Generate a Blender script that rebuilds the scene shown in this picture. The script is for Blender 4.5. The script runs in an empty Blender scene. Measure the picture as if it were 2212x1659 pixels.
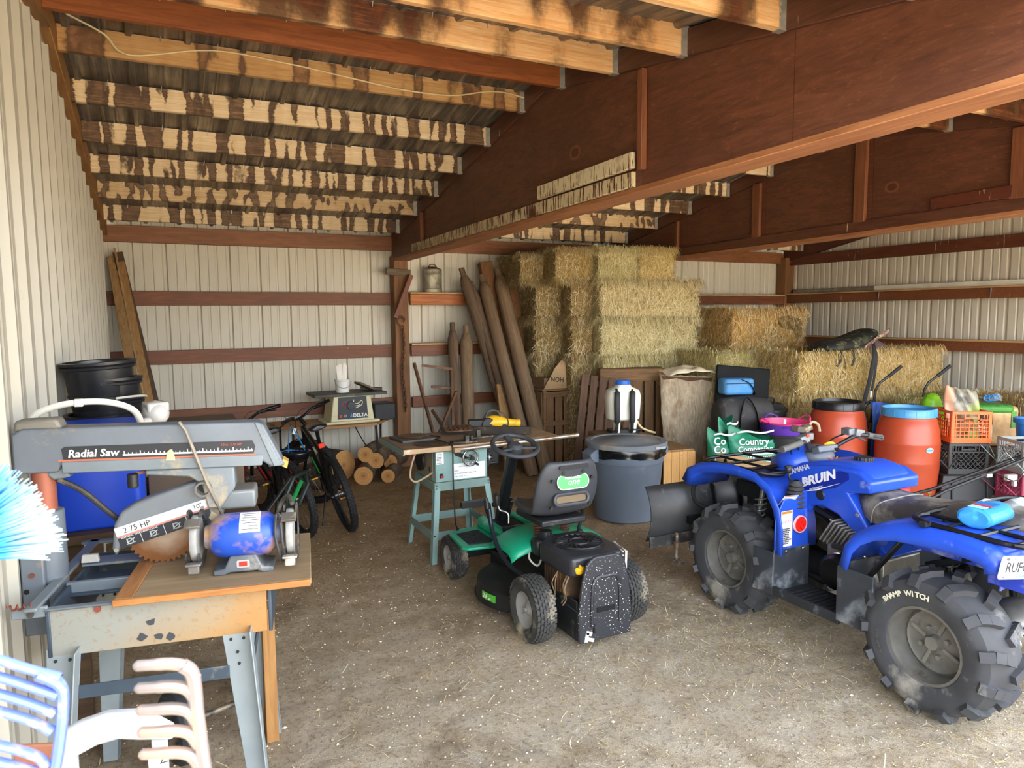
import bpy, math, random
from mathutils import Vector, Matrix, Euler, noise
random.seed(7)
sc=bpy.context.scene; COL=sc.collection
# ---------------- camera, sky, sun, exposure
cam=bpy.data.cameras.new('camera'); co=bpy.data.objects.new('camera',cam); COL.objects.link(co)
cam.sensor_fit='HORIZONTAL'; cam.sensor_width=36.0; cam.lens=36.0*1533/2212; cam.clip_start=0.02
cam.dof.use_dof=True; cam.dof.focus_distance=4.6; cam.dof.aperture_fstop=11.0
YAW,PITCH,ROLL=math.radians(26.18355),math.radians(5.53409),math.radians(-0.48439)
fw=Vector((math.sin(YAW)*math.cos(PITCH),math.cos(YAW)*math.cos(PITCH),-math.sin(PITCH)))
rt=Vector((math.cos(YAW),-math.sin(YAW),0)); up=rt.cross(fw)
r2=math.cos(ROLL)*rt+math.sin(ROLL)*up; u2=-math.sin(ROLL)*rt+math.cos(ROLL)*up
m=Matrix.Identity(4)
for i in range(3): m[i][0]=r2[i]; m[i][1]=u2[i]; m[i][2]=-fw[i]
m[0][3],m[1][3],m[2][3]=0,0,1.78
co.matrix_world=m; sc.camera=co
W=bpy.data.worlds.new('world'); sc.world=W; W.use_nodes=True
wn=W.node_tree.nodes; wl=W.node_tree.links
sky=wn.new('ShaderNodeTexSky'); sky.sky_type='NISHITA'; sky.sun_disc=False
sky.sun_elevation=math.radians(52); sky.sun_rotation=math.radians(25); sky.air_density=1.0; sky.dust_density=2.5
hs=wn.new('ShaderNodeHueSaturation'); hs.inputs['Saturation'].default_value=0.35
wl.new(sky.outputs[0],hs.inputs['Color']); wl.new(hs.outputs[0],wn['Background'].inputs[0]); wn['Background'].inputs[1].default_value=0.85
sl=bpy.data.lights.new('sun','SUN'); sl.energy=15.0; sl.angle=math.radians(0.6); sl.color=(1,0.95,0.86)
so=bpy.data.objects.new('sun',sl); COL.objects.link(so)
SD=Vector((-0.25,-0.75,-1.0))   # sun stands behind the barn: the yard in front is lit, the inside is not
so.rotation_euler=SD.to_track_quat('-Z','Y').to_euler()
vs=sc.view_settings; vs.view_transform='Standard'; vs.look='None'; vs.gamma=1; vs.use_curve_mapping=False; vs.exposure=1.55
sc.display_settings.display_device='sRGB'
sc.cycles.max_bounces=8; sc.cycles.diffuse_bounces=6; sc.cycles.glossy_bounces=3; sc.cycles.use_denoising=True
# ---------------- materials
def lin(c):
    if isinstance(c,str): c=[int(c[i:i+2],16) for i in (0,2,4)]
    return tuple(((x/255)/12.92 if x/255<=0.04045 else ((x/255+0.055)/1.055)**2.4) for x in c)+(1.0,)
MATS={}
class NT:
    def __init__(s,name):
        s.m=bpy.data.materials.new(name); s.m.use_nodes=True; s.t=s.m.node_tree; s.n=s.t.nodes; s.b=s.n['Principled BSDF']
        s.tc=s.n.new('ShaderNodeTexCoord'); s.co=s.tc.outputs['Object']
    def __call__(s,typ,ins=None,**kw):
        n=s.n.new('ShaderNode'+typ)
        for k,v in kw.items(): setattr(n,k,v)
        for k,v in (ins or {}).items(): s.set(n.inputs[k],v)
        return n
    def set(s,i,v):
        if isinstance(v,bpy.types.NodeSocket): s.t.links.new(v,i)
        else: i.default_value=v
    def map(s,scale=(1,1,1),rot=(0,0,0),loc=(0,0,0),co=None):
        return s('Mapping',{'Vector':co or s.co,'Scale':scale,'Rotation':rot,'Location':loc}).outputs[0]
    def noise(s,scale=5,detail=4,rough=0.55,co=None,dist=0.0):
        return s('TexNoise',{'Vector':co or s.co,'Scale':scale,'Detail':detail,'Roughness':rough,'Distortion':dist}).outputs[0]
    def ramp(s,f,stops,interp='LINEAR'):
        r=s('ValToRGB',{'Fac':f}); e=r.color_ramp; e.interpolation=interp
        while len(e.elements)<len(stops): e.elements.new(0.5)
        for el,(p,c) in zip(e.elements,stops):
            el.position=p; el.color=c if len(c)==4 else tuple(c)+(1,)
        return r.outputs[0]
    def step(s,f,a,b): return s('MapRange',{'Value':f,'From Min':a,'From Max':b}).outputs[0]
    def mix(s,f,a,b,bt='MIX'):
        n=s('Mix',data_type='RGBA',blend_type=bt); s.set(n.inputs[0],f); s.set(n.inputs[6],a); s.set(n.inputs[7],b); return n.outputs[2]
    def math(s,op,a,b=0.5): 
        n=s('Math',operation=op); s.set(n.inputs[0],a); s.set(n.inputs[1],b); return n.outputs[0]
    def rand(s): return s('ObjectInfo').outputs['Random']
    def island(s): return s('NewGeometry').outputs['Random Per Island']
    def bump(s,h,strength=0.3,dist=0.01):
        s.set(s.b.inputs['Normal'],s('Bump',{'Height':h,'Strength':strength,'Distance':dist}).outputs[0])
    def done(s,col,rough=0.6,metal=0.0,spec=0.5):
        s.set(s.b.inputs['Base Color'],col); s.set(s.b.inputs['Roughness'],rough); s.b.inputs['Metallic'].default_value=metal
        s.b.inputs['Specular IOR Level'].default_value=spec; return s.m
def mt(col,rough=0.55,metal=0.0,var=0.12,sc_=6.0,dirt=None,da=0.0,ds=9.0,bump=0.0,spec=0.5,key=None):
    """plain material: colour with slight value noise, optional patches of a second colour (dust, rust, wear)"""
    k=('mt',str(col),rough,metal,var,sc_,str(dirt),da,ds,bump,spec)
    if k in MATS: return MATS[k]
    n=NT('surface'); c=lin(col)
    f=n.noise(sc_,4)
    out=n.mix(n.step(f,0.3,0.7),tuple(x*(1-var) for x in c[:3])+(1,),tuple(min(1,x*(1+var)) for x in c[:3])+(1,))
    if dirt is not None:
        d=n.noise(ds,6,0.65)
        out=n.mix(n.step(d,0.72-da,0.82-da*0.75),out,lin(dirt))
    if bump: n.bump(f,bump,0.004)
    MATS[k]=n.done(out,rough,metal,spec); return MATS[k]
def wood(col,dark,axis='x',rough=0.7,gs=1.0,stain=None,sa=0.0,bump=0.25,knots=True):
    """sawn timber; grain along the given local axis"""
    k=('wood',str(col),str(dark),axis,rough,gs,str(stain),sa)
    if k in MATS: return MATS[k]
    n=NT('timber'); s={'x':(1.2,14,14),'y':(14,1.2,14),'z':(14,14,1.2)}[axis]
    off=n('CombineXYZ',{'X':n.math('MULTIPLY',n.rand(),37.0),'Y':n.math('MULTIPLY',n.rand(),11.0),'Z':n.math('MULTIPLY',n.rand(),23.0)}).outputs[0]
    add=n('VectorMath',{0:n.co,1:off},operation='ADD').outputs[0]
    mp=n.map(tuple(x*gs for x in s),co=add)
    g=n.noise(3.0,6,0.65,mp,0.6); b=n.noise(1.6,2,0.5,add)
    o=n.mix(n.step(g,0.3,0.7),lin(dark),lin(col))
    o=n.mix(n.step(b,0.35,0.75),o,n.mix(0.5,o,lin(dark)))
    if stain is not None:
        st=n.noise(7,5,0.7,n.map(tuple(x*0.25*gs for x in s),co=add)); o=n.mix(n.step(st,0.75-sa,0.85-sa*0.7),o,lin(stain))
    n.bump(g,bump,0.004); MATS[k]=n.done(o,rough); return MATS[k]
def metal_paint(col,rust='8a4a25',ra=0.2,rough=0.5,metal=0.0,rs=5): return mt(col,rough,metal,0.1,4,rust,ra,rs,0.1)
# ---------------- mesh builder
class B:
    def __init__(s): s.v=[]; s.f=[]
    def add(s,vs,fs,T=None):
        o=len(s.v)
        s.v+= [tuple(T@Vector(p)) for p in vs] if T is not None else [tuple(p) for p in vs]
        s.f+= [tuple(i+o for i in f) for f in fs]; return s
    def box(s,c,d,rot=None,tap=None):
        x,y,z=d[0]/2,d[1]/2,d[2]/2; t=tap or (1,1)
        vs=[(-x,-y,-z),(x,-y,-z),(x,y,-z),(-x,y,-z),(-x*t[0],-y*t[1],z),(x*t[0],-y*t[1],z),(x*t[0],y*t[1],z),(-x*t[0],y*t[1],z)]
        T=Matrix.Translation(c)
        if rot is not None: T=T@Euler(rot if hasattr(rot,'__len__') else (0,0,rot)).to_matrix().to_4x4()
        return s.add(vs,[(0,3,2,1),(4,5,6,7),(0,1,5,4),(1,2,6,5),(2,3,7,6),(3,0,4,7)],T)
    def beam(s,a,b,w,h,upv=(0,0,1),ext=0):
        """rectangular bar from a to b, w sideways, h along upv"""
        a,b=Vector(a),Vector(b); d=(b-a); L=d.length+ext*2; d.normalize(); u=Vector(upv)
        if abs(d.dot(u))>0.98: u=Vector((0,1,0)) if abs(d.y)<0.9 else Vector((1,0,0))
        x=d.cross(u).normalized(); u=x.cross(d)
        T=Matrix((( x[0],d[0],u[0],0),(x[1],d[1],u[1],0),(x[2],d[2],u[2],0),(0,0,0,1))); T.translation=(a+b)/2
        bb=B().box((0,0,0),(w,L,h)); return s.add(bb.v,bb.f,T)
    def tube(s,pts,r,n=8,closed=False,caps=True,flat=1.0):
        P=[Vector(p) for p in pts]; m=len(P); R=r if hasattr(r,'__len__') else [r]*m; o=len(s.v); pu=None
        for i,p in enumerate(P):
            if closed: t=P[(i+1)%m]-P[i-1]
            else: t=P[min(i+1,m-1)]-P[max(i-1,0)]
            t.normalize()
            if pu is None: pu=Vector((0,0,1)) if abs(t.z)<0.9 else Vector((1,0,0))
            x=t.cross(pu)
            if x.length<1e-6: x=t.orthogonal()
            x.normalize(); u=x.cross(t).normalized(); pu=u
            for k in range(n):
                a=2*math.pi*k/n; s.v.append(tuple(p+x*(math.cos(a)*R[i])+u*(math.sin(a)*R[i]*flat)))
        for i in range(m if closed else m-1):
            for k in range(n):
                a=o+i*n+k; b=o+i*n+(k+1)%n; c=o+((i+1)%m)*n+(k+1)%n; d=o+((i+1)%m)*n+k; s.f.append((a,b,c,d))
        if caps and not closed: s.f.append(tuple(o+k for k in range(n))[::-1]); s.f.append(tuple(o+(m-1)*n+k for k in range(n)))
        return s
    def cyl(s,a,b,r,n=16,r2=None): return s.tube([a,b],[r,r if r2 is None else r2],n)
    def lathe(s,prof,n=32,T=None,arc=None,cap=False):
        """profile (r,z) about local z; T places it"""
        o=len(s.v); full=arc is None; A=2*math.pi if full else arc; m=n if full else n+1
        vs=[]
        for r,z in prof:
            for k in range(m):
                a=A*k/n; vs.append((r*math.cos(a),r*math.sin(a),z))
        fs=[]
        for i in range(len(prof)-1):
            for k in range(n):
                k2=(k+1)%m; fs.append((i*m+k,i*m+k2,(i+1)*m+k2,(i+1)*m+k))
        if cap:
            fs.append(tuple(range(m))[::-1]); fs.append(tuple((len(prof)-1)*m+k for k in range(m)))
        return s.add(vs,fs,T)
    def prism(s,poly,lo,hi,pl='xz',T=None):
        """polygon in a local plane, extruded between lo and hi along the third axis"""
        mk={'xy':lambda a,b,h:(a,b,h),'xz':lambda a,b,h:(a,h,b),'yz':lambda a,b,h:(h,a,b)}[pl]
        n=len(poly); vs=[mk(a,b,lo) for a,b in poly]+[mk(a,b,hi) for a,b in poly]
        fs=[tuple(range(n)),tuple(range(n,2*n))[::-1]]+[(i,i+n,(i+1)%n+n,(i+1)%n) for i in range(n)]
        return s.add(vs,fs,T)
    def sweep(s,prof,path,pl='xz'):
        """open/closed profile polyline list of rings: path = list of functions is overkill; rings given directly"""
        o=len(s.v); n=len(prof[0])
        for ring in prof: s.v+=[tuple(p) for p in ring]
        for i in range(len(prof)-1):
            for k in range(n if path else n-1):
                s.f.append((o+i*n+k,o+i*n+(k+1)%n,o+(i+1)*n+(k+1)%n,o+(i+1)*n+k))
        return s
    def sphere(s,c,r,n=16,m=10,T=None):
        sx,sy,sz=r if hasattr(r,'__len__') else (r,r,r)
        prof=[(max(1e-4,math.sin(math.pi*i/m)),-math.cos(math.pi*i/m)) for i in range(m+1)]
        M=Matrix.Translation(c)@(T or Matrix.Identity(4))@Matrix.Diagonal((sx,sy,sz,1)); return s.lathe(prof,n,M)
    def torus(s,R,r,n=32,k=8,T=None,flat=1.0):
        prof=[(R+r*math.cos(2*math.pi*i/k),r*flat*math.sin(2*math.pi*i/k)) for i in range(k+1)]; return s.lathe(prof,n,T)
    def mesh(s,name='m',smooth=True,ang=38):
        me=bpy.data.meshes.new(name); me.from_pydata(s.v,[],s.f); me.validate(clean_customdata=False)
        import bmesh as bm_
        b=bm_.new(); b.from_mesh(me); bm_.ops.recalc_face_normals(b,faces=b.faces); b.to_mesh(me); b.free()
        if smooth:
            me.polygons.foreach_set('use_smooth',[True]*len(me.polygons)); me.set_sharp_from_angle(angle=math.radians(ang))
        return me
    def ob(s,name,mat,par=None,loc=(0,0,0),rot=(0,0,0),bev=0,seg=2,sub=0,smooth=True,ang=38,solid=0,label=None):
        return put(s.mesh(name,smooth,ang),name,mat,par,loc,rot,bev,seg,sub,solid,label)
def obs(b,name,mat,par,**k):
    """every loose piece of the builder becomes a part of its own"""
    n=len(b.v); r=list(range(n))
    def fd(i):
        while r[i]!=i: r[i]=r[r[i]]; i=r[i]
        return i
    for f in b.f:
        a=fd(f[0])
        for i in f[1:]: r[fd(i)]=a
    g={}
    for f in b.f: g.setdefault(fd(f[0]),[]).append(f)
    out=[]
    for fs in g.values():
        ids=sorted({i for f in fs for i in f}); mp={i:j for j,i in enumerate(ids)}
        vs=[Vector(b.v[i]) for i in ids]; c=sum(vs,Vector())/len(vs)
        q=B(); q.add([v-c for v in vs],[tuple(mp[i] for i in f) for f in fs]); out.append(q.ob(name,mat,par,loc=tuple(c),**k))
    return out
def put(me,name,mat,par=None,loc=(0,0,0),rot=(0,0,0),bev=0,seg=2,sub=0,solid=0,label=None):
    o=bpy.data.objects.new(name,me); COL.objects.link(o); o.location=loc; o.rotation_euler=rot
    if mat and not me.materials: me.materials.append(mat)
    if par: o.parent=par
    if solid: md=o.modifiers.new('t','SOLIDIFY'); md.thickness=solid; md.offset=0
    if bev: md=o.modifiers.new('b','BEVEL'); md.width=bev; md.segments=seg; md.limit_method='ANGLE'; md.angle_limit=math.radians(35)
    if sub: md=o.modifiers.new('s','SUBSURF'); md.levels=sub; md.render_levels=sub
    if label: o['label']=label
    return o
def tag(o,label,cat,group=None,kind=None):
    o['label']=label; o['category']=cat
    if group: o['group']=group
    if kind: o['kind']=kind
    return o
def thing(name,label,cat,loc=(0,0,0),rz=0,group=None,rot=None):
    o=bpy.data.objects.new(name,None); COL.objects.link(o); o.location=loc; o.rotation_euler=rot or (0,0,rz); o.empty_display_size=0.05
    return tag(o,label,cat,group)
def copytree(o,par=None):
    c=o.copy(); COL.objects.link(c)
    if par: c.parent=par
    for ch in list(o.children): copytree(ch,c)
    return c
def text(s,size,mat,par,loc,rot=(0,0,0),name='lettering',ext=0.0006,shear=0,bold=0.0,space=1.0,align='LEFT',sx=1.0,arc=None):
    cu=bpy.data.curves.new(name,'FONT'); cu.body=s; cu.size=size; cu.extrude=ext; cu.shear=shear; cu.offset=bold; cu.space_character=space; cu.align_x=align; cu.resolution_u=2
    t=bpy.data.objects.new('t',cu); me=bpy.data.meshes.new_from_object(t); bpy.data.objects.remove(t); bpy.data.curves.remove(cu)
    me.name=name; me.materials.clear(); o=put(me,name,mat,par,loc,rot); o.scale=(sx,1,1); return o
def RX(a): return Matrix.Rotation(a,4,'X')
def RY(a): return Matrix.Rotation(a,4,'Y')
def RZ(a): return Matrix.Rotation(a,4,'Z')
TR=Matrix.Translation
PI=math.pi
def arcpts(cx,cy,r,a0,a1,n,ry=None): return [(cx+r*math.cos(a0+(a1-a0)*i/n),cy+(ry or r)*math.sin(a0+(a1-a0)*i/n)) for i in range(n+1)]
def smooth_path(P,n=6):
    """Catmull-Rom through the points"""
    P=[Vector(p) for p in P]; Q=[2*P[0]-P[1]]+P+[2*P[-1]-P[-2]]; out=[]
    for i in range(1,len(Q)-2):
        for k in range(n):
            t=k/n; a,b,c,d=Q[i-1],Q[i],Q[i+1],Q[i+2]
            out.append(0.5*((2*b)+(c-a)*t+(2*a-5*b+4*c-d)*t*t+(3*b-a-3*c+d)*t**3))
    out.append(P[-1]); return out
# ---------------- structure
XL,XR,YB=-0.49,8.80,8.20          # left, right, back sheets
def siding_mat(col,dirt='8f7f66'):
    n=NT('painted_steel_sheet')
    a=n.noise(1.3,4,0.6,n.map((1,1,0.25))); b=n.noise(40,3,0.7)
    o=n.mix(n.step(a,0.35,0.7),lin(col),tuple(x*0.86 for x in lin(col)[:3])+(1,))
    sp=n.noise(9,5,0.75,n.map((1,1,0.5))); o=n.mix(n.math('MULTIPLY',n.step(sp,0.66,0.8),0.5),o,lin(dirt))
    return n.done(o,0.42,0.0,0.4)
def sheet(width,height,out=1,ribw=0.05,deep=0.028,mods=3):
    """ribbed steel sheet panel in the local xz plane; ribs stand to +y*out"""
    p=[]; mod=width/mods
    for i in range(mods):
        x=i*mod
        p+=[(x+mod*0.5-mod*0.5,0),(x+0.02,0),(x+0.032,deep),(x+0.058,deep),(x+0.07,0)]
        for q in (0.47,0.76):
            c=x+mod*q; p+=[(c-0.014,0),(c-0.006,0.006),(c+0.006,0.006),(c+0.014,0)]
    p.append((width,0))
    b=B(); n=len(p)
    vs=[(x,y*out,0) for x,y in p]+[(x,y*out,height) for x,y in p]
    b.add(vs,[(i,i+1,i+1+n,i+n) for i in range(n-1)]); return b.mesh('panel',True,20)
def wall(name): 
    o=bpy.data.objects.new(name,None); COL.objects.link(o); o['kind']='structure'; return o
m_back=siding_mat('d0cab9'); m_left=siding_mat('b5b0a1'); m_right=siding_mat('cbc2b0')
wb=wall('wall_back'); tag(wb,'cream ribbed steel back wall with brown timber girts','wall',kind='structure')
me=sheet(0.9144,2.82,1)
for i in range(11): put(me,'panel',m_back,wb,(XL-0.1+i*0.9144,YB,-0.03))
wlft=wall('wall_left'); tag(wlft,'bare cream ribbed steel side wall behind the radial saw','wall',kind='structure')
me=sheet(0.9144,3.4,1)
RIDGE=4.4; RZ_=3.433
def roofz(y): return RZ_-0.178*(y-RIDGE) if y>RIDGE else RZ_-0.155*(RIDGE-y)
for i in range(9):
    # sheets cut to the rake
    y0=-0.03+i*0.9144; hh=lambda yy: min(roofz(yy)-0.145,3.3)
    p=sheet(0.9144,1,-1)
    for v in p.vertices:
        if v.co.z>0.5: v.co.z=hh(y0+v.co.x)
    put(p,'panel',m_left,wlft,(XL,y0,-0.03),(0,0,PI/2))
wr=wall('wall_right'); tag(wr,'grey ribbed steel end wall with brown girts and shelf boards','wall',kind='structure')
for i in range(9):
    y0=-0.03+i*0.9144; p=sheet(0.9144,1,-1)
    for v in p.vertices:
        if v.co.z>0.5: v.co.z=roofz(y0+v.co.x)-0.02
    put(p,'panel',m_right,wr,(XR,y0,-0.03),(0,0,PI/2))
# timber materials
def stained(col,dark,drip='d9c39a',da=0.0,axis='x',ds=1.0):
    """red-brown stained board with pale droppings running down it"""
    k=('stained',col,dark,drip,da,axis)
    if k in MATS: return MATS[k]
    n=NT('stained_timber')
    off=n('CombineXYZ',{'X':n.math('MULTIPLY',n.rand(),37.0),'Y':n.math('MULTIPLY',n.rand(),11.0),'Z':0.0}).outputs[0]
    co=n('VectorMath',{0:n.co,1:off},operation='ADD').outputs[0]
    s={'x':(1,12,12),'y':(12,1,12),'z':(12,12,1)}[axis]
    g=n.noise(3,6,0.65,n.map(s,co=co),0.8); w=n.noise(1.5,3,0.6,co)
    o=n.mix(n.step(g,0.3,0.72),lin(dark),lin(col)); o=n.mix(n.math('MULTIPLY',n.step(w,0.5,0.75),0.55),o,lin(dark))
    vs_={'x':(1,1,0.12),'y':(1,1,0.12),'z':(1,1,0.12)}[axis]
    d=n.noise(38*ds,3,0.6,n.map(vs_,co=co)); c=n.noise(2.2,3,0.6,co)
    msk=n.math('MULTIPLY',n.step(d,0.70-da,0.74-da),n.step(c,0.58-da,0.66-da))
    o=n.mix(msk,o,lin(drip)); n.bump(g,0.2,0.003)
    MATS[k]=n.done(o,0.55); return MATS[k]
m_girt=stained('8a5030','623820'); m_shelfb=wood('d8b483','b48a55','x'); m_shelfy=wood('c89f6c','a47c4c','y')
m_post=wood('94653a','68452a','z',0.7,0.6,'4a2c16',0.12)
m_orange=wood('c87a3c','8c4820','x',0.6,0.7)
# girts, back wall bay by bay
def bx(name,mat,par,x0,x1,y0,y1,z0,z1,bev=0.003,label=None):
    b=B().box((0,0,0),(x1-x0,y1-y0,z1-z0)); return b.ob(name,mat,par,((x0+x1)/2,(y0+y1)/2,(z0+z1)/2),bev=bev,seg=1,label=label)
for z in (0.675,1.30,1.905):
    bx('girt',m_girt,wb,XL+0.02,2.44,8.13,8.168,z+0.005,z+0.148)
for x0,x1 in ((2.60,5.52),(5.66,8.62)):
    for z in (0.70,1.31,1.91):
        bx('girt',m_girt if z<1.9 or x0>5 else m_orange,wb,x0+0.03,x1,8.02,8.06,z,z+0.125)
        if z>1: bx('shelf_board',m_shelfb,wb,x0+0.03,x1,8.0,8.19,z+0.127,z+0.149)
bx('girt',m_girt,wb,XL,2.44,8.10,8.14,0.0,0.13); bx('girt',m_girt,wb,2.6,8.6,8.10,8.14,0.0,0.13)
for x0,x1 in ((XL+0.02,2.46),(2.58,5.5),(5.64,8.66)):
    bx('eave_plate',stained('98603a','704526'),wb,x0,x1,8.10,8.14,2.535,2.70)
# girts and shelf boards of the end wall
bx('girt',stained('6f3a22','4a2415',da=0.05,axis='y'),wr,8.70,8.74,0.2,8.05,2.50,2.65)
for z,sh in ((1.93,1),(1.30,1),(0.7,0)):
    bx('girt',m_girt,wr,8.66,8.70,0.2 if z>1.5 else 4.55,8.02,z,z+0.12)
    if sh: bx('shelf_board',m_shelfy,wr,8.64,8.79,0.2 if z>1.5 else 4.5,8.1,z+0.122,z+0.144)
for y in (6.42,4.98,3.5):
    b=B().prism([(0,0),(0.03,0),(0.012,-0.1),(0,-0.12)],-0.0015,0.0015,'xz'); b.ob('shelf_bracket',mt('9a9a94',0.4,0.7),wr,(8.63,y,2.05))
bx('post_block',m_orange,wr,8.64,8.70,4.40,4.55,1.1,1.45)
# posts
def post(x0,x1,y0,y1,z,label,mat):
    b=B().box((0,0,z/2),(x1-x0,y1-y0,z)); o=b.ob('post',mat,None,((x0+x1)/2,(y0+y1)/2,0),bev=0.006); return tag(o,label,'post',kind='structure')
post(2.43,2.595,7.99,8.16,2.47,'weathered brown square post carrying the first box beam',m_post)
post(5.50,5.66,7.99,8.16,2.47,'square post behind the hay stack under the second box beam',m_post)
post(8.62,8.80,8.0,8.17,2.62,'corner post where back wall meets the end wall',m_post)
# ---------------- roof
rf=wall('ceiling'); tag(rf,'underside of the ribbed steel roof on stained purlins','ceiling',kind='structure')
n=NT('galvanised_roof_sheet')
s1=n.noise(22,4,0.7,n.map((1,0.06,0.06))); s2=n.noise(3,3,0.6)
o=n.mix(n.step(s1,0.3,0.7),lin('55524d'),lin('bdb4a6')); o=n.mix(n.step(s2,0.4,0.7),o,lin('6f675c'))
m_roof=n.done(o,0.42,0.75)
me_b=sheet(0.9144,4.2,1,deep=0.022); me_f=sheet(0.9144,3.45,1,deep=0.022)
for i in range(11):
    x=XL-0.25+i*0.9144
    a=math.atan(0.178); put(me_b,'roof_panel',m_roof,rf,(x,RIDGE,RZ_),(-PI/2-a,0,0))
    a=math.atan(0.155); put(me_f,'roof_panel',m_roof,rf,(x,RIDGE-3.45*math.cos(a),RZ_-3.45*math.sin(a)),(-PI/2+a,0,0))
bx('ridge_cap',m_roof,rf,XL-0.2,XR,RIDGE-0.15,RIDGE+0.15,RZ_+0.012,RZ_+0.017)
def burnt(cream,mid,dark,per=11.0,amt=0.5,soft=0.03,big_=0.18,zs=0.10):
    """bleached board with dark drip stains running across it"""
    n=NT('drip_stained_purlin')
    off=n('CombineXYZ',{'X':n.math('MULTIPLY',n.rand(),61.0),'Y':0.0,'Z':n.math('MULTIPLY',n.rand(),7.0)}).outputs[0]
    co=n('VectorMath',{0:n.co,1:off},operation='ADD').outputs[0]
    g=n.noise(3,7,0.7,n.map((0.8,10,18),co=co),1.4)
    gz=n.noise(34,4,0.8,n.map((0.3,1,1.7),co=co)); gw=n.noise(7,2,0.5,co)
    sh=n.math('ADD',n.math('MULTIPLY',gz,0.035),n.math('MULTIPLY',gw,0.05))
    wob=n('VectorMath',{0:n('CombineXYZ',{'X':sh,'Y':0.0,'Z':0.0}).outputs[0],1:co},operation='ADD').outputs[0]
    band=n.noise(per,1,0.4,n.map((1,0.05,zs),co=wob)); big=n.noise(0.9,2,0.5,co); sp=n.noise(24,3,0.6,n.map((1,1,0.8),co=co))
    f=n.math('ADD',n.math('ADD',band,n.math('MULTIPLY',n.math('SUBTRACT',big,0.5),big_)),n.math('MULTIPLY',n.math('SUBTRACT',sp,0.5),0.10))
    lo=0.5+(0.5-amt)*0.25
    crm=n.mix(n.step(g,0.30,0.72),lin(mid),lin(cream)); hl=n.step(f,lo-0.16,lo-0.02); crm=n.mix(n.math('MULTIPLY',hl,0.35),crm,lin(mid))
    drk=n.mix(n.step(n.noise(16,4,0.65,co),0.35,0.65),lin(dark),tuple(x*2.1 for x in lin(dark)[:3])+(1,)); drk=n.mix(n.math('MULTIPLY',n.step(g,0.5,0.7),0.35),drk,lin(mid))
    c=n.mix(n.step(f,lo,lo+soft),crm,drk)
    edge=n.math('MULTIPLY',n.step(f,lo-soft*0.4,lo+soft*0.6),n.math('SUBTRACT',1.0,n.step(f,lo+soft*0.6,lo+soft*0.8+0.05)))
    c=n.mix(n.math('MULTIPLY',edge,0.75),c,lin('3a2414')); n.bump(g,0.2,0.003)
    return n.done(c,0.6)
m_b1=burnt('f0e2c4','cdaa76','4e3826',13.0,0.50); m_b2=burnt('e2c896','b88a52','5f4128',7.0,0.5,0.05); m_b5=burnt('e6d2aa','b48c5a','5a4632',13.0,0.40,0.03,0.12,0.5)
m_b3=burnt('f4d8a6','d2904f','4f2812',3.4,0.47,0.08,0.3,0.3); m_b4=burnt('d0aa74','a4743f','6a4a2e',8.0,0.30,0.05); m_br=stained('a8602f','743c1a',da=-0.2)
m_strap=mt('b9b7ae',0.4,0.6,0.2,30)
PUR=[(7.73,2.70),(7.115,2.812),(6.50,2.912),(5.90,3.017),(5.30,3.124),(4.70,3.236),(4.13,3.245),(3.53,3.153),(2.93,3.064),(2.302,2.968),(1.70,2.872),(1.1,2.78)]
BAYS=[(XL+0.06,2.43),(2.615,5.49),(5.675,8.66)]
def hanger(b,x,y,z,sg):
    b.box((x-sg*0.026,y-0.021,z+0.066),(0.045,0.003,0.14)); b.box((x-sg*0.026,y,z-0.0035),(0.045,0.042,0.003))
    for q in range(5): b.cyl((x-sg*0.04,y-0.024,z+0.02+q*0.026),(x-sg*0.04,y-0.0205,z+0.02+q*0.026),0.007,6)
pm=[[m_b1,m_b5,m_b1,m_b1,m_b1,m_b4,m_br,m_b3,m_b3,m_b3,m_b3,m_b3,m_b2]]*3
for bi,(x0,x1) in enumerate(BAYS):
    for pi,(y,z) in enumerate(PUR):
        b=B().box((0,0,0.07),(x1-x0,0.038,0.142)); p=b.ob('purlin',pm[bi][pi],rf,((x0+x1)/2,y,z),bev=0.003,seg=1)
        L=(x1-x0)/2; h=B()
        if bi>0: hanger(h,-L,0,0,-1)
        hanger(h,L,0,0,1)
        h.ob('joist_hanger',m_strap,p)
        for q in range(1,9):   # roofing screws beside the purlin
            pass
scr=B()
for bi,(x0,x1) in enumerate(BAYS):
    for (y,z) in PUR[:9]:
        k=0
        x=x0+0.2
        while x<x1: scr.cyl((x,y-0.024,z+0.115),(x+0.006,y-0.026,z+0.165),0.0022,5); x+=0.305
scr.ob('roof_screws',mt('d8d6cf',0.3,0.8),rf)['kind']='stuff'
# rafter boards on both end walls
for x,nm in ((XL+0.035,'rafter'),(8.72,'rafter')):
    b=B()
    for ya,yb in ((8.12,RIDGE),(RIDGE,0.97)):
        b.beam((0,ya,roofz(ya)-0.10),(0,yb,roofz(yb)-0.10),0.05,0.16 if x<0 else 0.24)
    b.ob(nm,wood('a87a44','7c5428','y',0.7,0.6) if x<0 else stained('5f3020','3f1f12',axis='y'),rf,(x,0,0),bev=0.004,seg=1)
# electrical cable stapled under the roof
cb=[(-0.36,4.42,3.34),(-0.2,4.52,3.30),(-0.08,4.672,3.255),(0.35,4.672,3.345),(0.8,4.672,3.33),(1.15,4.672,3.30),(1.5,4.672,3.27),(1.85,4.672,3.275),(2.1,4.672,3.33),(2.25,4.672,3.345),(2.41,4.672,3.33)]
b=B().tube(smooth_path(cb,6),0.007,8,flat=0.7)
tag(b.ob('cable',mt('d8c79a',0.5)),'cream electrical cable stapled along a purlin under the roof','cable')
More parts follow.
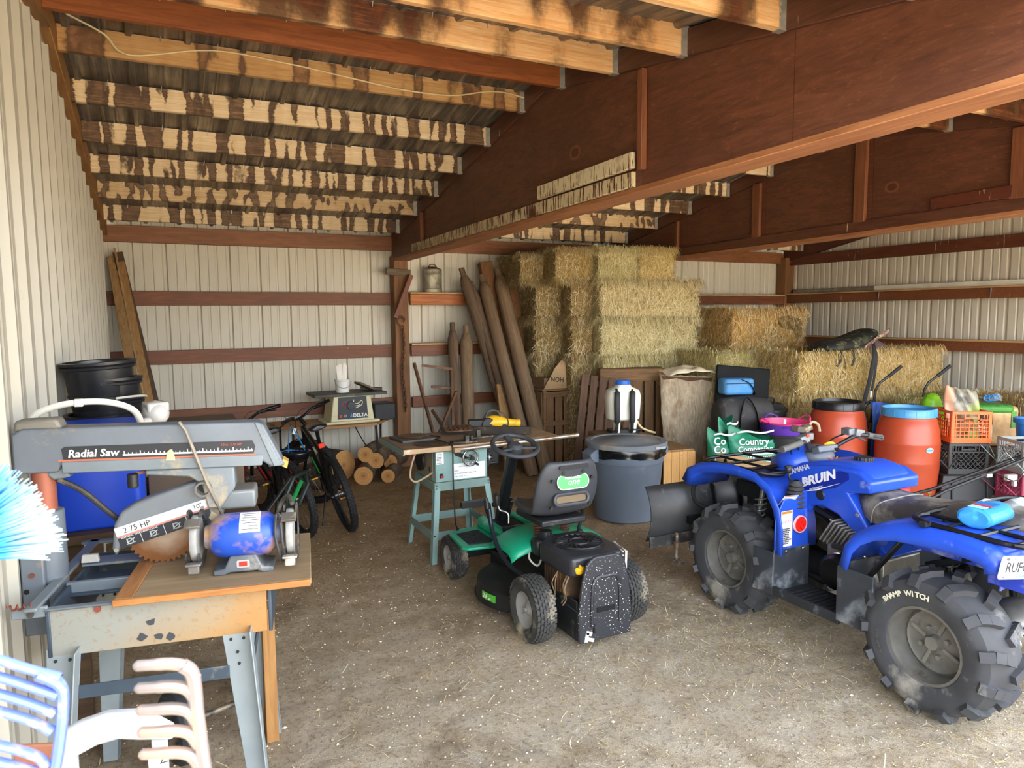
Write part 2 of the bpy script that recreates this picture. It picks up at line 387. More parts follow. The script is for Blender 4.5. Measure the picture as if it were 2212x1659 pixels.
# ---------------- box beams
def ply_mat():
    n=NT('stained_plywood')
    g=n.noise(2.2,7,0.7,n.map((6,1.5,9)),1.6); g2=n.noise(60,4,0.7,n.map((1,0.35,1)))
    o=n.mix(n.step(g,0.3,0.72),lin('4c2c1f'),lin('7b4a33')); o=n.mix(n.math('MULTIPLY',n.step(g2,0.58,0.75),0.45),o,lin('a57050'))
    w=n.noise(1.1,3,0.6); o=n.mix(n.math('MULTIPLY',n.step(w,0.45,0.75),0.5),o,lin('48291c'))
    k=n('TexVoronoi',{'Vector':n.map((1,1.1,1.6)),'Scale':1.1}).outputs[0]; kn=n.step(k,0.10,0.085); o=n.mix(n.math('MULTIPLY',kn,0.6),o,lin('4a2415'))
    ring=n.math('MULTIPLY',n.step(k,0.112,0.10),n.step(k,0.085,0.097)); o=n.mix(n.math('MULTIPLY',ring,0.6),o,lin('9c5f3c'))
    n.bump(g2,0.35,0.004); return n.done(o,0.5)
m_ply=ply_mat(); m_chord=stained('6e412c','4a2a1b',da=0.02,axis='y'); m_flange=wood('b87f52','8c5734','y',0.6); m_stiff=wood('945a38','683c24','z',0.6,0.8)
m_drop=stained('6b3a22','4c2614','d5c298',0.25,'y',1.5)
def boxbeam(x0,label,stiff,joints,drops,first=False):
    t=thing('box_beam',label,'beam',(x0,0,0)); t['kind']='structure'
    zb=lambda y: 2.445+(8.0-y)*0.010; w=0.165
    # web panels of 1.22 m, joints visible
    ys=[8.1]+joints+[0.95]
    for side,x in (('l',0.012),('r',w-0.012)):
        for a,c in zip(ys[:-1],ys[1:]):
            pts=[(a-0.002,zb(a)),(c+0.002,zb(c)),(c+0.002,roofz(c)-0.012)]
            if a>RIDGE>c: pts.append((RIDGE,roofz(RIDGE)-0.012))
            pts.append((a-0.002,roofz(a)-0.012))
            B().prism(pts,x-0.009,x+0.009,'yz').ob('web_panel',m_ply,t)
    B().beam((w/2,8.1,zb(8.1)-0.014),(w/2,0.95,zb(0.95)-0.014),w+0.01,0.03).ob('bottom_flange',m_flange,t,bev=0.003,seg=1)
    # lower and upper chord boards on the faces
    for x in (-0.012,w+0.012):
        ye=3.36 if first else 0.95
        B().beam((x,7.3,zb(7.3)+0.045),(x,ye,zb(ye)+0.045),0.028,0.085).ob('lower_chord',m_drop if x<0 and first else m_chord,t,bev=0.003,seg=1)
        b=B(); b.beam((x*0.6,7.9,roofz(7.9)-0.075),(x*0.6,RIDGE,roofz(RIDGE)-0.075),0.028,0.13); b.beam((x*0.6,RIDGE,roofz(RIDGE)-0.075),(x*0.6,0.97,roofz(.97)-0.075),0.028,0.13)
        b.ob('upper_chord',m_chord,t,bev=0.003,seg=1)
    for y,wd in stiff:
        B().box((-0.02,y,(zb(y)+0.08+roofz(y)-0.15)/2),(0.038,wd,roofz(y)-0.15-zb(y)-0.08)).ob('stiffener',m_stiff,t,bev=0.004,seg=1)
    for (ya,yb,dz,mt_) in drops:
        B().beam((-0.03,ya,zb(ya)+dz),(-0.03,yb,zb(yb)+dz),0.03,0.09).ob('splice_board',mt_,t,bev=0.003,seg=1)
    return t
boxbeam(2.44,'deep red-brown plywood box beam crossing the upper middle',[(6.98,0.05),(3.28,0.045)],[6.9,5.68,3.3,2.25,1.2],[(4.45,3.34,0.145,stained('8a4f2c','553018','e2d2aa',0.30,'y',1.5))],True)
boxbeam(5.52,'second red-brown plywood box beam nearer the end wall',[(6.75,0.05),(5.5,0.10),(4.3,0.11),(3.02,0.11)],[6.6,5.4,4.2,3.0,1.8],[(3.65,3.05,0.135,stained('6b3421','4d2416','d2b78a',0.06,'y'))])
# ---------------- floor
def fl(x,y): return 0.012*noise.noise((x*0.9,y*0.9,3.1))+0.008*noise.noise((x*3.1,y*3.1,1.7))+0.007*noise.noise((x*9,y*9,5.0))+0.006*noise.noise((x*15,y*15,2.0))*(0.5+0.5*noise.noise((x*1.1,y*1.1,9.0)))
nx,ny=430,370; x0,x1,y0,y1=-0.9,9.0,0.4,8.4
vs=[];fs=[]
for j in range(ny+1):
    for i in range(nx+1):
        x=x0+(x1-x0)*i/nx; y=y0+(y1-y0)*j/ny; vs.append((x,y,fl(x,y)-0.006))
for j in range(ny):
    for i in range(nx): a=j*(nx+1)+i; fs.append((a,a+1,a+nx+2,a+nx+1))
o_=len(vs); vs+=[(-40,-40,-0.02),(40,-40,-0.02),(40,0.41,-0.02),(-40,0.41,-0.02)]; fs.append((o_,o_+1,o_+2,o_+3))
o_=len(vs); vs+=[(-2,0.40,-0.03),(10,0.40,-0.03),(10,9,-0.03),(-2,9,-0.03)]; fs.append((o_,o_+1,o_+2,o_+3))
n=NT('dirt_floor')
a=n.noise(0.55,4,0.6); b_=n.noise(5,6,0.7); c=n.noise(42,6,0.8); d=n.noise(170,3,0.7); e=n.noise(1.3,6,0.7,None,0.8)
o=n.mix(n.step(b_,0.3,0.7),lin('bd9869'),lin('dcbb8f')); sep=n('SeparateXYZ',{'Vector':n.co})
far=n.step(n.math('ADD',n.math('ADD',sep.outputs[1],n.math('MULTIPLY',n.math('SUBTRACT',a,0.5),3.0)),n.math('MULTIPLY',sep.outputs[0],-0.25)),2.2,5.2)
o=n.mix(far,n.mix(n.step(b_,0.3,0.7),lin('dcc6a4'),lin('f0e2ca')),o)  # brighter daylight painted in: floor colour goes paler towards the open front
o=n.mix(n.math('MULTIPLY',n.step(c,0.50,0.66),0.66),o,lin('75593c')); o=n.mix(n.math('MULTIPLY',n.step(d,0.60,0.70),0.6),o,lin('d8c7a8'))
o=n.mix(n.math('MULTIPLY',n.step(e,0.54,0.68),0.55),o,lin('75593a'))
h=n.math('ADD',c,n.math('MULTIPLY',d,0.6)); n.bump(h,1.0,0.035)
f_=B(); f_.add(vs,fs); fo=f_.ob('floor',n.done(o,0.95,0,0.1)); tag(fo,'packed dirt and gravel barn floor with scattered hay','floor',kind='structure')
# ---------------- shared wheel maker; axis along local x, hub centre at the origin
m_rub=mt('3a3b3e',0.7,0,0.25,8,'8f8a80',0.16,4,0.15); m_rubd=mt('3b3a37',0.8,0,0.25,8,'9c927c',0.2,5,0.2)
m_blk=mt('1d1e20',0.45,0,0.2,9,'5f5a50',0.06,7); m_blkm=mt('232425',0.4,0.3,0.2,12,'6a6255',0.08,9); m_chr=mt('c9c9c6',0.2,0.95,0.1,9)
m_alu=mt('9a968c',0.42,0.75,0.2,14,'6e6250',0.1,8); m_steel=mt('8f8d88',0.35,0.85,0.15,10); m_white=mt('e9e7e0',0.5); m_red=mt('c02a20',0.4)
m_ink=mt('222222',0.6); m_lblw=mt('eef0ee',0.45); m_org=mt('e07a20',0.5)
def tyre(par,r,w,rr,mat,lugs=0,lugh=0.022,side='tyre',blocks=0,seed=1,flat=0.0):
    h=w/2; b=B(); pr=[(rr,-h*0.72),(rr+0.012,-h*0.86),((r+rr)/2,-h*1.0),(r-0.045,-h*0.97),(r-0.018,-h*0.84),(r-0.004,-h*0.5),(r,0)]
    pr=pr+[(a,-z) for a,z in pr[-2::-1]]
    b.lathe(pr,40,RY(PI/2))
    if lugs:      # paddle-like chevron lugs alternating over the crown
        for k in range(lugs):
            for sg in (-1,1):
                a=2*PI*(k+(0.5 if sg>0 else 0))/lugs
                seg=[(0.03,0.10,r+lugh*0.55),(0.42,0.03,r+lugh*0.5),(0.78,-0.02,r+lugh*0.2),(1.0,-0.03,r-0.03)]
                for (u0,d0,r0),(u1,d1,r1) in zip(seg[:-1],seg[1:]):
                    p=[]
                    for u,d,q in ((u0,d0,r0),(u1,d1,r1)): p.append(Vector((sg*u*h*1.0,math.cos(a+d)*(q-lugh*0.4),math.sin(a+d)*(q-lugh*0.4))))
                    b.beam(p[0],p[1],0.042,lugh*1.5,upv=(0,math.cos(a),math.sin(a)),ext=0.006)
    if blocks:
        for k in range(blocks):
            for j in range(-3,4):
                a=2*PI*(k+(j%2)*0.5)/blocks; q=r-0.001-abs(j)**2*0.0012; x=j*w*0.125
                b.box((x,math.cos(a)*q,math.sin(a)*q),(w*0.105,2*PI*r/blocks*0.72,0.016),(a-PI/2,0,0))
    return b.ob('tyre',mat,par,ang=30)
def atv_wheel(par,loc,w,sg):
    t=bpy.data.objects.new('wheel',None); COL.objects.link(t); t.parent=par; t.location=loc
    tyre(t,0.305,w,0.165,m_rub,13,0.026)
    h=w/2; b=B(); b.lathe([(0.172,-h*0.80),(0.160,-h*0.80),(0.150,-h*0.3),(0.150,h*0.3),(0.160,h*0.80),(0.172,h*0.80)],36,RY(PI/2))
    x=sg*h*0.05; b.lathe([(0.152,x),(0.135,x+sg*0.012),(0.12,x+sg*0.004),(0.07,x+sg*0.012),(0.0,x+sg*0.012)],32,RY(PI/2))
    b.ob('rim',mt('75736d',0.4,0.4,0.2,12,'5c564a',0.14,10),t)
    b=B()
    for k in range(4):
        a=k*PI/2+0.4; T=RX(a)
        b.box((0,0,0),(0.014,0.016,0.075),None); b.v=[tuple(v) for v in b.v]
        vs=b.v[-8:]; b.v[-8:]=[tuple(T@(Vector(v)+Vector((x+sg*0.016,0,0.082)))) for v in vs]
        p=T@Vector((x+sg*0.012,0.045,0.045)); b.cyl(p,p+Vector((sg*0.02,0,0)),0.011,8)
    b.cyl((x,0,0),(x+sg*0.045,0,0),0.036,16,0.03)
    b.ob('hub',mt('84827b',0.38,0.5,0.2,10),t); return t
def euler_side(ang): return (RZ(-PI/2)@RX(PI/2)@RZ(ang)).to_euler()
def label_plate(par,loc,rot,w,h,lines,name='warning_label',head=None,pict=0):
    """printed sticker: white card, coloured heading, rows of tiny print"""
    b=B().box((0,0,0),(w,h,0.0012)); o=b.ob(name,m_lblw,par,loc,rot)
    if head: B().box((0,h*0.5-h*0.045,0.0009),(w*0.94,h*0.07,0.0006)).ob('heading',head,o)
    r=random.Random(int(w*1e5)); bb=B()
    for i in range(lines):
        y=h*(0.36-0.82*(i+0.5)/lines) if not pict else h*(0.02-0.46*(i+0.5)/lines)
        L=w*r.uniform(0.55,0.86); x=-w*0.43
        while x<-w*0.43+L:
            q=w*r.uniform(0.03,0.10); bb.box((x+q/2,y,0.0009),(q,h*0.35/max(lines,6),0.0004)); x+=q+w*0.018
    if lines: bb.ob('fine_print',m_ink,o)
    for i in range(pict):
        x=-w*0.33+i*w*0.66/max(1,pict-1); c=B().torus(w*0.075,w*0.012,16,4,TR((x,h*0.2,0.001)),0.2); c.box((x,h*0.2,0.001),(w*0.14,w*0.02,0.0006),0.8)
        c.ob('pictogram',m_red if i else mt('2f7f6a'),o)
    return o
# ---------------- quad bike
m_blue=mt('234cbe',0.3,0,0.12,3,'7f8fd0',0.10,7,0.0,0.5); m_blued=mt('2a3fae',0.4,0,0.15,5,'8e93b8',0.2,6)
m_mud=mt('33373d',0.55,0,0.3,6,'7d8286',0.2,5)
Q=thing('quad_bike','blue quad bike with black seat, mud tyres and a front plow blade','quad bike',(3.42,2.49,0))
for nm,x,y,w,sg in (('fl',-0.375,0.655,0.21,-1),('fr',0.375,0.655,0.21,1),('rl',-0.385,-0.60,0.26,-1),('rr',0.385,-0.60,0.26,1)): atv_wheel(Q,(x,y,0.318),w,sg)
def fender(path,xi,xo,sg,lip=0.055,name='fender',mat=None,taper=None):
    rings=[]; n=len(path)
    for i,(y,z) in enumerate(path):
        a=path[max(0,i-1)]; c=path[min(n-1,i+1)]; ty,tz=c[0]-a[0],c[1]-a[1]; l=math.hypot(ty,tz); ny,nz=tz/l,-ty/l   # towards the wheel
        if nz>0 and i<n*0.2: pass
        o_=xo if taper is None else xo-taper*max(0,0.6-i/n)
        rings.append([(sg*xi,y-ny*0.006,z-nz*0.006),(sg*(xi+(o_-xi)*0.55),y-ny*0.012,z-nz*0.012),(sg*(o_-0.03),y-ny*0.006,z-nz*0.006),(sg*(o_-0.006),y+ny*0.012,z+nz*0.012),(sg*o_,y+ny*lip,z+nz*lip)])
    return B().sweep(rings,False).ob(name,mat or m_blue,Q,solid=0.008,ang=60)
fp=[(0.27,0.47),(0.272,0.60),(0.295,0.70),(0.35,0.785),(0.44,0.832),(0.58,0.842),(0.72,0.832),(0.86,0.805),(0.95,0.765),(0.985,0.70)]
rp=[(-0.90,0.745),(-0.885,0.795),(-0.83,0.822),(-0.72,0.832),(-0.58,0.825),(-0.44,0.81),(-0.33,0.78),(-0.24,0.725),(-0.18,0.65),(-0.155,0.55)]
for sg in (-1,1):
    fender(fp[::-1],0.15,0.475,sg,0.06,'front_fender'); fender(rp,0.15,0.50,sg,0.06,'rear_fender')
    # back face of the front fender leg and the black splash guards below
    B().prism([(0.475,0.47),(0.475,0.66),(0.42,0.76),(0.24,0.80),(0.22,0.47)],0.262,0.272,'xz',Matrix.Diagonal((sg,1,1,1))).ob('fender_leg',m_blue,Q,bev=0.004)
    b=B(); b.box((sg*0.345,0.268,0.365),(0.27,0.012,0.25)); b.box((sg*0.478,0.335,0.355),(0.012,0.14,0.24)); b.box((sg*0.30,-0.145,0.395),(0.34,0.014,0.30)); b.box((sg*0.482,-0.245,0.40),(0.012,0.20,0.28)); obs(b,'splash_guard',m_mud,Q,bev=0.004)
    b=B(); b.box((sg*0.345,0.06,0.248),(0.27,0.42,0.02)); b.box((sg*0.472,0.06,0.262),(0.022,0.43,0.05))
    for k in range(9): b.box((sg*0.34,-0.08+k*0.034,0.262),(0.19,0.010,0.012))
    b.ob('footrest',mt('26282b',0.6,0,0.3,8,'6d7074',0.12,8),Q,bev=0.003)
    for z in (0.505,): 
        b=B()
        for x in (0.27,0.40): b.sphere((sg*x,0.252,0.475),(0.008,0.006,0.008),8,6)
        for x in (0.30,0.43): b.sphere((sg*x,-0.155,0.555),(0.008,0.006,0.008),8,6)
        obs(b,'bolt',m_chr,Q)
# tank cover and side panels
T_=[(0.56,0.80),(0.55,0.86),(0.46,0.90),(0.34,0.935),(0.22,0.962),(0.08,0.975),(0.0,0.962),(-0.05,0.940),(-0.085,0.905),(-0.095,0.87),(0.05,0.82),(0.10,0.78)]
B().prism(T_,-0.155,0.155,'yz').ob('tank_cover',m_blue,Q,bev=0.03,seg=4)
S_=[(0.58,0.80),(0.55,0.86),(0.33,0.918),(0.14,0.95),(-0.02,0.945),(-0.095,0.905),(-0.09,0.846),(0.05,0.825),(-0.075,0.675),(-0.215,0.545),(-0.16,0.535),(-0.03,0.60),(0.10,0.69),(0.20,0.715),(0.28,0.70),(0.29,0.66),(0.40,0.66),(0.5,0.72)]
B().prism(S_,-0.192,0.192,'yz').ob('side_panel',m_blue,Q,bev=0.012,seg=3)
b=B().cyl((0,0.10,0.965),(0,0.10,0.992),0.045,24); 
for k in range(16): a=k*PI/8; b.box((0.045*math.cos(a),0.10+0.045*math.sin(a),0.979),(0.008,0.008,0.024),a)
b.ob('fuel_cap',m_blk,Q,bev=0.002)
b=B().prism([(-0.16,0.42),(0.16,0.42),(0.14,0.60),(0.05,0.72),(-0.05,0.72),(-0.14,0.60)],0.80,0.90,'xy'); b.ob('headlight_cowl',m_blue,Q,bev=0.03,seg=3)
B().sphere((-0.06,0.50,0.90),(0.13,0.12,0.10),18,12).ob('handlebar_pod',m_blue,Q)
b=B().sphere((0.0,0.42,0.94),(0.10,0.11,0.07),16,10); b.box((0.0,0.37,0.985),(0.16,0.09,0.04),(-0.4,0,0)); b.ob('instrument_pod',mt('5b6068',0.5,0.2,0.2,9),Q,bev=0.008)
# seat
rings=[]
for y,zt,wd,zb in ((0.065,0.835,0.08,0.80),(0.03,0.845,0.12,0.77),(-0.05,0.838,0.165,0.705),(-0.13,0.825,0.18,0.69),(-0.28,0.832,0.185,0.735),(-0.45,0.865,0.18,0.77),(-0.62,0.895,0.155,0.80),(-0.74,0.895,0.135,0.82),(-0.80,0.87,0.11,0.82)):
    rings.append([(-wd*1.05,y,zb),(-wd*1.08,y,zt-0.05),(-wd*0.9,y,zt-0.015),(-wd*0.5,y,zt),(0,y,zt+0.004),(wd*0.5,y,zt),(wd*0.9,y,zt-0.015),(wd*1.08,y,zt-0.05),(wd*1.05,y,zb)])
b=B().sweep(rings,False); b.f.append(tuple(range(9))); b.f.append(tuple(len(b.v)-9+k for k in range(9))[::-1])
st=b.ob('seat',mt('3c3835',0.55,0,0.3,5,'8a8378',0.24,4,0.1),Q,sub=1,ang=80)
pts=[(-0.192,-0.10,0.70),(-0.195,-0.115,0.775),(-0.165,-0.135,0.812),(-0.09,-0.155,0.828),(0,-0.16,0.833),(0.09,-0.155,0.828),(0.165,-0.135,0.812)]
B().tube(smooth_path(pts,5),0.003,6).ob('seam_piping',mt('8f8b84',0.6),st)
# engine, recoil starter
b=B()
for k in range(11):
    b.box((-0.145,0.13-k*0.022,0.605-k*0.006),(0.20,0.010,0.15-0.004*k),(0.55,0,0))
b.box((-0.10,0.04,0.57),(0.18,0.22,0.10),(0.5,0,0)); b.ob('cylinder_fins',m_alu,Q,bev=0.002,seg=1)
b=B(); b.box((-0.06,-0.02,0.43),(0.30,0.34,0.20)); b.sphere((-0.20,-0.075,0.47),(0.06,0.075,0.075),14,10); b.sphere((-0.19,-0.12,0.40),(0.05,0.06,0.09),14,10); b.cyl((-0.24,-0.01,0.415),(-0.15,-0.01,0.415),0.105,24); b.ob('crankcase',m_alu,Q,bev=0.012)
b=B().lathe([(0.0,-0.03),(0.075,-0.03),(0.095,-0.01),(0.095,0.06)],28,TR((-0.27,0.04,0.405))@RY(PI/2)); b.box((-0.25,-0.02,0.50),(0.05,0.06,0.05)); b.ob('recoil_starter',mt('111214',0.25,0.2,0.1,6),Q,bev=0.003)
B().torus(0.097,0.007,30,8,TR((-0.235,0.03,0.405))@RY(PI/2),1.6).ob('starter_ring',m_chr,Q)
b=B().box((-0.27,0.02,0.545),(0.02,0.085,0.026)); b.cyl((-0.265,0.0,0.53),(-0.26,-0.005,0.49),0.008,8); b.ob('pull_handle',m_blk,Q,bev=0.004)
B().tube(smooth_path([(-0.20,0.14,0.655),(-0.20,0.03,0.615),(-0.20,-0.1,0.52),(-0.2,-0.13,0.45)],5),0.005,6).ob('hose',mt('a89f86',0.5),Q)
# chassis, struts, shocks
b=B()
for sg in (-1,1):
    b.tube([(sg*0.13,0.85,0.35),(sg*0.14,0.4,0.28),(sg*0.14,-0.4,0.28),(sg*0.13,-0.9,0.42)],0.02,8); b.tube([(sg*0.16,0.9,0.5),(sg*0.15,0.5,0.74),(sg*0.14,0.0,0.60),(sg*0.14,-0.5,0.70),(sg*0.14,-0.95,0.70)],0.018,8)
    b.beam((sg*0.40,-0.22,0.45),(sg*0.30,-0.42,0.79),0.012,0.05,(1,0,0)); b.beam((sg*0.26,-0.45,0.60),(sg*0.33,-0.78,0.76),0.02,0.03)
    b.tube([(sg*0.13,0.60,0.36),(sg*0.30,0.655,0.31)],0.018,8); b.tube([(sg*0.13,0.72,0.33),(sg*0.30,0.655,0.30)],0.018,8)
b.box((0,-0.60,0.32),(0.50,0.09,0.09)); b.box((0,0.655,0.33),(0.45,0.05,0.05)); b.box((0,-0.35,0.35),(0.18,0.35,0.08)); b.box((0,0.35,0.30),(0.26,0.5,0.05))
b.ob('frame',m_blkm,Q,bev=0.003,seg=1)
for sg,y,x in ((-1,0.66,0.24),(1,0.66,0.24),(-1,-0.55,0.27),(1,-0.55,0.27)):
    b=B(); p0=Vector((sg*x,y,0.38)); p1=Vector((sg*(x-0.06),y-0.02*(1 if y>0 else -1),0.72)); d=p1-p0
    hel=[p0+d*(0.25+0.6*k/60)+Vector((0.035*math.cos(k*0.62),0.035*math.sin(k*0.62),0)) for k in range(61)]
    b.tube(hel,0.006,6); b.cyl(p0,p1,0.016,10); b.ob('shock_absorber',mt('8a8a88',0.4,0.5,0.2,9) if y>0 else m_blkm,Q)
b=B().cyl((0.22,-0.5,0.60),(0.22,-0.98,0.60),0.075,18); b.ob('muffler',m_blkm,Q,bev=0.01)
b=B().box((0,-0.62,0.72),(0.62,0.42,0.08)); b.prism([(-0.3,0.60),(-0.3,0.70),(0.3,0.70),(0.3,0.60),(0.2,0.57),(-0.15,0.63)],-0.80,-0.79,'xz'); b.box((-0.20,-0.87,0.70),(0.30,0.2,0.12)); b.ob('rear_inner_fender',m_blued,Q,bev=0.008)
b=B().box((0,0.7,0.68),(0.34,0.34,0.10)); b.box((0,0.80,0.55),(0.26,0.05,0.3)); b.ob('front_inner_fender',mt('17181a',0.6),Q,bev=0.006)
# racks
def loop(cx,cy,rx,ry,z,n=40,e=0.35):
    return [(cx+rx*math.copysign(abs(math.cos(2*PI*k/n))**e,math.cos(2*PI*k/n)),cy+ry*math.copysign(abs(math.sin(2*PI*k/n))**e,math.sin(2*PI*k/n)),z) for k in range(n)]
m_rack=mt('19191b',0.4,0.3,0.2,9,'6b4a36',0.12,14)
b=B().tube(loop(0,0.73,0.40,0.27,0.855),0.0115,8,True); b.tube([(-0.4,0.62,0.855),(0.4,0.62,0.855)],0.009,6); b.tube([(-0.4,0.80,0.855),(0.4,0.80,0.855)],0.009,6)
for x in (-0.2,0.0,0.2): b.tube([(x,0.46,0.855),(x,1.0,0.855)],0.008,6)
b.tube(smooth_path([(-0.36,0.9,0.855),(-0.38,0.6,0.87),(-0.36,0.48,0.862),(-0.22,0.45,0.846),(-0.16,0.52,0.88),(-0.2,0.6,0.855)],5),0.009,6)
for x in (-0.25,0.25): b.tube([(x,0.9,0.855),(x*0.8,0.92,0.74)],0.011,6); b.tube([(x,0.5,0.855),(x*0.8,0.5,0.80)],0.011,6)
b.ob('front_rack',m_rack,Q)
b=B().tube(loop(0,-0.70,0.42,0.27,0.846),0.0125,8,True)
for x in (-0.27,0.27): b.tube([(x,-0.47,0.846),(x,-1.0,0.846)],0.010,6)
for y in (-0.62,-0.76,-0.9): b.tube([(-0.42,y,0.846),(0.42,y,0.846)],0.009,6)
for x in (-0.3,0.3):
    for y in (-0.55,-0.95): b.tube([(x,y,0.846),(x,y,0.81)],0.012,6)
b.tube(smooth_path([(-0.41,-0.5,0.846),(-0.36,-0.445,0.846),(-0.27,-0.45,0.846)],5),0.011,6)
b.ob('rear_rack',m_rack,Q)
B().prism([(-0.47,0.842),(-0.43,0.842),(-0.43,0.862),(-0.44,0.862),(-0.45,0.85),(-0.46,0.862),(-0.47,0.862)],-0.57,-0.54,'xz').ob('rack_clip',m_blk,Q)
# handlebar, grips, switches, levers
hb=[(-0.40,0.30,1.035),(-0.27,0.29,1.06),(-0.20,0.32,1.055),(-0.10,0.38,0.99),(0,0.39,0.985),(0.10,0.38,0.99),(0.20,0.32,1.055),(0.27,0.29,1.06),(0.40,0.29,1.035)]
b=B().tube(smooth_path(hb,5),0.012,10); H=b.ob('handlebar',m_blk,Q)
for sg in (-1,1):
    B().tube([(sg*0.27,0.292,1.062),(sg*0.30,0.294,1.055),(sg*0.395,0.298,1.036),(sg*0.405,0.298,1.034)],[0.02,0.018,0.018,0.02],14).ob('grip',mt('54534f',0.7,0,0.2,20,bump=0.3),H)
    b=B().box((sg*0.225,0.32,1.075),(0.07,0.05,0.045),(0,sg*0.2,0)); b.box((sg*0.17,0.34,1.085),(0.05,0.06,0.04)); b.ob('switch_box',mt('6f7378',0.4,0.4,0.3,14),H,bev=0.006)
    b=B().tube(smooth_path([(sg*0.20,0.33,1.05),(sg*0.27,0.36,1.04),(sg*0.36,0.37,1.01)],4),[0.009]*9,6,flat=0.6); b.ob('brake_lever',m_alu,H)
    b=B().tube(smooth_path([(sg*0.19,0.36,1.07),(sg*0.14,0.42,1.03),(sg*0.10,0.46,0.96),(sg*0.09,0.5,0.89)],5),0.005,6); b.tube(smooth_path([(sg*0.21,0.35,1.05),(sg*0.18,0.44,0.98),(sg*0.05,0.5,0.9)],5),0.004,6); b.ob('control_cable',m_blk,H)
B().cyl((-0.215,0.30,1.098),(-0.215,0.29,1.098),0.011,10).ob('button',m_red,H)
b=B().box((-0.24,0.34,1.13),(0.09,0.05,0.035),(0.1,0.15,0.3)); b.box((-0.16,0.36,1.125),(0.06,0.06,0.03),(0,-0.3,0)); b.ob('winch_switch',mt('45413a',0.5,0,0.3,15,'a08e70',0.2),H,bev=0.006)
b=B().tube(smooth_path([(-0.14,0.36,1.12),(-0.10,0.37,1.155),(-0.06,0.36,1.14),(-0.055,0.35,1.10)],5),0.008,8); b.ob('strap_loop',mt('8f7d60',0.7),H)
b=B().tube(smooth_path([(0.05,0.40,0.97),(0.035,0.38,1.01),(0.06,0.36,1.02),(0.09,0.36,0.995),(0.11,0.38,0.965)],5),0.011,8,flat=0.6); b.ob('yellow_strap',mt('e3b02a',0.5),Q)
B().tube(smooth_path([(0.0,0.37,1.0),(-0.02,0.33,0.96),(0.01,0.30,0.94),(0.05,0.31,0.95)],4),0.004,6).ob('orange_cord',mt('d86a1c'),Q)
b=B().cyl((-0.04,0.36,0.99),(-0.04,0.352,1.0),0.028,16); b.cyl((0.06,0.33,0.99),(0.06,0.325,0.998),0.018,12); b.ob('ignition_switch',m_blk,Q)
# shifter with bellows, reflector
pr=[]
for k in range(7): pr+= [(0.030+0.006*k*0.5,0.86-0.155-k*0.0+0.0-0.0),] if False else []
b=B(); prof=[(0.016,0.165)]
for k in range(6): z=0.15-k*0.024; r_=0.030+k*0.0035; prof+=[(r_-0.006,z+0.006),(r_+0.012,z-0.006)]
prof+=[(0.036,0.0),(0.034,-0.06)]
b.lathe(prof,18,TR((-0.285,0.31,0.69))@RY(-0.08)@RX(0.12)); SH=b.ob('shift_boot',mt('3a3a3a',0.6,0,0.2,9,'7d776c',0.14,9),Q)
b=B().tube([(-0.295,0.335,0.84),(-0.30,0.345,0.895)],0.007,8); b.sphere((-0.30,0.345,0.905),(0.02,0.02,0.025),12,8); b.box((-0.30,0.345,0.92),(0.05,0.024,0.014)); b.ob('shift_knob',m_blk,SH,bev=0.003)
b=B().cyl((-0.392,0.262,0.625),(-0.392,0.248,0.625),0.001,6); 
T=TR((-0.30,0.256,0.615))@RX(PI/2)
RF=B().lathe([(0.0,0.012),(0.038,0.012),(0.042,0.004)],22,T).ob('reflector',mt('d8231c',0.2,0,0.3,60),Q)
B().lathe([(0.043,0.0),(0.043,0.010),(0.048,0.010),(0.05,0.0)],22,T).ob('reflector_rim',mt('e0a9a0',0.4),RF)
label_plate(Q,(-0.395,0.2595,0.60),(PI/2,0,0),0.085,0.20,9,'warning_label',m_org,4)
label_plate(Q,(-0.372,0.276,0.752),(PI/2+0.75,0,-0.25),0.085,0.095,3,'warning_label',m_org,1)
B().lathe([(0,0.006),(0.024,0.006),(0.03,0.0)],20,TR((-0.193,0.215,0.775))@RY(-PI/2)).ob('side_badge',m_blk,Q)
B().sphere((-0.193,-0.02,0.72),(0.004,0.013,0.013),10,6).ob('panel_screw',m_chr,Q)
tw=mt('e6e6ea',0.4)
B().prism([(0.36,0.79),(0.35,0.755),(0.12,0.835),(0.035,0.90),(0.04,0.93),(0.085,0.935),(0.11,0.928)],-0.1945,-0.1925,'yz').ob('name_decal',mt('14268a',0.35),Q)
text('BRUIN',0.066,tw,Q,(-0.1955,0.338,0.797),euler_side(0.40),shear=0.25,bold=0.003,sx=1.25)
text('AUTOMATIC',0.015,tw,Q,(-0.1965,0.285,0.787),euler_side(0.38),sx=1.1)
B().prism([(0.345,0.765),(0.24,0.803),(0.08,0.872),(0.24,0.795)],-0.196,-0.1945,'yz').ob('decal_swoosh',tw,Q)
text('YAMAHA',0.038,mt('c4c7d6',0.4),Q,(-0.1945,0.435,0.846),euler_side(0.42),bold=0.0015,shear=0.1)
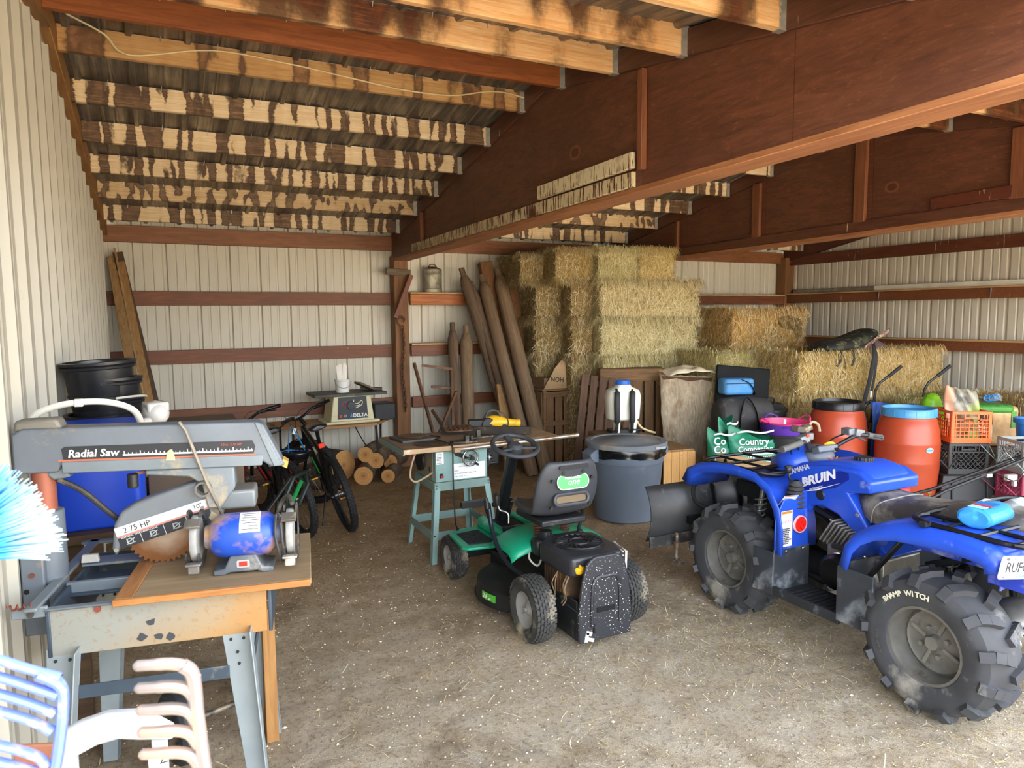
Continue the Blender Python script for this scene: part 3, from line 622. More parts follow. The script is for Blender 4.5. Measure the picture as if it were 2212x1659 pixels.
# number plate
PL=B().prism([(x,y) for x,y in [(-0.085,-0.05),(0.085,-0.05),(0.092,-0.04),(0.092,0.04),(0.085,0.05),(-0.085,0.05),(-0.092,0.04),(-0.092,-0.04)]],-0.0015,0.0015,'xy').ob('number_plate',m_lblw,Q,(-0.425,-0.93,0.770),(PI/2+0.15,0.07,-0.25))
text('RUFG34',0.062,mt('33343a',0.5),PL,(-0.066,-0.019,0.002),space=0.95,sx=0.74,bold=0.0005)
text('IDAHO',0.016,mt('55708a',0.5),PL,(-0.01,-0.042,0.002)); text('RESTRICTED VEHICLE',0.009,mt('6a7a8a',0.5),PL,(-0.055,0.034,0.002))
b=B()
for x in (-0.066,0.066): b.cyl((x,0.038,0.001),(x,0.038,0.005),0.006,8)
b.cyl((-0.066,-0.04,0.001),(-0.066,-0.04,0.003),0.004,8); obs(b,'plate_bolt',mt('6d6d6d',0.4,0.6),PL)
B().box((0.045,-0.036,0.0018),(0.05,0.018,0.0008)).ob('registration_sticker',mt('7fd0b0',0.4),PL)
B().box((0,-0.92,0.80),(0.16,0.04,0.05)).ob('tail_light',mt('a01c18',0.25),Q,bev=0.01)
# hitch with ball
b=B().box((-0.12,-0.72,0.265),(0.06,0.16,0.04)); b.cyl((-0.12,-0.775,0.28),(-0.12,-0.775,0.30),0.02,12); b.ob('hitch',mt('a08a72',0.4,0.6,0.3,12,'8a5a3a',0.2),Q,bev=0.004)
B().sphere((-0.12,-0.775,0.323),0.0265,16,12).ob('tow_ball',m_chr,Q)
b=B().sphere((0.02,-0.72,0.36),(0.15,0.14,0.12),16,12); b.ob('rear_differential',m_alu,Q)
# plow blade in front, angled frame, skid shoe
prof=[]
for k in range(9):
    a=-0.62+1.3*k/8; prof.append((1.16+0.30*(1-math.cos(a))*1.0-0.02,0.47+0.30*math.sin(a)))
rings=[[(x,y,z) for y,z in prof] for x in (-0.64,0.64)]
PB=B().sweep(rings,False).ob('plow_blade',mt('3a3b3d',0.45,0.2,0.3,6,'7d7e80',0.14,5),Q,solid=0.008)
b=B()
for x in (-0.12,0.12): b.prism([(1.16,0.30),(1.12,0.36),(1.11,0.5),(1.13,0.62),(1.17,0.64)],x-0.006,x+0.006,'yz')
b.beam((-0.22,1.13,0.40),(-0.15,0.2,0.24),0.04,0.05); b.beam((0.22,1.13,0.40),(0.15,0.2,0.24),0.04,0.05); b.box((0,1.12,0.42),(0.7,0.04,0.05)); b.ob('plow_frame',m_blkm,PB)
b=B().box((0,1.16,0.295),(1.27,0.012,0.07)); b.ob('cutting_edge',mt('4b4b4a',0.5,0.5,0.3,9,'8d8a84',0.2),PB)
b=B().cyl((-0.47,1.09,0.16),(-0.47,1.09,0.36),0.012,10); b.lathe([(0,0.0),(0.05,0.004),(0.055,0.02),(0.02,0.035)],16,TR((-0.47,1.09,0.15))); b.cyl((-0.47,1.09,0.27),(-0.47,1.09,0.30),0.022,10); b.ob('skid_shoe',mt('6a5a4a',0.5,0.5,0.3,12,'c0c0bc',0.2),PB)
B().tube(smooth_path([(-0.30,1.02,0.75),(-0.36,1.06,0.66),(-0.34,1.05,0.55),(-0.2,0.98,0.48)],6),0.014,8).ob('brush_guard',m_blk,Q)
# sidewall lettering on the near rear tyre
ch=mt('d8d4bd',0.6)
def sideletters(s,par,r,a0,da,size,mat,x,name='lettering'):
    for i,c in enumerate(s):
        a=a0-da*i; text(c,size,mat,par,(x,-(-math.cos(a))*r*-1 if False else -math.cos(a)*r,math.sin(a)*r),euler_side(a-PI/2),name=name,align='CENTER',bold=0.001)
for o in Q.children:
    if o.name.startswith('wheel') and o.location.x<0 and o.location.y<0:
        sideletters('SWAMP WITCH',o,0.222,PI*0.76,0.092,0.033,ch,-0.136)
        sideletters('AT26X10-12',o,0.205,PI*1.15,0.05,0.014,mt('55554f',0.6),-0.129)
# blue washer-fluid bottle lying on the rear rack
n=NT('clear_plastic'); n.b.inputs['Transmission Weight'].default_value=0.9; n.b.inputs['IOR'].default_value=1.2; m_clear=n.done(lin('e8f4fb'),0.15)
n=NT('blue_fluid'); n.b.inputs['Transmission Weight'].default_value=0.5; n.b.inputs['IOR'].default_value=1.2; m_fluid=n.done(lin('4fb2ee'),0.2)
BT=thing('spray_bottle','blue fluid bottle lying on the rear rack of the quad bike','bottle',(3.225,1.815,0.85),rot=(0,0,0.12)); BT.scale=(1.4,1.3,1.2)
b=B(); rings=[]
for z,rx,ry in ((0,0.045,0.03),(0.008,0.055,0.038),(0.10,0.056,0.038),(0.15,0.055,0.038),(0.185,0.035,0.026),(0.20,0.022,0.02)):
    rings.append([(z,rx*math.cos(2*PI*k/20),0.038+ry*math.sin(2*PI*k/20)) for k in range(20)])
b.sweep([[ (q[0]-0.10,q[1],q[2]) for q in r] for r in rings],True); b.f.append(tuple(range(20))); b.ob('bottle_body',m_fluid,BT)
b=B().tube([(0.095,0,0.038),(0.115,0,0.038),(0.12,0,0.038),(0.14,0,0.038),(0.145,0,0.038),(0.17,0,0.038),(0.20,0,0.038)],[0.021,0.021,0.018,0.022,0.018,0.023,0.02],14); b.ob('bottle_neck',m_clear,BT)
B().cyl((0.19,0,0.038),(0.235,0,0.038),0.019,16).ob('cap',m_white,BT)
b=B().box((-0.02,-0.002,0.0766),(0.05,0.06,0.001)); b.ob('label',mt('1e6fb4',0.4),BT); B().box((-0.05,-0.002,0.0768),(0.018,0.06,0.001)).ob('label_stripe',mt('c43038',0.4),BT); B().box((-0.078,-0.002,0.0764),(0.03,0.05,0.001)).ob('label_panel',mt('9fd4f2',0.4),BT)
SC=thing('white_scoop','white plastic scoop handle lying behind the blue bottle on the rack','scoop',(3.32,1.93,0.862),rot=(0,0,0.15))
b=B().tube([(-0.13,0,0.02),(-0.10,0,0.018),(-0.05,0,0.018),(0.05,0,0.024),(0.13,0,0.03),(0.15,0,0.03)],[0.006,0.012,0.018,0.022,0.022,0.010],12,flat=0.45); b.ob('scoop_handle',m_white,SC)
# ---------------- riding mower
m_green=mt('159a72',0.35,0,0.1,4,'8fb8a2',0.08,8); m_mwb=mt('1f2022',0.45,0,0.2,8,'55524c',0.10,9)
n=NT('speckled_black_plate'); v=n('TexVoronoi',{'Vector':n.co,'Scale':75.0}).outputs[0]; q=n.noise(5,3,0.6)
m_speck=n.done(n.mix(n.math('MULTIPLY',n.step(v,0.23,0.16),n.step(q,0.42,0.56)),lin('2a2b30'),lin('d5d3cc')),0.45)
MW=thing('riding_mower','small green and black riding mower with a tall moulded seat','mower',(2.05,3.33,0))
def mwheel(loc,r,w,sg):
    t=bpy.data.objects.new('wheel',None); COL.objects.link(t); t.parent=MW; t.location=loc
    tyre(t,r,w,r*0.55,m_rubd,0,blocks=34 if r>0.16 else 30)
    x=sg*w*0.30; b=B().lathe([(r*0.56,sg*w*0.38),(r*0.52,sg*w*0.36),(r*0.46,x-sg*0.005),(r*0.25,x-sg*0.02),(r*0.12,x),(0,x)],28,RY(PI/2)); b.cyl((x-sg*0.01,0.0,0),(x+sg*0.012,0,0),0.014,10); b.cyl((x-sg*.02,0.035,-0.04),(x,0.035,-0.04),0.006,8); b.ob('rim',mt('a5a5a2',0.4,0.35,0.1,9),t); return t
mwheel((-0.30,0,0.178),0.178,0.135,-1); mwheel((0.30,-0.0,0.178),0.178,0.135,1)
mwheel((-0.335,1.08,0.145),0.145,0.115,-1); mwheel((0.335,1.08,0.145),0.145,0.115,1)
# frame and back plate
b=B(); b.box((-0.15,0.30,0.18),(0.03,1.1,0.09)); b.box((0.15,0.30,0.18),(0.03,1.1,0.09)); b.box((0,0.6,0.22),(0.16,1.1,0.04)); b.box((0,1.06,0.16),(0.60,0.05,0.05)); b.box((0,0,0.178),(0.55,0.04,0.04)); b.box((-0.15,-0.10,0.16),(0.012,0.26,0.22)); b.box((0.15,-0.10,0.16),(0.012,0.26,0.22)); b.ob('frame',m_mwb,MW,bev=0.004,seg=1)
pl=[(-0.165,0.055),(0.165,0.055),(0.168,0.20),(0.150,0.36)]+[(0.05+0.085*math.cos(a),0.41+0.105*math.sin(a)) for a in [0.2,0.6,1.0,1.4]]+[(-0.05+0.085*math.cos(a),0.41+0.105*math.sin(a)) for a in [1.75,2.15,2.55,2.95]]+[(-0.150,0.36),(-0.168,0.20)]
BP=B().prism(pl,-0.272,-0.25,'xz').ob('back_plate',m_speck,MW,bev=0.008,seg=3)
pin=[(-0.085,0.10+0.1),(0.085,0.2),(0.088,0.30),(0.075,0.385),(0.05,0.40),(-0.05,0.40),(-0.075,0.385),(-0.088,0.30)]
b=B(); pp=[(x,-0.274,z) for x,z in pin]; b.tube(smooth_path([(-0.087,-0.275,0.14),(-0.088,-0.275,0.30),(-0.07,-0.275,0.39),(0,-0.275,0.402),(0.07,-0.275,0.39),(0.088,-0.275,0.30),(0.087,-0.275,0.14)],5),0.010,6); b.ob('raised_rib',m_speck,BP)
b=B().box((0.0,-0.2735,0.222),(0.115,0.004,0.026)); b.box((-0.075,-0.2735,0.125),(0.012,0.004,0.05)); b.ob('slot',mt('060606',0.9),BP)
b=B().box((-0.105,-0.274,0.105),(0.035,0.003,0.02),(0,0.5,0)); b.box((-0.12,-0.274,0.085),(0.02,0.003,0.05),(0,0.2,0)); b.box((-0.095,-0.274,0.068),(0.04,0.003,0.018),(0,0.35,0)); b.ob('torn_sticker',m_white,BP)
# engine
b=B().prism([(-0.17,-0.21),(0.15,-0.21),(0.19,-0.1),(0.19,0.14),(0.14,0.19),(-0.12,0.19),(-0.19,0.12),(-0.19,-0.14)],0.39,0.50,'xy'); EN=b.ob('engine_shroud',mt('2c2d31',0.4,0,0.2,8,'6f6b64',0.1,6),MW,bev=0.022,seg=3)
b=B().lathe([(0.0,0.008),(0.135,0.008),(0.145,0.0)],32,TR((0,0.0,0.50)))
for k in range(22):
    a=k*2*PI/22; b.box((0.097*math.cos(a),0.097*math.sin(a),0.511),(0.062,0.007,0.007),a+0.35)
b.torus(0.13,0.006,32,6,TR((0,0,0.508))); b.torus(0.055,0.006,24,6,TR((0,0,0.51))); b.ob('fan_grille',mt('1a1a1c',0.5,0,0.2,9,'706b62',0.15,9),EN)
b=B().box((-0.02,0.0,0.32),(0.24,0.26,0.16))
for k in range(9): b.box((-0.12,-0.13+k*0.028,0.33),(0.10,0.008,0.12))
b.ob('engine_block',mt('4c3b2a',0.6,0.4,0.35,10,'8a5f38',0.2,9),MW)
b=B().lathe([(0.0,0.03),(0.024,0.03),(0.03,0.02),(0.032,0.0)],14,TR((-0.125,-0.19,0.425))@RX(0.5)); b.box((-0.125,-0.197,0.455),(0.014,0.05,0.02),(0.5,0,0)); b.ob('oil_cap',mt('f0b012',0.4),EN,bev=0.003)
b=B().lathe([(0,0.05),(0.034,0.05),(0.036,0.0)],18,TR((-0.085,0.235,0.47)))
for k in range(12): a=k*PI/6; b.box((-0.085+0.036*math.cos(a),0.235+0.036*math.sin(a),0.497),(0.008,0.010,0.044),a)
b.ob('fuel_cap',m_blk,MW); b=B().box((0.0,0.235,0.43),(0.34,0.09,0.10)); b.lathe([(0,0.02),(0.02,0.02),(0.022,0)],14,TR((0.15,0.235,0.48))); b.ob('fuel_tank',m_mwb,MW,bev=0.02)
b=B()
for k in range(5): b.tube([(0.205,-0.14+k*0.001,0.37+k*0.022),(0.205,-0.06,0.375+k*0.022)],0.005,6)
b.tube([(0.205,-0.16,0.35),(0.205,-0.165,0.47),(0.205,-0.05,0.49),(0.205,-0.04,0.36)],0.007,8,True); b.ob('muffler_guard',m_white,MW)
b=B()
rr=random.Random(3)
for k in range(7):
    x=-0.15+rr.uniform(-0.03,0.04); y=-0.17+k*0.03; b.tube(smooth_path([(x,y,0.40),(x-0.03,y+rr.uniform(-.03,.03),0.33),(x-0.01,y+0.02,0.26),(x-0.02,y+0.04,0.22)],4),0.004,5)
b.ob('wiring',mt('7f6a52',0.6,0,0.4,30),MW)
b=B().tube(smooth_path([(-0.17,0.28,0.40),(-0.20,0.22,0.37),(-0.16,0.20,0.33),(-0.12,0.22,0.36)],4),0.006,6); b.box((-0.20,0.30,0.40),(0.05,0.03,0.03),(0.2,0.5,0)); b.ob('wire_plug',mt('c9c5bb',0.5),MW)
# deck
b=B().lathe([(0.0,0.235),(0.16,0.235),(0.20,0.20),(0.33,0.185),(0.375,0.16),(0.385,0.075),(0.395,0.072)],40,TR((-0.02,0.46,0))); DK=b.ob('mower_deck',m_mwb,MW,solid=0.004)
[text(c,s_,m_white,DK,(-0.02+0.391*math.cos(a),0.46+0.391*math.sin(a),zz),(PI/2-0.1,0,a+PI/2),bold=0.001,shear=0.2,align='CENTER') for c,s_,a,zz in (('2',0.036,3.25,0.112),('6',0.036,3.31,0.112),('inch',0.013,3.40,0.113))]
b=B(); 
for k in range(6): a=PI*1.025+0.055*k; b.box((-0.02+0.386*math.cos(a),0.46+0.386*math.sin(a),0.124),(0.004,0.022,0.042),a)
b.ob('deck_decal',mt('58b83a',0.4),DK)
b=B()
for p in ((-0.30,0.22,0.19),(-0.17,0.05,0.24),(-0.17,0.02,0.235),(-0.17,-0.03,0.22)): b.cyl(p,(p[0]-0.02,p[1],p[2]),0.011,6)
obs(b,'bolt',mt('cfc9a6',0.3,0.7),MW)
# green body: rear fender and foot pads with rubber mats
rings=[]
for x,z,d in ((-0.285,0.375,0.03),(-0.27,0.405,0.01),(-0.23,0.428,0.0),(-0.14,0.455,-0.01),(-0.05,0.468,-0.02),(0.04,0.470,-0.02),(0.13,0.468,-0.02),(0.22,0.455,-0.01),(0.31,0.430,0.0),(0.355,0.405,0.01),(0.37,0.375,0.03)):
    rings.append([(x,0.262+d,z-0.050),(x,0.268+d,z-0.020),(x,0.30+d,z),(x,0.42,z+0.004),(x,0.56-d,z-0.004),(x,0.62-d,z-0.03),(x,0.63-d,z-0.06)])
B().sweep(rings,False).ob('rear_fender',m_green,MW,solid=0.006,ang=70,sub=2)
for sg in (-1,1):
    b=B().prism([(sg*0.12,0.62),(sg*0.40,0.66),(sg*0.43,0.70),(sg*0.40,1.0),(sg*0.36,1.03),(sg*0.12,1.10)],0.315,0.335,'xy'); FP=b.ob('foot_pad',m_green,MW,bev=0.008,seg=3)
    b=B().prism([(sg*0.10,0.80),(sg*0.17,0.62),(sg*0.17,1.06),(sg*0.10,1.12)],0.33,0.40,'xy'); b.ob('foot_pad_tunnel',m_green,MW,bev=0.02)
    b=B().prism([(sg*0.20,0.70),(sg*0.37,0.72),(sg*0.36,0.96),(sg*0.20,0.98)],0.336,0.340,'xy')
    for i in range(6):
        for j in range(7): b.box((sg*(0.215+i*0.027),0.73+j*0.034,0.341),(0.018,0.020,0.004))
    b.ob('rubber_mat',mt('1d2022',0.8),FP)
# steering
b=B().beam((0,1.06,0.33),(0,0.84,0.86),0.06,0.06,(0,1,0)); b.beam((0.05,1.07,0.33),(0.05,0.97,0.52),0.03,0.04,(0,1,0)); b.box((0,1.0,0.49),(0.16,0.03,0.03)); b.box((0.03,0.97,0.35),(0.22,0.2,0.04)); b.ob('steering_column',mt('1b1c1e',0.4,0.3,0.2,7,'8a5a3a',0.08,9),MW,bev=0.008)
T=TR((0,0.80,0.925))@RX(0.32)
b=B().torus(0.150,0.0165,40,10,T); b.lathe([(0,0.02),(0.035,0.018),(0.055,0.0),(0.05,-0.05),(0.03,-0.07)],20,T)
for a in (0.0,PI*0.62,PI*1.38):
    p0=T@Vector((0.03*math.sin(a),0.03*math.cos(a),-0.01)); p1=T@Vector((0.145*math.sin(a),0.145*math.cos(a),0)); b.beam(p0,p1,0.045,0.018,(0,0,1))
b.ob('steering_wheel',mt('3d3e41',0.55,0,0.15,9,'77736a',0.06,9),MW,bev=0.003)
b=B().tube([(-0.08,1.02,0.36),(-0.10,1.0,0.50),(-0.15,0.99,0.52)],0.010,8); b.box((-0.235,0.985,0.52),(0.16,0.045,0.04)); b.ob('brake_pedal',m_blk,MW,bev=0.006)
# levers
b=B().tube(smooth_path([(-0.305,0.55,0.60),(-0.305,0.52,0.50),(-0.31,0.42,0.40),(-0.30,0.28,0.33),(-0.25,0.12,0.29),(-0.18,0.02,0.26)],6),0.0135,10); LV=b.ob('height_lever',mt('20252f',0.35,0.3),MW)
B().tube([(-0.305,0.595,0.66),(-0.305,0.58,0.60),(-0.305,0.548,0.545)],[0.012,0.018,0.014],10).ob('lever_grip',m_blk,LV)
b=B().tube(smooth_path([(-0.14,0.62,0.47),(-0.14,0.63,0.53),(-0.18,0.66,0.55),(-0.19,0.67,0.58)],5),0.007,8); LG=b.ob('gear_lever',m_steel,MW)
B().tube([(-0.19,0.672,0.575),(-0.193,0.676,0.60),(-0.196,0.68,0.64),(-0.197,0.682,0.655)],[0.013,0.02,0.02,0.008],12).ob('lever_knob',m_blk,LG)
b=B().tube(smooth_path([(0.20,0.34,0.45),(0.215,0.32,0.54),(0.21,0.30,0.60)],4),0.010,8); b.ob('seat_bracket',m_blk,MW)
# seat on two springs
for x in (-0.08,0.10):
    b=B(); b.tube([(x+0.026*math.cos(k*0.55),0.33+0.026*math.sin(k*0.55),0.46+k*0.0014) for k in range(72)],0.0055,6); b.ob('seat_spring',mt('7a4f3f',0.5,0.5,0.2,12),MW)
m_seat=mt('3a3c40',0.5,0,0.12,7,'6d6a65',0.08,7)
b=B().prism([(-0.15,0.16),(0.15,0.16),(0.15,0.50),(-0.15,0.50)],0.56,0.60,'xy'); b.ob('seat_base',m_mwb,MW,bev=0.01)
# back and cushion as one moulded shell: rows run from the front lip to the top edge
rows=[(0.50,0.615,0.14),(0.47,0.635,0.18),(0.38,0.625,0.195),(0.28,0.618,0.20),(0.20,0.632,0.20),(0.15,0.672,0.200),(0.12,0.73,0.206),(0.10,0.80,0.204),(0.085,0.87,0.192),(0.075,0.925,0.168),(0.070,0.958,0.128)]
rings=[]
for y,z,w in rows: rings.append([(x*w,y-0.02*(abs(x)**3)*(-1 if z>0.66 else 0.0)+(0.03*abs(x)**3 if z>0.66 else 0),z+(0.03*abs(x)**3 if z<0.66 else 0)) for x in (-1,-0.85,-0.5,0,0.5,0.85,1)])
SE=B().sweep(rings,False).ob('seat',m_seat,MW,solid=0.045,sub=2,ang=80)
def rrect(w,h,r,n=5,sk=0):
    P=[]
    for cx,cy,a in ((w/2-r,h/2-r,0),(-w/2+r,h/2-r,PI/2),(-w/2+r,-h/2+r,PI),(w/2-r,-h/2+r,1.5*PI)):
        P+=[(cx+r*math.cos(a+PI/2*k/n),cy+r*math.sin(a+PI/2*k/n)) for k in range(n+1)]
    return P
rt_=(PI/2-0.16,0,0)
SB=B().prism(rrect(0.200,0.076,0.036),-0.002,0.002,'xy').ob('seat_badge',mt('3fbf50',0.35),SE,(0,0.0635,0.84),rt_)
B().prism(rrect(0.210,0.086,0.040),-0.002,0.0012,'xy').ob('badge_rim',mt('c9d8d2',0.35),SB)
text('WEED EATER',0.018,m_white,SB,(0,0.016,0.0022),align='CENTER',bold=0.0005,ext=0.0003); text('one',0.052,m_white,SB,(0,-0.017,0.0022),align='CENTER',shear=0.35,ext=0.0003)
b=B().prism(rrect(0.19,0.024,0.01),-0.001,0.003,'xy'); b.ob('top_slot',mt('111214',0.7),SE,(0,0.052,0.926),rt_)
b=B().prism(rrect(0.20,0.044,0.02),-0.001,0.003,'xy'); b.ob('handle_slot',mt('6d5c44',0.8),SE,(0,0.088,0.735),rt_)
b=B().tube([(x,y,0.006) for x,y in rrect(0.22,0.060,0.028)],0.011,8,True); b.ob('slot_rim',m_seat,SE,(0,0.086,0.735),rt_)
b=B()
for x,z in ((-0.065,0.895),(0.065,0.895),(-0.13,0.85),(0.13,0.85),(-0.125,0.69),(0.13,0.69)): 
    b.cyl((x,0.062+(0.9-z)*0.16+0.012*(abs(x)/0.15)**3,z),(x,0.05+(0.9-z)*0.16+0.008,z),0.010,12)
obs(b,'seat_rivet',mt('0d0d0e',0.5),SE)
# ---------------- radial arm saw (left foreground)
m_sg=mt('6d747b',0.5,0.1,0.15,5,'a08f72',0.12,6,0.05); m_sgl=mt('788186',0.5,0.1,0.15,5,'b5a27e',0.14,6); m_navy=mt('3c4854',0.5,0.1,0.2,6,'8d8a80',0.12,8)
n=NT('rusty_apron'); a=n.noise(3.2,5,0.6); b_=n.noise(60,3,0.7); sep=n('SeparateXYZ',{'Vector':n.co})
f=n.math('ADD',n.math('MULTIPLY',sep.outputs[0],1.9),n.math('SUBTRACT',a,0.35)); f2=n.math('SUBTRACT',f,n.math('MULTIPLY',sep.outputs[2],2.2))
o=n.mix(n.step(f2,-0.1,0.75),lin('8f9087'),lin('a5824f')); o=n.mix(n.math('MULTIPLY',n.step(f2,0.45,1.0),0.75),o,lin('a9703a')); o=n.mix(n.math('MULTIPLY',n.step(b_,0.56,0.66),0.35),o,lin('8d6236'))
m_apron=n.done(o,0.6)
RS=thing('radial_arm_saw','grey radial arm saw on a rusty steel stand with plywood top','saw',(-0.18,2.50,0),-math.radians(10))
def bxl(name,mat,par,c,d,rot=None,bev=0.003,**k): return B().box((0,0,0),d).ob(name,mat,par,c,rot if rot is not None and hasattr(rot,'__len__') else (0,0,rot or 0),bev=bev,**k)
bxl('table_top',wood('a8916f','836d50','x',0.7,0.5,'6a543c',0.12),RS,(0.33,0.262,0.890),(0.545,0.535,0.02)); bxl('table_edge',wood('c08a55','94602f','y',0.7),RS,(0.03,0.262,0.8895),(0.055,0.535,0.022)); bxl('front_edging',wood('c08548','95602f','x'),RS,(0.30,-0.012,0.8895),(0.60,0.014,0.022))
AP=bxl('apron',m_apron,RS,(0.13,0.03,0.80),(0.65,0.012,0.155)); 
b=B(); b.box((0.13,0.03,0.8775),(0.655,0.03,0.008)); b.box((-0.24,0.03,0.873),(0.10,0.014,0.035)); b.ob('apron_flange',m_sgl,RS,bev=0.004)
for x,z in ((-0.02,0.800),(-0.05,0.755),(0.0,0.75),(0.035,0.745),):
    bb=B().prism([(0.014*math.cos(q*0.9)*(1+0.3*math.sin(q*3+x*90)),0.012*math.sin(q*0.9)*(1+0.3*math.cos(q*2+x*70))) for q in range(7)],-0.001,0.001,'xz'); bb.ob('paint_chip',mt('3a3e42',0.6),RS,(x+0.12,0.0235,z))
for x,z,m_ in ((-0.05,0.865,mt('8f4a3a',0.6,0.3)),(-0.235,0.87,mt('55504a',0.5,0.4))): B().cyl((0,0,0),(0,-0.006,0),0.010,10).ob('bolt',m_,RS,(x,0.022,z))
b=B(); b.box((0.465,0.30,0.80),(0.012,0.56,0.155)); b.box((0.13,0.58,0.80),(0.65,0.012,0.155)); b.box((-0.19,0.30,0.80),(0.012,0.56,0.155)); obs(b,'side_apron',m_navy,RS,bev=0.003)
bb=B(); bb.box((-0.225,0.35,0.893),(0.035,0.72,0.012)); bb.box((-0.12,0.69,0.893),(0.30,0.03,0.012)); bb.box((-0.09,0.46,0.885),(0.22,0.09,0.01)); bb.box((-0.09,0.25,0.86),(0.22,0.02,0.05)); obs(bb,'frame_rail',m_sgl,RS,bev=0.003)
bxl('cast_plate',m_navy,RS,(-0.09,0.33,0.845),(0.2,0.22,0.01))
b=B().prism([(-0.03,0.0),(0.03,0.0),(0.026,0.03),(-0.026,0.03)],-0.01,0.01,'xz'); b.ob('rail_lug',mt('cfc8ba',0.6),RS,(-0.17,0.42,0.895),bev=0.004)
b=B().tube([(-0.30+0.008*math.cos(k),0.02+0.0*k,0.90+0.008*math.sin(k)) for k in range(2)],0.004,6); b.tube([(-0.29+0.0022*k,0.02+0.008*math.cos(k*0.8),0.897+0.008*math.sin(k*0.8)) for k in range(30)],0.0028,6); b.ob('tension_spring',mt('8c4a38',0.6,0.4),RS)
# legs, splayed channel legs and cross rails
def leg(x,y,tx,ty):
    b=B(); n_=1 if tx<0 else -1
    top=[(x,y,0.74),(x+0.09,y,0.74)]; w=0.055
    vs=[(x-0.002,y,0.75),(x+0.095,y,0.75),(x+tx+0.075,y+ty,0.0),(x+tx+0.02,y+ty,0.0)]; e=0.05*(1 if ty<0 else -1)
    vs+= [(p[0],p[1]+0.006,p[2]) for p in vs]; b.add(vs,[(0,1,2,3),(7,6,5,4),(0,4,5,1),(1,5,6,2),(2,6,7,3),(3,7,4,0)])
    s0=1 if tx>0 else 0; p=vs[1] if s0 else vs[0]; q=vs[2] if s0 else vs[3]
    p=vs[1] if True else p; q=vs[2]
    b.add([p,(p[0],p[1]-e*1.2,p[2]),(q[0],q[1]-e*0.9,q[2]),q,(p[0]-0.005,p[1],p[2]),(p[0]-0.005,p[1]-e*1.2,p[2]),(q[0]-0.005,q[1]-e*0.9,q[2]),(q[0]-0.005,q[1],q[2])],[(0,1,2,3),(7,6,5,4),(0,4,5,1),(1,5,6,2),(2,6,7,3),(3,7,4,0)])
    L=b.ob('leg',mt('8f999c',0.45,0.1,0.1,7,'5d5a54',0.05,20),RS,bev=0.002)
    h=B()
    for dx,dz in ((0.025,-0.03),(0.065,-0.03),(0.04,-0.075),(0.04,-0.115)): h.cyl((x+dx+tx*-dz/0.75,y+ty*-dz/0.75-0.001,0.74+dz),(x+dx+tx*-dz/0.75,y+ty*-dz/0.75-0.005,0.74+dz),0.005,8)
    obs(h,'bolt_hole',mt('2a2826',0.8),L)
for x,y,tx,ty in ((-0.20,0.025,-0.05,-0.03),(0.31,0.025,0.07,-0.03),(-0.20,0.575,-0.05,0.05),(0.31,0.575,0.07,0.05)): leg(x,y,tx,ty)
b=B(); b.box((0.10,0.02,0.60),(0.46,0.005,0.045)); b.box((0.10,0.585,0.60),(0.46,0.005,0.045)); b.box((-0.19,0.30,0.60),(0.005,0.56,0.045)); b.box((0.40,0.30,0.60),(0.005,0.56,0.045)); obs(b,'cross_rail',m_navy,RS,bev=0.002)
# column, shroud, arm
B().cyl((-0.262,0.30,0.88),(-0.262,0.30,1.27),0.036,20).ob('column',mt('9c5a44',0.5,0.2,0.15,7,'7c6a5a',0.1,8),RS)
b=B().prism([(-0.325,0.22),(-0.255,0.22),(-0.255,0.39),(-0.325,0.39)],0.72,1.10,'xy'); b.lathe([(0.055,0.74),(0.055,1.13),(0.0,1.135)],20,TR((-0.262,0.30,0))); SH_=b.ob('column_base',m_sg,RS,bev=0.006)
h=B()
for x,z in ((-0.29,1.02),(-0.29,0.93),(-0.27,1.05)): h.cyl((x,0.22,z),(x,0.213,z),0.008,8)
obs(h,'bolt',mt('7c4a38',0.6,0.4),SH_); B().cyl((-0.31,0.2195,0.875),(-0.31,0.2185,0.875),0.009,12).ob('bolt_hole',mt('0b0b0b'),SH_)
ar=[(-0.335,1.265),(-0.335,1.40),(-0.30,1.418),(0.435,1.405),(0.455,1.395),(0.525,1.24),(0.475,1.238),(0.44,1.265),(0.0,1.275),(-0.195,1.288),(-0.205,1.265)]
AR=B().prism(ar,0.255,0.345,'xz').ob('arm',m_sg,RS,bev=0.008,seg=3)
B().prism([(-0.332,1.405),(-0.325,1.445),(-0.20,1.448),(-0.185,1.412)],0.262,0.338,'xz').ob('arm_cap',mt('7a756a',0.55,0.1,0.15,6,'94805a',0.12,10),AR,bev=0.012,seg=3)
B().prism([(-0.20,1.285),(-0.17,1.245),(-0.225,1.235),(-0.25,1.26)],0.27,0.33,'xz').ob('arm_knuckle',m_sgl,AR,bev=0.008)
B().prism([(0.425,1.404),(0.443,1.401),(0.513,1.242),(0.485,1.24)],0.2505,0.3495,'xz').ob('arm_end_cap',m_sgl,AR,bev=0.003)
B().prism([(0.518,1.262),(0.536,1.25),(0.530,1.226),(0.512,1.236)],0.27,0.33,'xz').ob('end_stop',mt('c79a4a',0.6),AR)
LBm=mt('2a2c30',0.5,0,0.1,8,'77716a',0.08,12)
B().prism([(-0.185,1.308),(0.418,1.292),(0.425,1.318),(0.415,1.340),(-0.178,1.352),(-0.19,1.345)],0.2535,0.2548,'xz').ob('scale_label',LBm,AR)
B().prism([(-0.20,1.302),(0.425,1.286),(0.425,1.291),(-0.20,1.308)],0.2532,0.2547,'xz').ob('red_stripe',mt('c96a4a',0.5),AR)
text('Radial Saw',0.036,mt('e8e8e2',0.5),AR,(-0.172,0.2530,1.315),(PI/2,0.02,0),bold=0.0008,shear=0.15)
b=B()
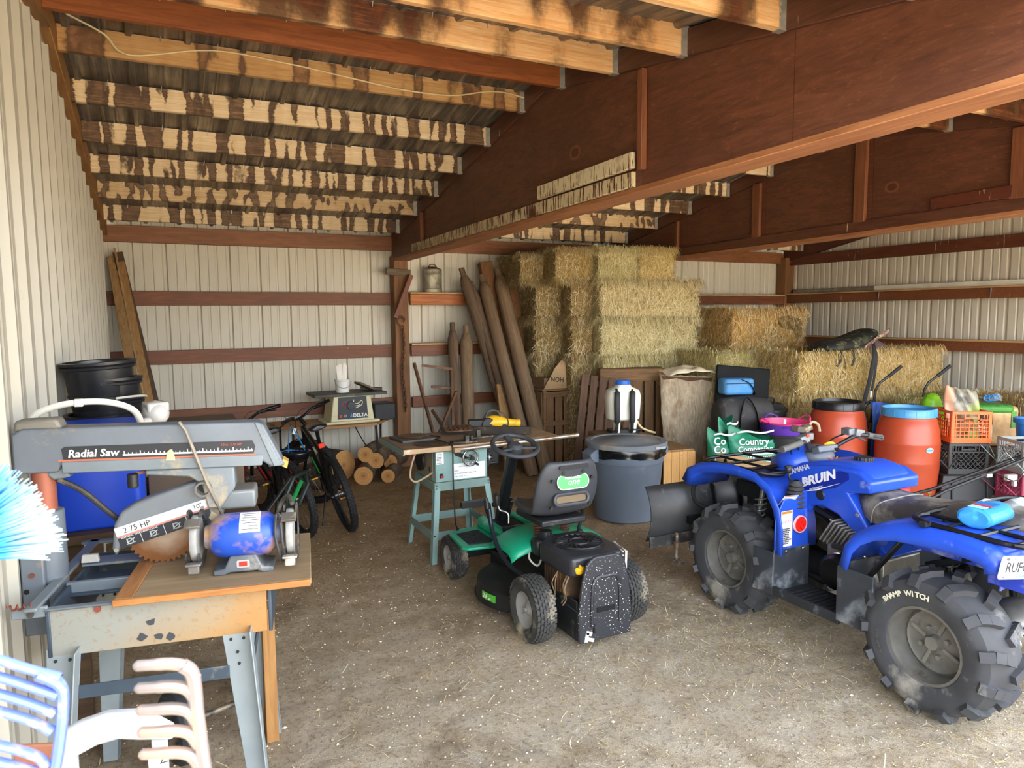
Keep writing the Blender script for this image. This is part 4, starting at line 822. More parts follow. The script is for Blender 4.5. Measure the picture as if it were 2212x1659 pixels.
for k in range(34): b.box((0.0+k*0.0125,0.2532,1.318-0.0003*k+ (0.003 if k%4==0 else 0)),(0.0015 if k%2 else 0.003,0.001,0.012 if k%4==0 else 0.007))
b.box((0.205,0.2533,1.308),(0.42,0.001,0.006),(0,0.024,0)); b.ob('scale_marks',mt('d8dad6',0.5),AR)['kind']='stuff'
text('10 in. 2.75 HP',0.012,mt('c8553d',0.5),AR,(0.31,0.2528,1.326),(PI/2,0.02,0))
B().prism([(0.128,1.285),(0.160,1.284),(0.155,1.315),(0.145,1.325),(0.135,1.316)],0.247,0.2533,'xz').ob('indicator',mt('cbb88a',0.5),AR,bev=0.002)
B().prism([(-0.19,1.262),(0.445,1.247),(0.45,1.285),(-0.19,1.302)],0.248,0.256,'xz').ob('lower_rail',m_sgl,AR,bev=0.003)
# carriage, yoke, motor, blade, guard
b=B().prism([(0.06,1.255),(0.35,1.248),(0.35,1.17),(0.30,1.10),(0.255,1.10),(0.24,1.19),(0.20,1.22),(0.06,1.235)],0.26,0.36,'xz'); b.ob('yoke',m_sgl,RS,bev=0.006)
b=B().cyl((0.02,0.26,1.245),(0.02,0.26,1.195),0.018,12); b.ob('clamp_knob',m_blk,RS,bev=0.004); B().tube([(0.02,0.27,1.24),(0.09,0.30,1.25)],0.006,6).ob('clamp_rod',mt('9c6a4a',0.5,0.4),RS)
b=B().cyl((0.20,0.36,1.02),(0.20,0.60,1.02),0.075,24); b.box((0.33,0.43,1.10),(0.16,0.14,0.07)); b.ob('motor',mt('8f9290',0.5,0.2,0.15,6,'a89a80',0.15,7),RS,bev=0.01)
b=B(); N=40; pr=[]
for k in range(N):
    for q,(da,r) in enumerate(((0.0,0.118),(0.35,0.118),(0.5,0.127),(0.95,0.124))): a=2*PI*(k+da)/N; pr.append((r*math.cos(a),r*math.sin(a)))
b.prism(pr,-0.0013,0.0013,'xz'); n=NT('rusty_blade'); rr_=n('VectorMath',{0:n.co},operation='LENGTH').outputs['Value']; q=n.noise(9,5,0.65)
m_bl=n.done(n.mix(n.step(n.math('ADD',rr_,n.math('MULTIPLY',n.math('SUBTRACT',q,0.5),0.08)),0.05,0.105),lin('b9a590'),lin('8f5f38')),0.45,0.55)
BL=b.ob('saw_blade',m_bl,RS,(0.093,0.32,1.026)); B().cyl((0,0.004,0),(0,-0.008,0),0.024,20).ob('arbor',mt('7a4a30',0.5,0.4),BL)
gp=[(-0.066,0.975),(-0.055,1.06),(-0.03,1.105),(0.02,1.135),(0.07,1.152),(0.22,1.197),(0.25,1.19),(0.275,1.09),(0.255,1.06),(-0.035,0.985),(-0.055,0.945)]
GD=B().prism(gp,0.285,0.352,'xz').ob('blade_guard',mt('777c80',0.45,0.1,0.1,5,'a39a88',0.08,6),RS,bev=0.012,seg=3)
def strip(p0,p1,w0,w1,y0,name,mat):
    d=Vector((p1[0]-p0[0],p1[1]-p0[1])).normalized(); nn=Vector((-d.y,d.x)); P=[Vector(p0)+nn*w0,Vector(p0)+nn*w1,Vector(p1)+nn*w1,Vector(p1)+nn*w0]
    return B().prism([(p.x,p.y) for p in P],y0-0.001,y0+0.0005,'xz').ob(name,mat,GD)
A0,A1=(-0.040,0.995),(0.262,1.078); ang=math.atan2(A1[1]-A0[1],A1[0]-A0[0])
strip(A0,A1,0.024,0.055,0.2845,'power_label',m_lblw); strip(A0,A1,0.018,0.024,0.2843,'red_stripe',mt('d98a78',0.5)); strip(A0,A1,-0.022,0.017,0.2845,'picture_strip',mt('2c3036',0.5))
def onstrip(u,v): d=Vector((math.cos(ang),math.sin(ang))); nn=Vector((-d.y,d.x)); p=Vector(A0)+d*u+nn*v; return (p.x,0.2832,p.y)
text('2.75 HP',0.028,m_ink,GD,onstrip(0.025,0.029),(PI/2,-ang,0),ext=0.0004); text('10"',0.024,m_ink,GD,onstrip(0.262,0.031),(PI/2,-ang,0),ext=0.0004)
for k in range(4):
    b=B(); c=Vector(onstrip(0.035+k*0.078,-0.004)); 
    b.torus(0.010,0.0015,16,4,TR((0,0,0))@RX(PI/2)); b.box((0.004,0,0.002),(0.028,0.0008,0.003),(0,-0.4,0)); b.box((0.002,0,-0.008),(0.03,0.0008,0.002)); b.box((-0.008,0,0.006),(0.004,0.0008,0.012)); b.ob('pictogram',mt('b8bcbc',0.5),GD,tuple(c),(0,-ang,0))
    if k: strip(tuple(onstrip(-0.005+k*0.078,-0.021)[i] for i in (0,2)),tuple(onstrip(-0.0035+k*0.078,-0.021)[i] for i in (0,2)),0,0.038,0.2838,'divider',m_lblw)
text('WARNING  KEEP HANDS CLEAR',0.0085,m_lblw,GD,onstrip(0.01,0.0115),(PI/2,-ang,0),ext=0.0003)
T=TR((0.245,0.275,1.178))@RX(PI/2+0.1)
B().lathe([(0.0,-0.004),(0.020,-0.004),(0.021,0.034),(0.028,0.034),(0.030,-0.02),(0.026,-0.05)],22,T).ob('dust_port',mt('6f6d68',0.5,0.2),GD); B().lathe([(0,0.002),(0.021,0.002)],20,T).ob('port_hole',mt('070707'),GD)
B().prism([(0.262,1.085),(0.285,1.07),(0.282,1.02),(0.268,1.035),(0.25,1.06)],0.283,0.35,'xz').ob('guard_flap',m_sgl,GD,bev=0.004)
b=B(); b.cyl((-0.05,0.29,0.972),(-0.05,0.281,0.972),0.008,10); b.cyl((0.235,0.29,1.10),(0.235,0.28,1.10),0.007,8); obs(b,'guard_screw',mt('b0aca0',0.4,0.6),GD)
b=B().tube(smooth_path([(-0.22,0.30,1.235),(-0.15,0.32,1.18),(-0.08,0.33,1.10),(-0.02,0.36,1.03),(0.05,0.37,1.01)],6),0.010,8); b.ob('power_cord',mt('35322c',0.6,0,0.2,12,'8a7c62',0.2,9),RS)
b=B().tube([(0.18,0.24,1.42),(0.20,0.235,1.39),(0.26,0.235,1.20),(0.305,0.28,1.06)],0.0065,8); b.ob('anti_kickback_rod',mt('8d8578',0.5,0.4,0.2,20),RS)
# ---------------- bench grinder on the saw table
m_gb=mt('2450bc',0.35,0,0.1,5,'a8845e',0.26,9,0.0); m_cast=mt('5f656c',0.55,0.2,0.2,9,'a39c8c',0.15,9)
BG=thing('bench_grinder','blue bench grinder with two grey wheels on the plywood saw table','grinder',(0.225,2.60,0.90),-math.radians(12))
b=B().lathe([(0.0,-0.105),(0.055,-0.105),(0.072,-0.085),(0.078,-0.05),(0.078,0.05),(0.072,0.085),(0.055,0.105),(0.0,0.105)],28,TR((0,0,0.122))@RY(PI/2)); MO=b.ob('motor_body',m_gb,BG)
for sg in (-1,1): B().lathe([(0.045,0.10),(0.040,0.125),(0,0.125)],20,TR((0,0,0.122))@RY(sg*PI/2)).ob('motor_collar',mt('6a6f86',0.5,0.1,0.2,8,'b08a62',0.25,9),MO)
b=B().prism([(-0.098,0.0),(-0.06,0.0),(-0.045,0.008),(0.045,0.008),(0.06,0.0),(0.098,0.0),(0.098,0.018),(0.062,0.022),(0.042,0.065),(-0.042,0.065),(-0.062,0.022),(-0.098,0.018)],-0.062,0.062,'xz'); BS=b.ob('base',m_cast,BG,bev=0.005)
B().box((0,0,0),(0.026,0.004,0.016)).ob('rocker_switch',m_red,BS,(0.0,-0.064,0.037),bev=0.001); B().prism(rrect(0.042,0.026,0.006),-0.001,0.001,'xy').ob('switch_plate',mt('a9a9a4'),BS,(0.0,-0.0625,0.037),(PI/2,0,0))
rings=[]
for k in range(9): a=math.radians(75+k*12); rings.append([(x,-math.sin(a-PI/2+PI/2)*0.0795 if False else 0.0795*-math.cos(a-math.radians(90)),0.122+0.0795*math.sin(a-math.radians(90)+0.0)) for x in (-0.032,0.032)])
lab=[]
for k in range(8):
    a=math.radians(20+k*9.5); lab.append([(x,-0.0792*math.cos(a),0.122+0.0792*math.sin(a)) for x in (-0.008,0.060)])
LB_=B().sweep(lab,False).ob('rating_label',m_lblw,MO)
for k in range(7):
    a=math.radians(28+k*8.0); B().box((0,0,0),(0.058-0.008*(k%3),0.0006,0.0018)).ob('printed_line',m_ink,LB_,(0.026,-0.0797*math.cos(a),0.122+0.0797*math.sin(a)),(-a,0,0))
for sg in (-1,1):
    b=B().lathe([(0.0,-0.011),(0.078,-0.011),(0.080,-0.008),(0.080,0.008),(0.078,0.011),(0.0,0.011)],32,TR((sg*0.155,0,0.122))@RY(PI/2)); GW=b.ob('grinding_wheel',mt('9b9b98',0.8,0,0.1,40,bump=0.2),BG)
    for x in (0.138,0.178):
        P_=[]
        for k in range(15): a=math.radians(100-k*18); P_.append((0,0.088*math.cos(a),0.122+0.088*math.sin(a)))
        b=B()
        for p,q in zip(P_[:-1],P_[1:]): b.beam((sg*x,p[1],p[2]),(sg*x,q[1],q[2]),0.005,0.022,(0,p[1],p[2]-0.122),ext=0.002)
        b.ob('wheel_guard',mt('4b4a4a',0.45,0.4,0.3,12,'a8a098',0.15,12),BG)
    b=B().box((sg*0.155,-0.082,0.055),(0.050,0.03,0.008)); b.box((sg*0.155,-0.078,0.04),(0.035,0.02,0.035)); b.ob('tool_rest',mt('7a7672',0.5,0.4,0.3,12,'c5beb0',0.2),BG,bev=0.003)
    b=B().box((sg*0.155,-0.065,0.190),(0.05,0.04,0.010),(0.5,0,0)); b.ob('spark_guard',mt('6c675f',0.5,0.3,0.3,14,'a89a80',0.2),BG,bev=0.002)
b=B().tube(smooth_path([(0.10,0.06,0.14),(0.12,0.10,0.20),(0.15,0.06,0.235),(0.165,0.0,0.22)],5),0.008,8); b.ob('lamp_arm',mt('5c5850',0.5,0.3),BG)
b=B()
for k,(x,y) in enumerate(((0.118,-0.055),(0.130,-0.06),(0.125,-0.045))): b.tube(smooth_path([(x-0.005,y,0.20),(x+0.01*(k-1),y-0.012,0.13),(x+0.004,y-0.01,0.05),(x,y,0.035)],5),0.005,6)
b.ob('cord_bundle',mt('3a3a3a',0.5),BG)
# ---------------- things close to the camera: broom, plastic fork, bow rake, white frame
BR=thing('broom','light blue bristle broom head poking in beside the saw column','broom',(-0.178,0.952,1.548))
b=B(); r_=random.Random(5)
for k in range(620):
    f_=r_.random(); g=r_.random(); a=math.radians(-6+66*f_); L=0.064+0.018*r_.random()
    p0=Vector((-0.040+0.014*g+0.012*(1-f_),-0.015+0.035*r_.random(),-0.030+0.045*f_)); d=Vector((math.cos(a),0.25*(g-0.5),math.sin(a)*0.75)); s_=Vector((0,0,0.006*(r_.random()-0.5)))
    b.tube([p0,p0+d*L*0.55+s_,p0+d*L+s_*2.5],[0.0011,0.0010,0.0006],4)
n=NT('blue_bristle'); v=n('SeparateXYZ',{'Vector':n.co}).outputs[0]; q=n.noise(40,3,0.6)
m_bris=n.done(n.mix(n.step(n.math('ADD',v,n.math('MULTIPLY',q,0.03)),0.020,0.055),n.mix(n.island(),lin('2f92d2'),lin('55b2e6')),lin('c2dcdc')),0.5)
b.ob('bristles',m_bris,BR)['kind']='stuff'
b=B().box((-0.036,0.0,-0.030),(0.018,0.05,0.085),(0,0.65,0)); b.ob('broom_block',mt('3b6fd0',0.4),BR,bev=0.005)
B().tube([(-0.03,0.0,-0.01),(-0.16,0.1,-0.20),(-0.30,0.25,-0.6)],0.011,10).ob('handle',mt('7f98b8',0.5),BR)
PF=thing('plastic_fork','blue plastic bedding fork with long tines close to the camera','fork',(-0.11,0.755,1.42))
m_fk=mt('6f86e0',0.4,0,0.15,20,'c9b4c4',0.18,30)
for k in range(9):
    z0=0.040-k*0.0168; x1=0.014-0.003*k
    P_=[(-0.085,0.015,z0+0.034-0.0*k),(-0.045,0.008,z0+0.016),(-0.015,0.002,z0),(x1-0.005,-0.002,z0-0.012)]
    if k!=4: B().tube(smooth_path(P_,4),[0.0052]*12+[0.0056],8,flat=0.8).ob('tine',m_fk,PF)
B().tube(smooth_path([(-0.008,0,0.035),(0.007,0,0.022),(0.010,0,0.005),(0.004,0,-0.04),(-0.004,0,-0.075),(-0.014,0,-0.12)],5),0.0085,8,flat=0.6).ob('fork_spine',m_fk,PF)
B().tube([(-0.01,0.0,-0.11),(-0.03,-0.03,-0.30),(-0.06,-0.10,-0.9)],0.013,10).ob('handle',wood('b98a5a','8d6238','z'),PF)
BK=thing('bow_rake','rusty steel bow rake head with curved tines close to the camera','rake',(0.008,0.718,1.40))
m_rk=mt('948a86',0.5,0.2,0.15,14,'b39684',0.25,16)
b=B().tube(smooth_path([(-0.006,0,0.052),(0.002,0,0.040),(0.004,0,0.0),(0.008,0,-0.06),(0.012,0,-0.13)],5),0.0085,8,flat=0.8); b.ob('rake_bar',m_rk,BK)
for k in range(6):
    z0=0.052-k*0.0222; b=B().tube(smooth_path([(0.004,0,z0-0.016),(-0.002,0,z0-0.004),(-0.014,0.004,z0+0.001),(-0.034,0.012,z0+0.001),(-0.047,0.02,z0-0.0005)],5),[0.0062]*6+[0.0058]*8+[0.0052]*6+[0.003],8); b.ob('tine',m_rk,BK)
B().tube([(0.010,0,-0.10),(0.02,-0.03,-0.3),(0.03,-0.08,-0.9)],0.012,10).ob('handle',wood('b08858','80592f','z'),BK)
WF=thing('white_metal_frame','white painted metal chair frame with rust specks in the bottom left corner','chair',(-0.11,1.49,0.99),-math.radians(22))
m_wf=mt('aeb2b6',0.45,0,0.05,6,'a88468',0.05,26)
up=[(-0.115,-0.42),(-0.112,-0.02),(-0.105,0.012),(-0.07,0.030),(-0.02,0.045),(0.03,0.045),(0.07,0.030),(0.098,0.012),(0.105,-0.005),(0.098,-0.014),(0.04,-0.012),(0.0,-0.008),(-0.04,-0.018),(-0.082,-0.04),(-0.085,-0.42)]
B().prism(up,-0.010,0.010,'xz').ob('back_frame',m_wf,WF,bev=0.005,seg=3)
b=B().box((0.068,0.01,-0.20),(0.03,0.006,0.37)); FR_=b.ob('leg',m_wf,WF,bev=0.002); B().box((0.068,-0.003,-0.06),(0.034,0.002,0.045)).ob('tape_tag',mt('f0efe8',0.6),WF)
text('TV',0.022,m_ink,WF,(0.060,-0.0045,-0.048),(PI/2,0.9,0),ext=0.0004)
B().box((-0.17,0.02,-0.055),(0.075,0.01,0.06)).ob('brown_slat',mt('a06a50',0.6),WF,bev=0.003)
b=B(); b.box((-0.05,0.14,-0.95),(0.03,0.006,0.08)); b.tube([(-0.10,0.0,-0.40),(-0.10,0.02,-0.985)],0.012,8); b.tube([(0.068,0.0,-0.36),(0.068,0.02,-0.985)],0.012,8); obs(b,'rear_leg',m_wf,WF)
# cart wheel and block under the saw
CW=thing('cart_wheel','small black pneumatic wheel lying upright under the saw stand','wheel',(-0.02,3.02,0.0),0.35)
t=bpy.data.objects.new('wheel',None); COL.objects.link(t); t.parent=CW; t.location=(0,0,0.15)
tyre(t,0.15,0.08,0.085,m_rub,0); b=B().lathe([(0.088,-0.03),(0.08,-0.03),(0.06,-0.01),(0.0,-0.012)],24,RY(PI/2)); b.lathe([(0.088,0.03),(0.08,0.03),(0.06,0.01),(0.0,0.012)],24,RY(PI/2)); b.cyl((-0.05,0,0),(0.25,0,0),0.012,10); b.ob('wheel_rim',mt('3f3d38',0.5,0.4,0.2,9,'8a7c66',0.25),t)
t.rotation_euler=(0,0,0)
WBk=bxl('timber_block',wood('b98a52','8d602f','z'),None,(0.335,3.03,0.29),(0.05,0.09,0.58)); tag(WBk,'short upright timber block standing under the saw table','timber')
# ---------------- behind the saw: plank bench, blue cooler, nested black tubs
DB=thing('plank_bench','rough dark plank bench behind the radial saw','bench',(-0.05,3.92,0))
m_dk=wood('6b5236','463421','x')
for k in range(5): bxl('plank',m_dk,DB,(0.02,-0.46+k*0.225,0.868),(0.80,0.205,0.04))
for x in (-0.33,0.37):
    for y in (-0.46,0.46): bxl('leg',m_dk,DB,(x,y,0.425),(0.07,0.07,0.85))
CO=thing('drink_cooler','tall blue drink cooler with a white carrying handle behind the saw','cooler',(-0.275,3.58,0.888))
m_cool=mt('1c4bd0',0.35,0,0.06,4)
B().prism(rrect(0.35,0.32,0.05),0,0.40,'xy').ob('body',m_cool,CO,bev=0.012,seg=3); B().prism(rrect(0.365,0.335,0.055),0.40,0.435,'xy').ob('lid',m_cool,CO,bev=0.012,seg=3)
B().tube(smooth_path([(-0.185,-0.10,0.36),(-0.187,-0.30,0.40),(-0.187,-0.42,0.47),(-0.165,-0.45,0.535),(-0.08,-0.46,0.57),(0.02,-0.46,0.578),(0.10,-0.45,0.565),(0.16,-0.42,0.53),(0.182,-0.36,0.47),(0.185,-0.18,0.39),(0.185,-0.1,0.36)],6),0.013,10,flat=0.8).ob('handle',mt('efe9d8',0.4),CO)
B().box((-0.02,-0.46,0.576),(0.03,0.03,0.03)).ob('grip',mt('e2dccb',0.4),CO,bev=0.004)
m_tub=mt('232427',0.32,0,0.2,9,'7a6a52',0.08,12)
for k in range(6):
    r0=0.165-0.0*k; z=0.888+0.17+k*0.078 if k else 0.888
    t=thing('black_bucket','black plastic bucket, number %s up in the nested stack behind the cooler'%('one two three four five six'.split()[k]) if 0<k<5 else ('bottom black bucket of the nested stack on the bench' if k==0 else 'topmost black bucket of the nested stack, tilted on the pile'),'bucket',(-0.275+0.012*math.sin(k*2.1),4.16+0.012*math.cos(k*1.7),0.888+k*0.088),group='nested black buckets',rot=(0.03*math.sin(k*1.3),0.04*math.cos(k*2.2)-(0.05 if k==5 else 0),0))
    b=B().lathe([(0.0,0.004),(0.135,0.0),(0.138,0.004),(0.158,0.20),(0.170,0.205),(0.172,0.215),(0.165,0.220),(0.175,0.225),(0.176,0.238),(0.160,0.240),(0.155,0.236),(0.134,0.012),(0.0,0.010)],40); b.ob('bucket_body',m_tub,t)
    if k in (1,2,3):
        q=0.4*(k-2); sg=-1
        P_=[(0.178*math.cos(a),-0.178*abs(math.sin(a))-0.01,0.20-0.045*math.sin(a)*(1 if k!=3 else -0.6)+0.02*math.cos(a)*(k-1.5)) for a in [PI*i/12 for i in range(13)]]
        if k==3: P_=P_[:6]
        B().tube(P_,0.006,6,flat=1.0).ob('bail_handle',mt('d9d3c4',0.5),t)
JG=thing('plastic_jug','crumpled white plastic jug lying beside the cooler on the bench','jug',(-0.10,3.78,0.888+0.0),0.3)
JG.location=(-0.045,3.85,1.26); 
bxl('bench_box',mt('5a4a3a',0.7,0,0.2,5),None,(0.12,3.92,1.07),(0.42,0.5,0.365)); tag(bpy.data.objects['bench_box'],'dark brown panelled box on the plank bench behind the saw','box')
b=B().sphere((0,0,0.06),(0.06,0.075,0.062),12,8); b.box((0.0,0.0,0.09),(0.10,0.10,0.05)); b.cyl((-0.05,-0.07,0.03),(-0.10,-0.10,0.03),0.022,12); b.ob('jug_body',mt('d6d4cc',0.4),JG,bev=0.01)
RB=thing('red_bucket','dark red plastic bucket on the floor beyond the saw arm','bucket',(0.53,7.40,0))
b=B().lathe([(0,0.004),(0.14,0.0),(0.145,0.004),(0.175,0.36),(0.185,0.365),(0.186,0.385),(0.172,0.385),(0.14,0.012),(0,0.010)],36); b.ob('bucket_body',mt('a01e22',0.35,0,0.1,5),RB)
# leaning lumber in the corner
for k,(x0,x1,z1,w,c_) in enumerate(((-0.405,-0.13,2.38,0.085,'b08e5c'),(-0.375,-0.05,2.47,0.02,'c9a46c'),(-0.34,-0.0,2.42,0.07,'b3894f'),(-0.35,0.06,2.43,0.09,'6b4a2c'))):
    y0=7.25+0.07*k; 
    b=B().beam((x1,y0,0.01),(x0,8.09-0.0*k,z1),w,0.025,upv=(0,-1,0.3)); o=b.ob('leaning_board',wood(c_,'7c5a34','z') if k<3 else wood('5e432a','3d2b1b','z'),None,bev=0.003); tag(o,['wide pale board leaning in the back left corner','thin pale strip leaning in the corner between two boards','tan board leaning in the corner beside the dark one','dark brown board leaning outermost in the corner'][k],'board',group='boards leaning in the corner')
# ---------------- bicycles
m_bk=mt('151617',0.3,0.2,0.2,9); m_tyr=mt('1c1c1d',0.75,0,0.25,30,'6d6556',0.06,14,0.2)
def spoked(par,loc,r,name='wheel',steer=0.0,rim='202123',disc=True):
    t=bpy.data.objects.new(name,None); COL.objects.link(t); t.parent=par; t.location=loc; t.rotation_euler=(0,0,steer)
    b=B().torus(r-0.031,0.031,44,10,RY(PI/2))
    for k in range(64):
        for j in (-1,0,1):
            a=2*PI*(k+0.5*(j%2))/64; q=r-0.001-abs(j)*0.008; b.box((j*0.017,math.cos(a)*q,math.sin(a)*q),(0.012,0.016,0.009),(a-PI/2,0,0))
    b.ob('tyre',m_tyr,t); B().torus(r-0.062,0.010,40,6,RY(PI/2),1.4).ob('rim',mt(rim,0.35,0.4),t)
    b=B()
    for k in range(28):
        a=2*PI*k/28; b.tube([(0.02*(1 if k%2 else -1),0.02*math.cos(a+1.2),0.02*math.sin(a+1.2)),(0,(r-0.065)*math.cos(a),(r-0.065)*math.sin(a))],0.0011,4,caps=False)
    b.ob('spokes',mt('6d6d6d',0.3,0.8),t)['kind']='stuff'
    b=B().cyl((-0.05,0,0),(0.05,0,0),0.02,12); 
    if disc: b.lathe([(0.05,0),(0.08,0.001),(0.08,0.003),(0.05,0.003)],24,TR((-0.03,0,0))@RY(PI/2))
    b.ob('hub',m_steel,t); return t
def bicycle(name,label,loc,yaw,lean,acc,steer,grip):
    R=0.33; t=thing(name,label,'bicycle',loc,rot=(0,-lean,yaw),group=None)
    ac=mt(acc,0.35)
    spoked(t,(0,0,R),R); spoked(t,(0,1.02,R),R,'wheel',steer)
    bb=(0,0.42,0.29); st=(0,0.30,0.66); hd=(0,0.80,0.80); hl=(0,0.85,0.68)
    b=B(); b.tube([bb,st],0.020,10); b.tube([st,(0,0.25,0.86)],0.016,8); b.tube([(0,0.31,0.63),hd],0.021,10); b.tube([bb,(0,0.62,0.45),hl],0.027,10); b.tube([hd,hl],0.024,10)
    for x in (-0.06,0.06): b.tube([(x*0.5,0.40,0.29),(x,0.2,0.30),(x*1.1,0,R)],0.012,8); b.tube([(x*0.4,0.305,0.63),(x,0.12,0.50),(x*1.1,0,R)],0.010,8)
    FR=b.ob('frame',m_bk,t)
    b=B(); b.tube([(0.0225,0.42,0.36),(0.024,0.55,0.46)],0.008,6); b.tube([(-0.062,0.05,0.32),(-0.05,0.22,0.30)],0.007,6); b.tube([(0.062,0.05,0.42),(0.055,0.16,0.55)],0.006,6); b.tube([(-0.023,0.5,0.42),(-0.025,0.66,0.54)],0.007,6); obs(b,'accent_stripe',ac,FR)
    F=bpy.data.objects.new('fork_assembly',None); COL.objects.link(F); F.parent=t; F.location=(0,0.85,0.68); F.rotation_euler=(0,0,steer)
    b=B()
    for x in (-0.065,0.065): b.tube([(x,0.03,-0.02),(x,0.17,-0.35)],0.017,10)
    b.box((0,0.025,-0.01),(0.17,0.05,0.05)); b.ob('fork',m_bk,F,bev=0.004)
    hb=[(-0.34,-0.10,0.255),(-0.16,-0.055,0.25),(-0.07,0.0,0.205),(0.07,0.0,0.205),(0.16,-0.055,0.25),(0.34,-0.10,0.255)]
    b=B().tube(smooth_path(hb,5),0.0125,8); b.tube([(0,-0.05,0.13),(0,0.0,0.205)],0.018,8)
    for sg in (-1,1):
        b.tube([(sg*0.22,-0.07,0.253),(sg*0.345,-0.10,0.256)],0.0175,10); b.tube([(sg*0.20,-0.06,0.245),(sg*0.25,-0.03,0.225),(sg*0.33,-0.045,0.215)],0.006,6); b.box((sg*0.19,-0.055,0.245),(0.05,0.035,0.03))
        b.tube(smooth_path([(sg*0.19,-0.04,0.245),(sg*0.12,0.06,0.25),(sg*0.03,0.09,0.14),(0,0.06,0.0)],4),0.0028,5)
    b.ob('handlebar',m_bk,F,bev=0.003)
    obs(B().cyl((-0.345,-0.10,0.256),(-0.352,-0.102,0.256),0.015,10).cyl((0.345,-0.10,0.256),(0.352,-0.102,0.256),0.015,10),'grip_end',mt(grip,0.5),F)
    rr=[]
    for y,w,z in ((-0.10,0.05,0.005),(-0.08,0.085,0.012),(-0.02,0.085,0.012),(0.05,0.05,0.004),(0.12,0.024,0.0),(0.15,0.014,-0.008)):
        rr.append([(w*math.cos(2*PI*k/12),y,z+0.030*math.sin(2*PI*k/12)*(1 if math.sin(2*PI*k/12)>0 else 0.7)) for k in range(12)])
    b=B().sweep(rr,True); b.f.append(tuple(range(12))); b.f.append(tuple(len(b.v)-12+k for k in range(12))[::-1]); b.ob('saddle',mt('17171a',0.4,0,0.2,9,'6b6458',0.1,9),t,(0,0.25,0.87),sub=1)
    b=B().lathe([(0.06,-0.002),(0.085,-0.002),(0.085,0.002),(0.06,0.002)],28,TR((0.045,0.42,0.29))@RY(PI/2)); b.beam((0.055,0.42,0.29),(0.06,0.50,0.14),0.012,0.022); b.beam((-0.05,0.42,0.29),(-0.06,0.34,0.44),0.012,0.022); b.lathe([(0.0,-0.01),(0.05,-0.01),(0.02,0.02)],16,TR((0.05,0,R))@RY(PI/2)); obs(b,'crankset',m_bk,t)
    for x,y,z in ((0.11,0.50,0.14),(-0.11,0.34,0.44)):
        P=B().box((0,0,0),(0.10,0.07,0.02)).ob('pedal',m_blk,t,(x,y,z),bev=0.004); B().box((0,-0.036,0),(0.05,0.003,0.012)).ob('pedal_reflector',mt('e8a030',0.3),P)
    B().tube([(-0.06,0.28,0.30),(-0.17,0.20,0.055)],0.008,6).ob('kickstand',m_bk,t)
    B().box((0,0.22,0.62),(0.001,0.001,0.001)); return t
BK2=bicycle('bicycle','black and green bicycle with a helmet hanging on its handlebar',(1.335,5.80,0.0),math.radians(3),math.radians(13),'22b04c',0.7,'1b1c1d')
B().box((0,0,0),(0.05,0.025,0.04)).ob('tail_reflector',mt('f0381e',0.25),BK2,(0,0.235,0.715),bev=0.004)
BK1=bicycle('bicycle','black and red bicycle parked beyond the bench grinder',(0.965,5.80,0.0),math.radians(14),math.radians(11),'b02028',0.25,'d23a4a')
HM=thing('bike_helmet','black helmet with blue straps hanging from the green bicycle','helmet',(0.955,6.12,0.66),0.5)
b=B(); rings=[]
for i in range(10):
    f=i/9; a=PI*0.5*f; rr_=0.115*math.cos(a*0.98)+0.002; z=-0.10*math.sin(a)+0.0
    rings.append([(rr_*1.0*math.cos(2*PI*k/24),rr_*1.28*math.sin(2*PI*k/24),z*(1+0.06*math.cos(6*PI*k/12))) for k in range(24)])
b.sweep(rings,True); b.ob('shell',mt('141517',0.25,0,0.2,9),HM,solid=0.014,ang=60)
for k in range(5):
    x=-0.06+k*0.03; B().tube(smooth_path([(x,-0.12,-0.03),(x*1.1,-0.06,-0.085),(x*1.1,0.06,-0.085),(x,0.12,-0.03)],4),0.010,6,flat=0.5).ob('vent_rib',mt('2a2b2e',0.3),HM)
B().torus(0.112,0.006,28,6,TR((0,0,-0.022))@Matrix.Diagonal((1,1.28,1,1))).ob('blue_trim',mt('2080d0',0.4),HM)
for sg in (-1,1): B().tube(smooth_path([(sg*0.085,-0.03,-0.01),(sg*0.055,0.0,0.09),(sg*0.02,0.03,0.18),(0.02,0.04,0.20)],5),0.007,6,flat=0.35).ob('strap',mt('2a8fd8',0.5),HM)
B().box((0.03,0.03,0.155),(0.03,0.01,0.05),(0,0.3,0)).ob('buckle',m_white,HM,bev=0.003)
TRM=thing('string_trimmer','black and green trimmer head lying by the left bicycle','trimmer',(0.62,5.25,0.0),0.6)
b=B().tube([(-0.35,0,0.10),(0.05,0.02,0.42),(0.25,0.03,0.58)],0.013,8); b.ob('shaft',m_blk,TRM); b=B().tube(rrect(0.001,0.001,0.0003) and [(x,0.03,z) for x,z in ((0.20,0.38),(0.32,0.36),(0.42,0.50),(0.40,0.60),(0.28,0.58),(0.20,0.46))],0.018,8,True); b.ob('guard_loop',mt('202a24',0.35),TRM); B().beam((0.26,0.03,0.40),(0.36,0.03,0.54),0.012,0.03).ob('green_grip',mt('1e8a44',0.4),TRM)
b=B().cyl((-0.36,0,0.0),(-0.36,0,0.12),0.06,16); b.ob('trimmer_head',m_blk,TRM,bev=0.01)
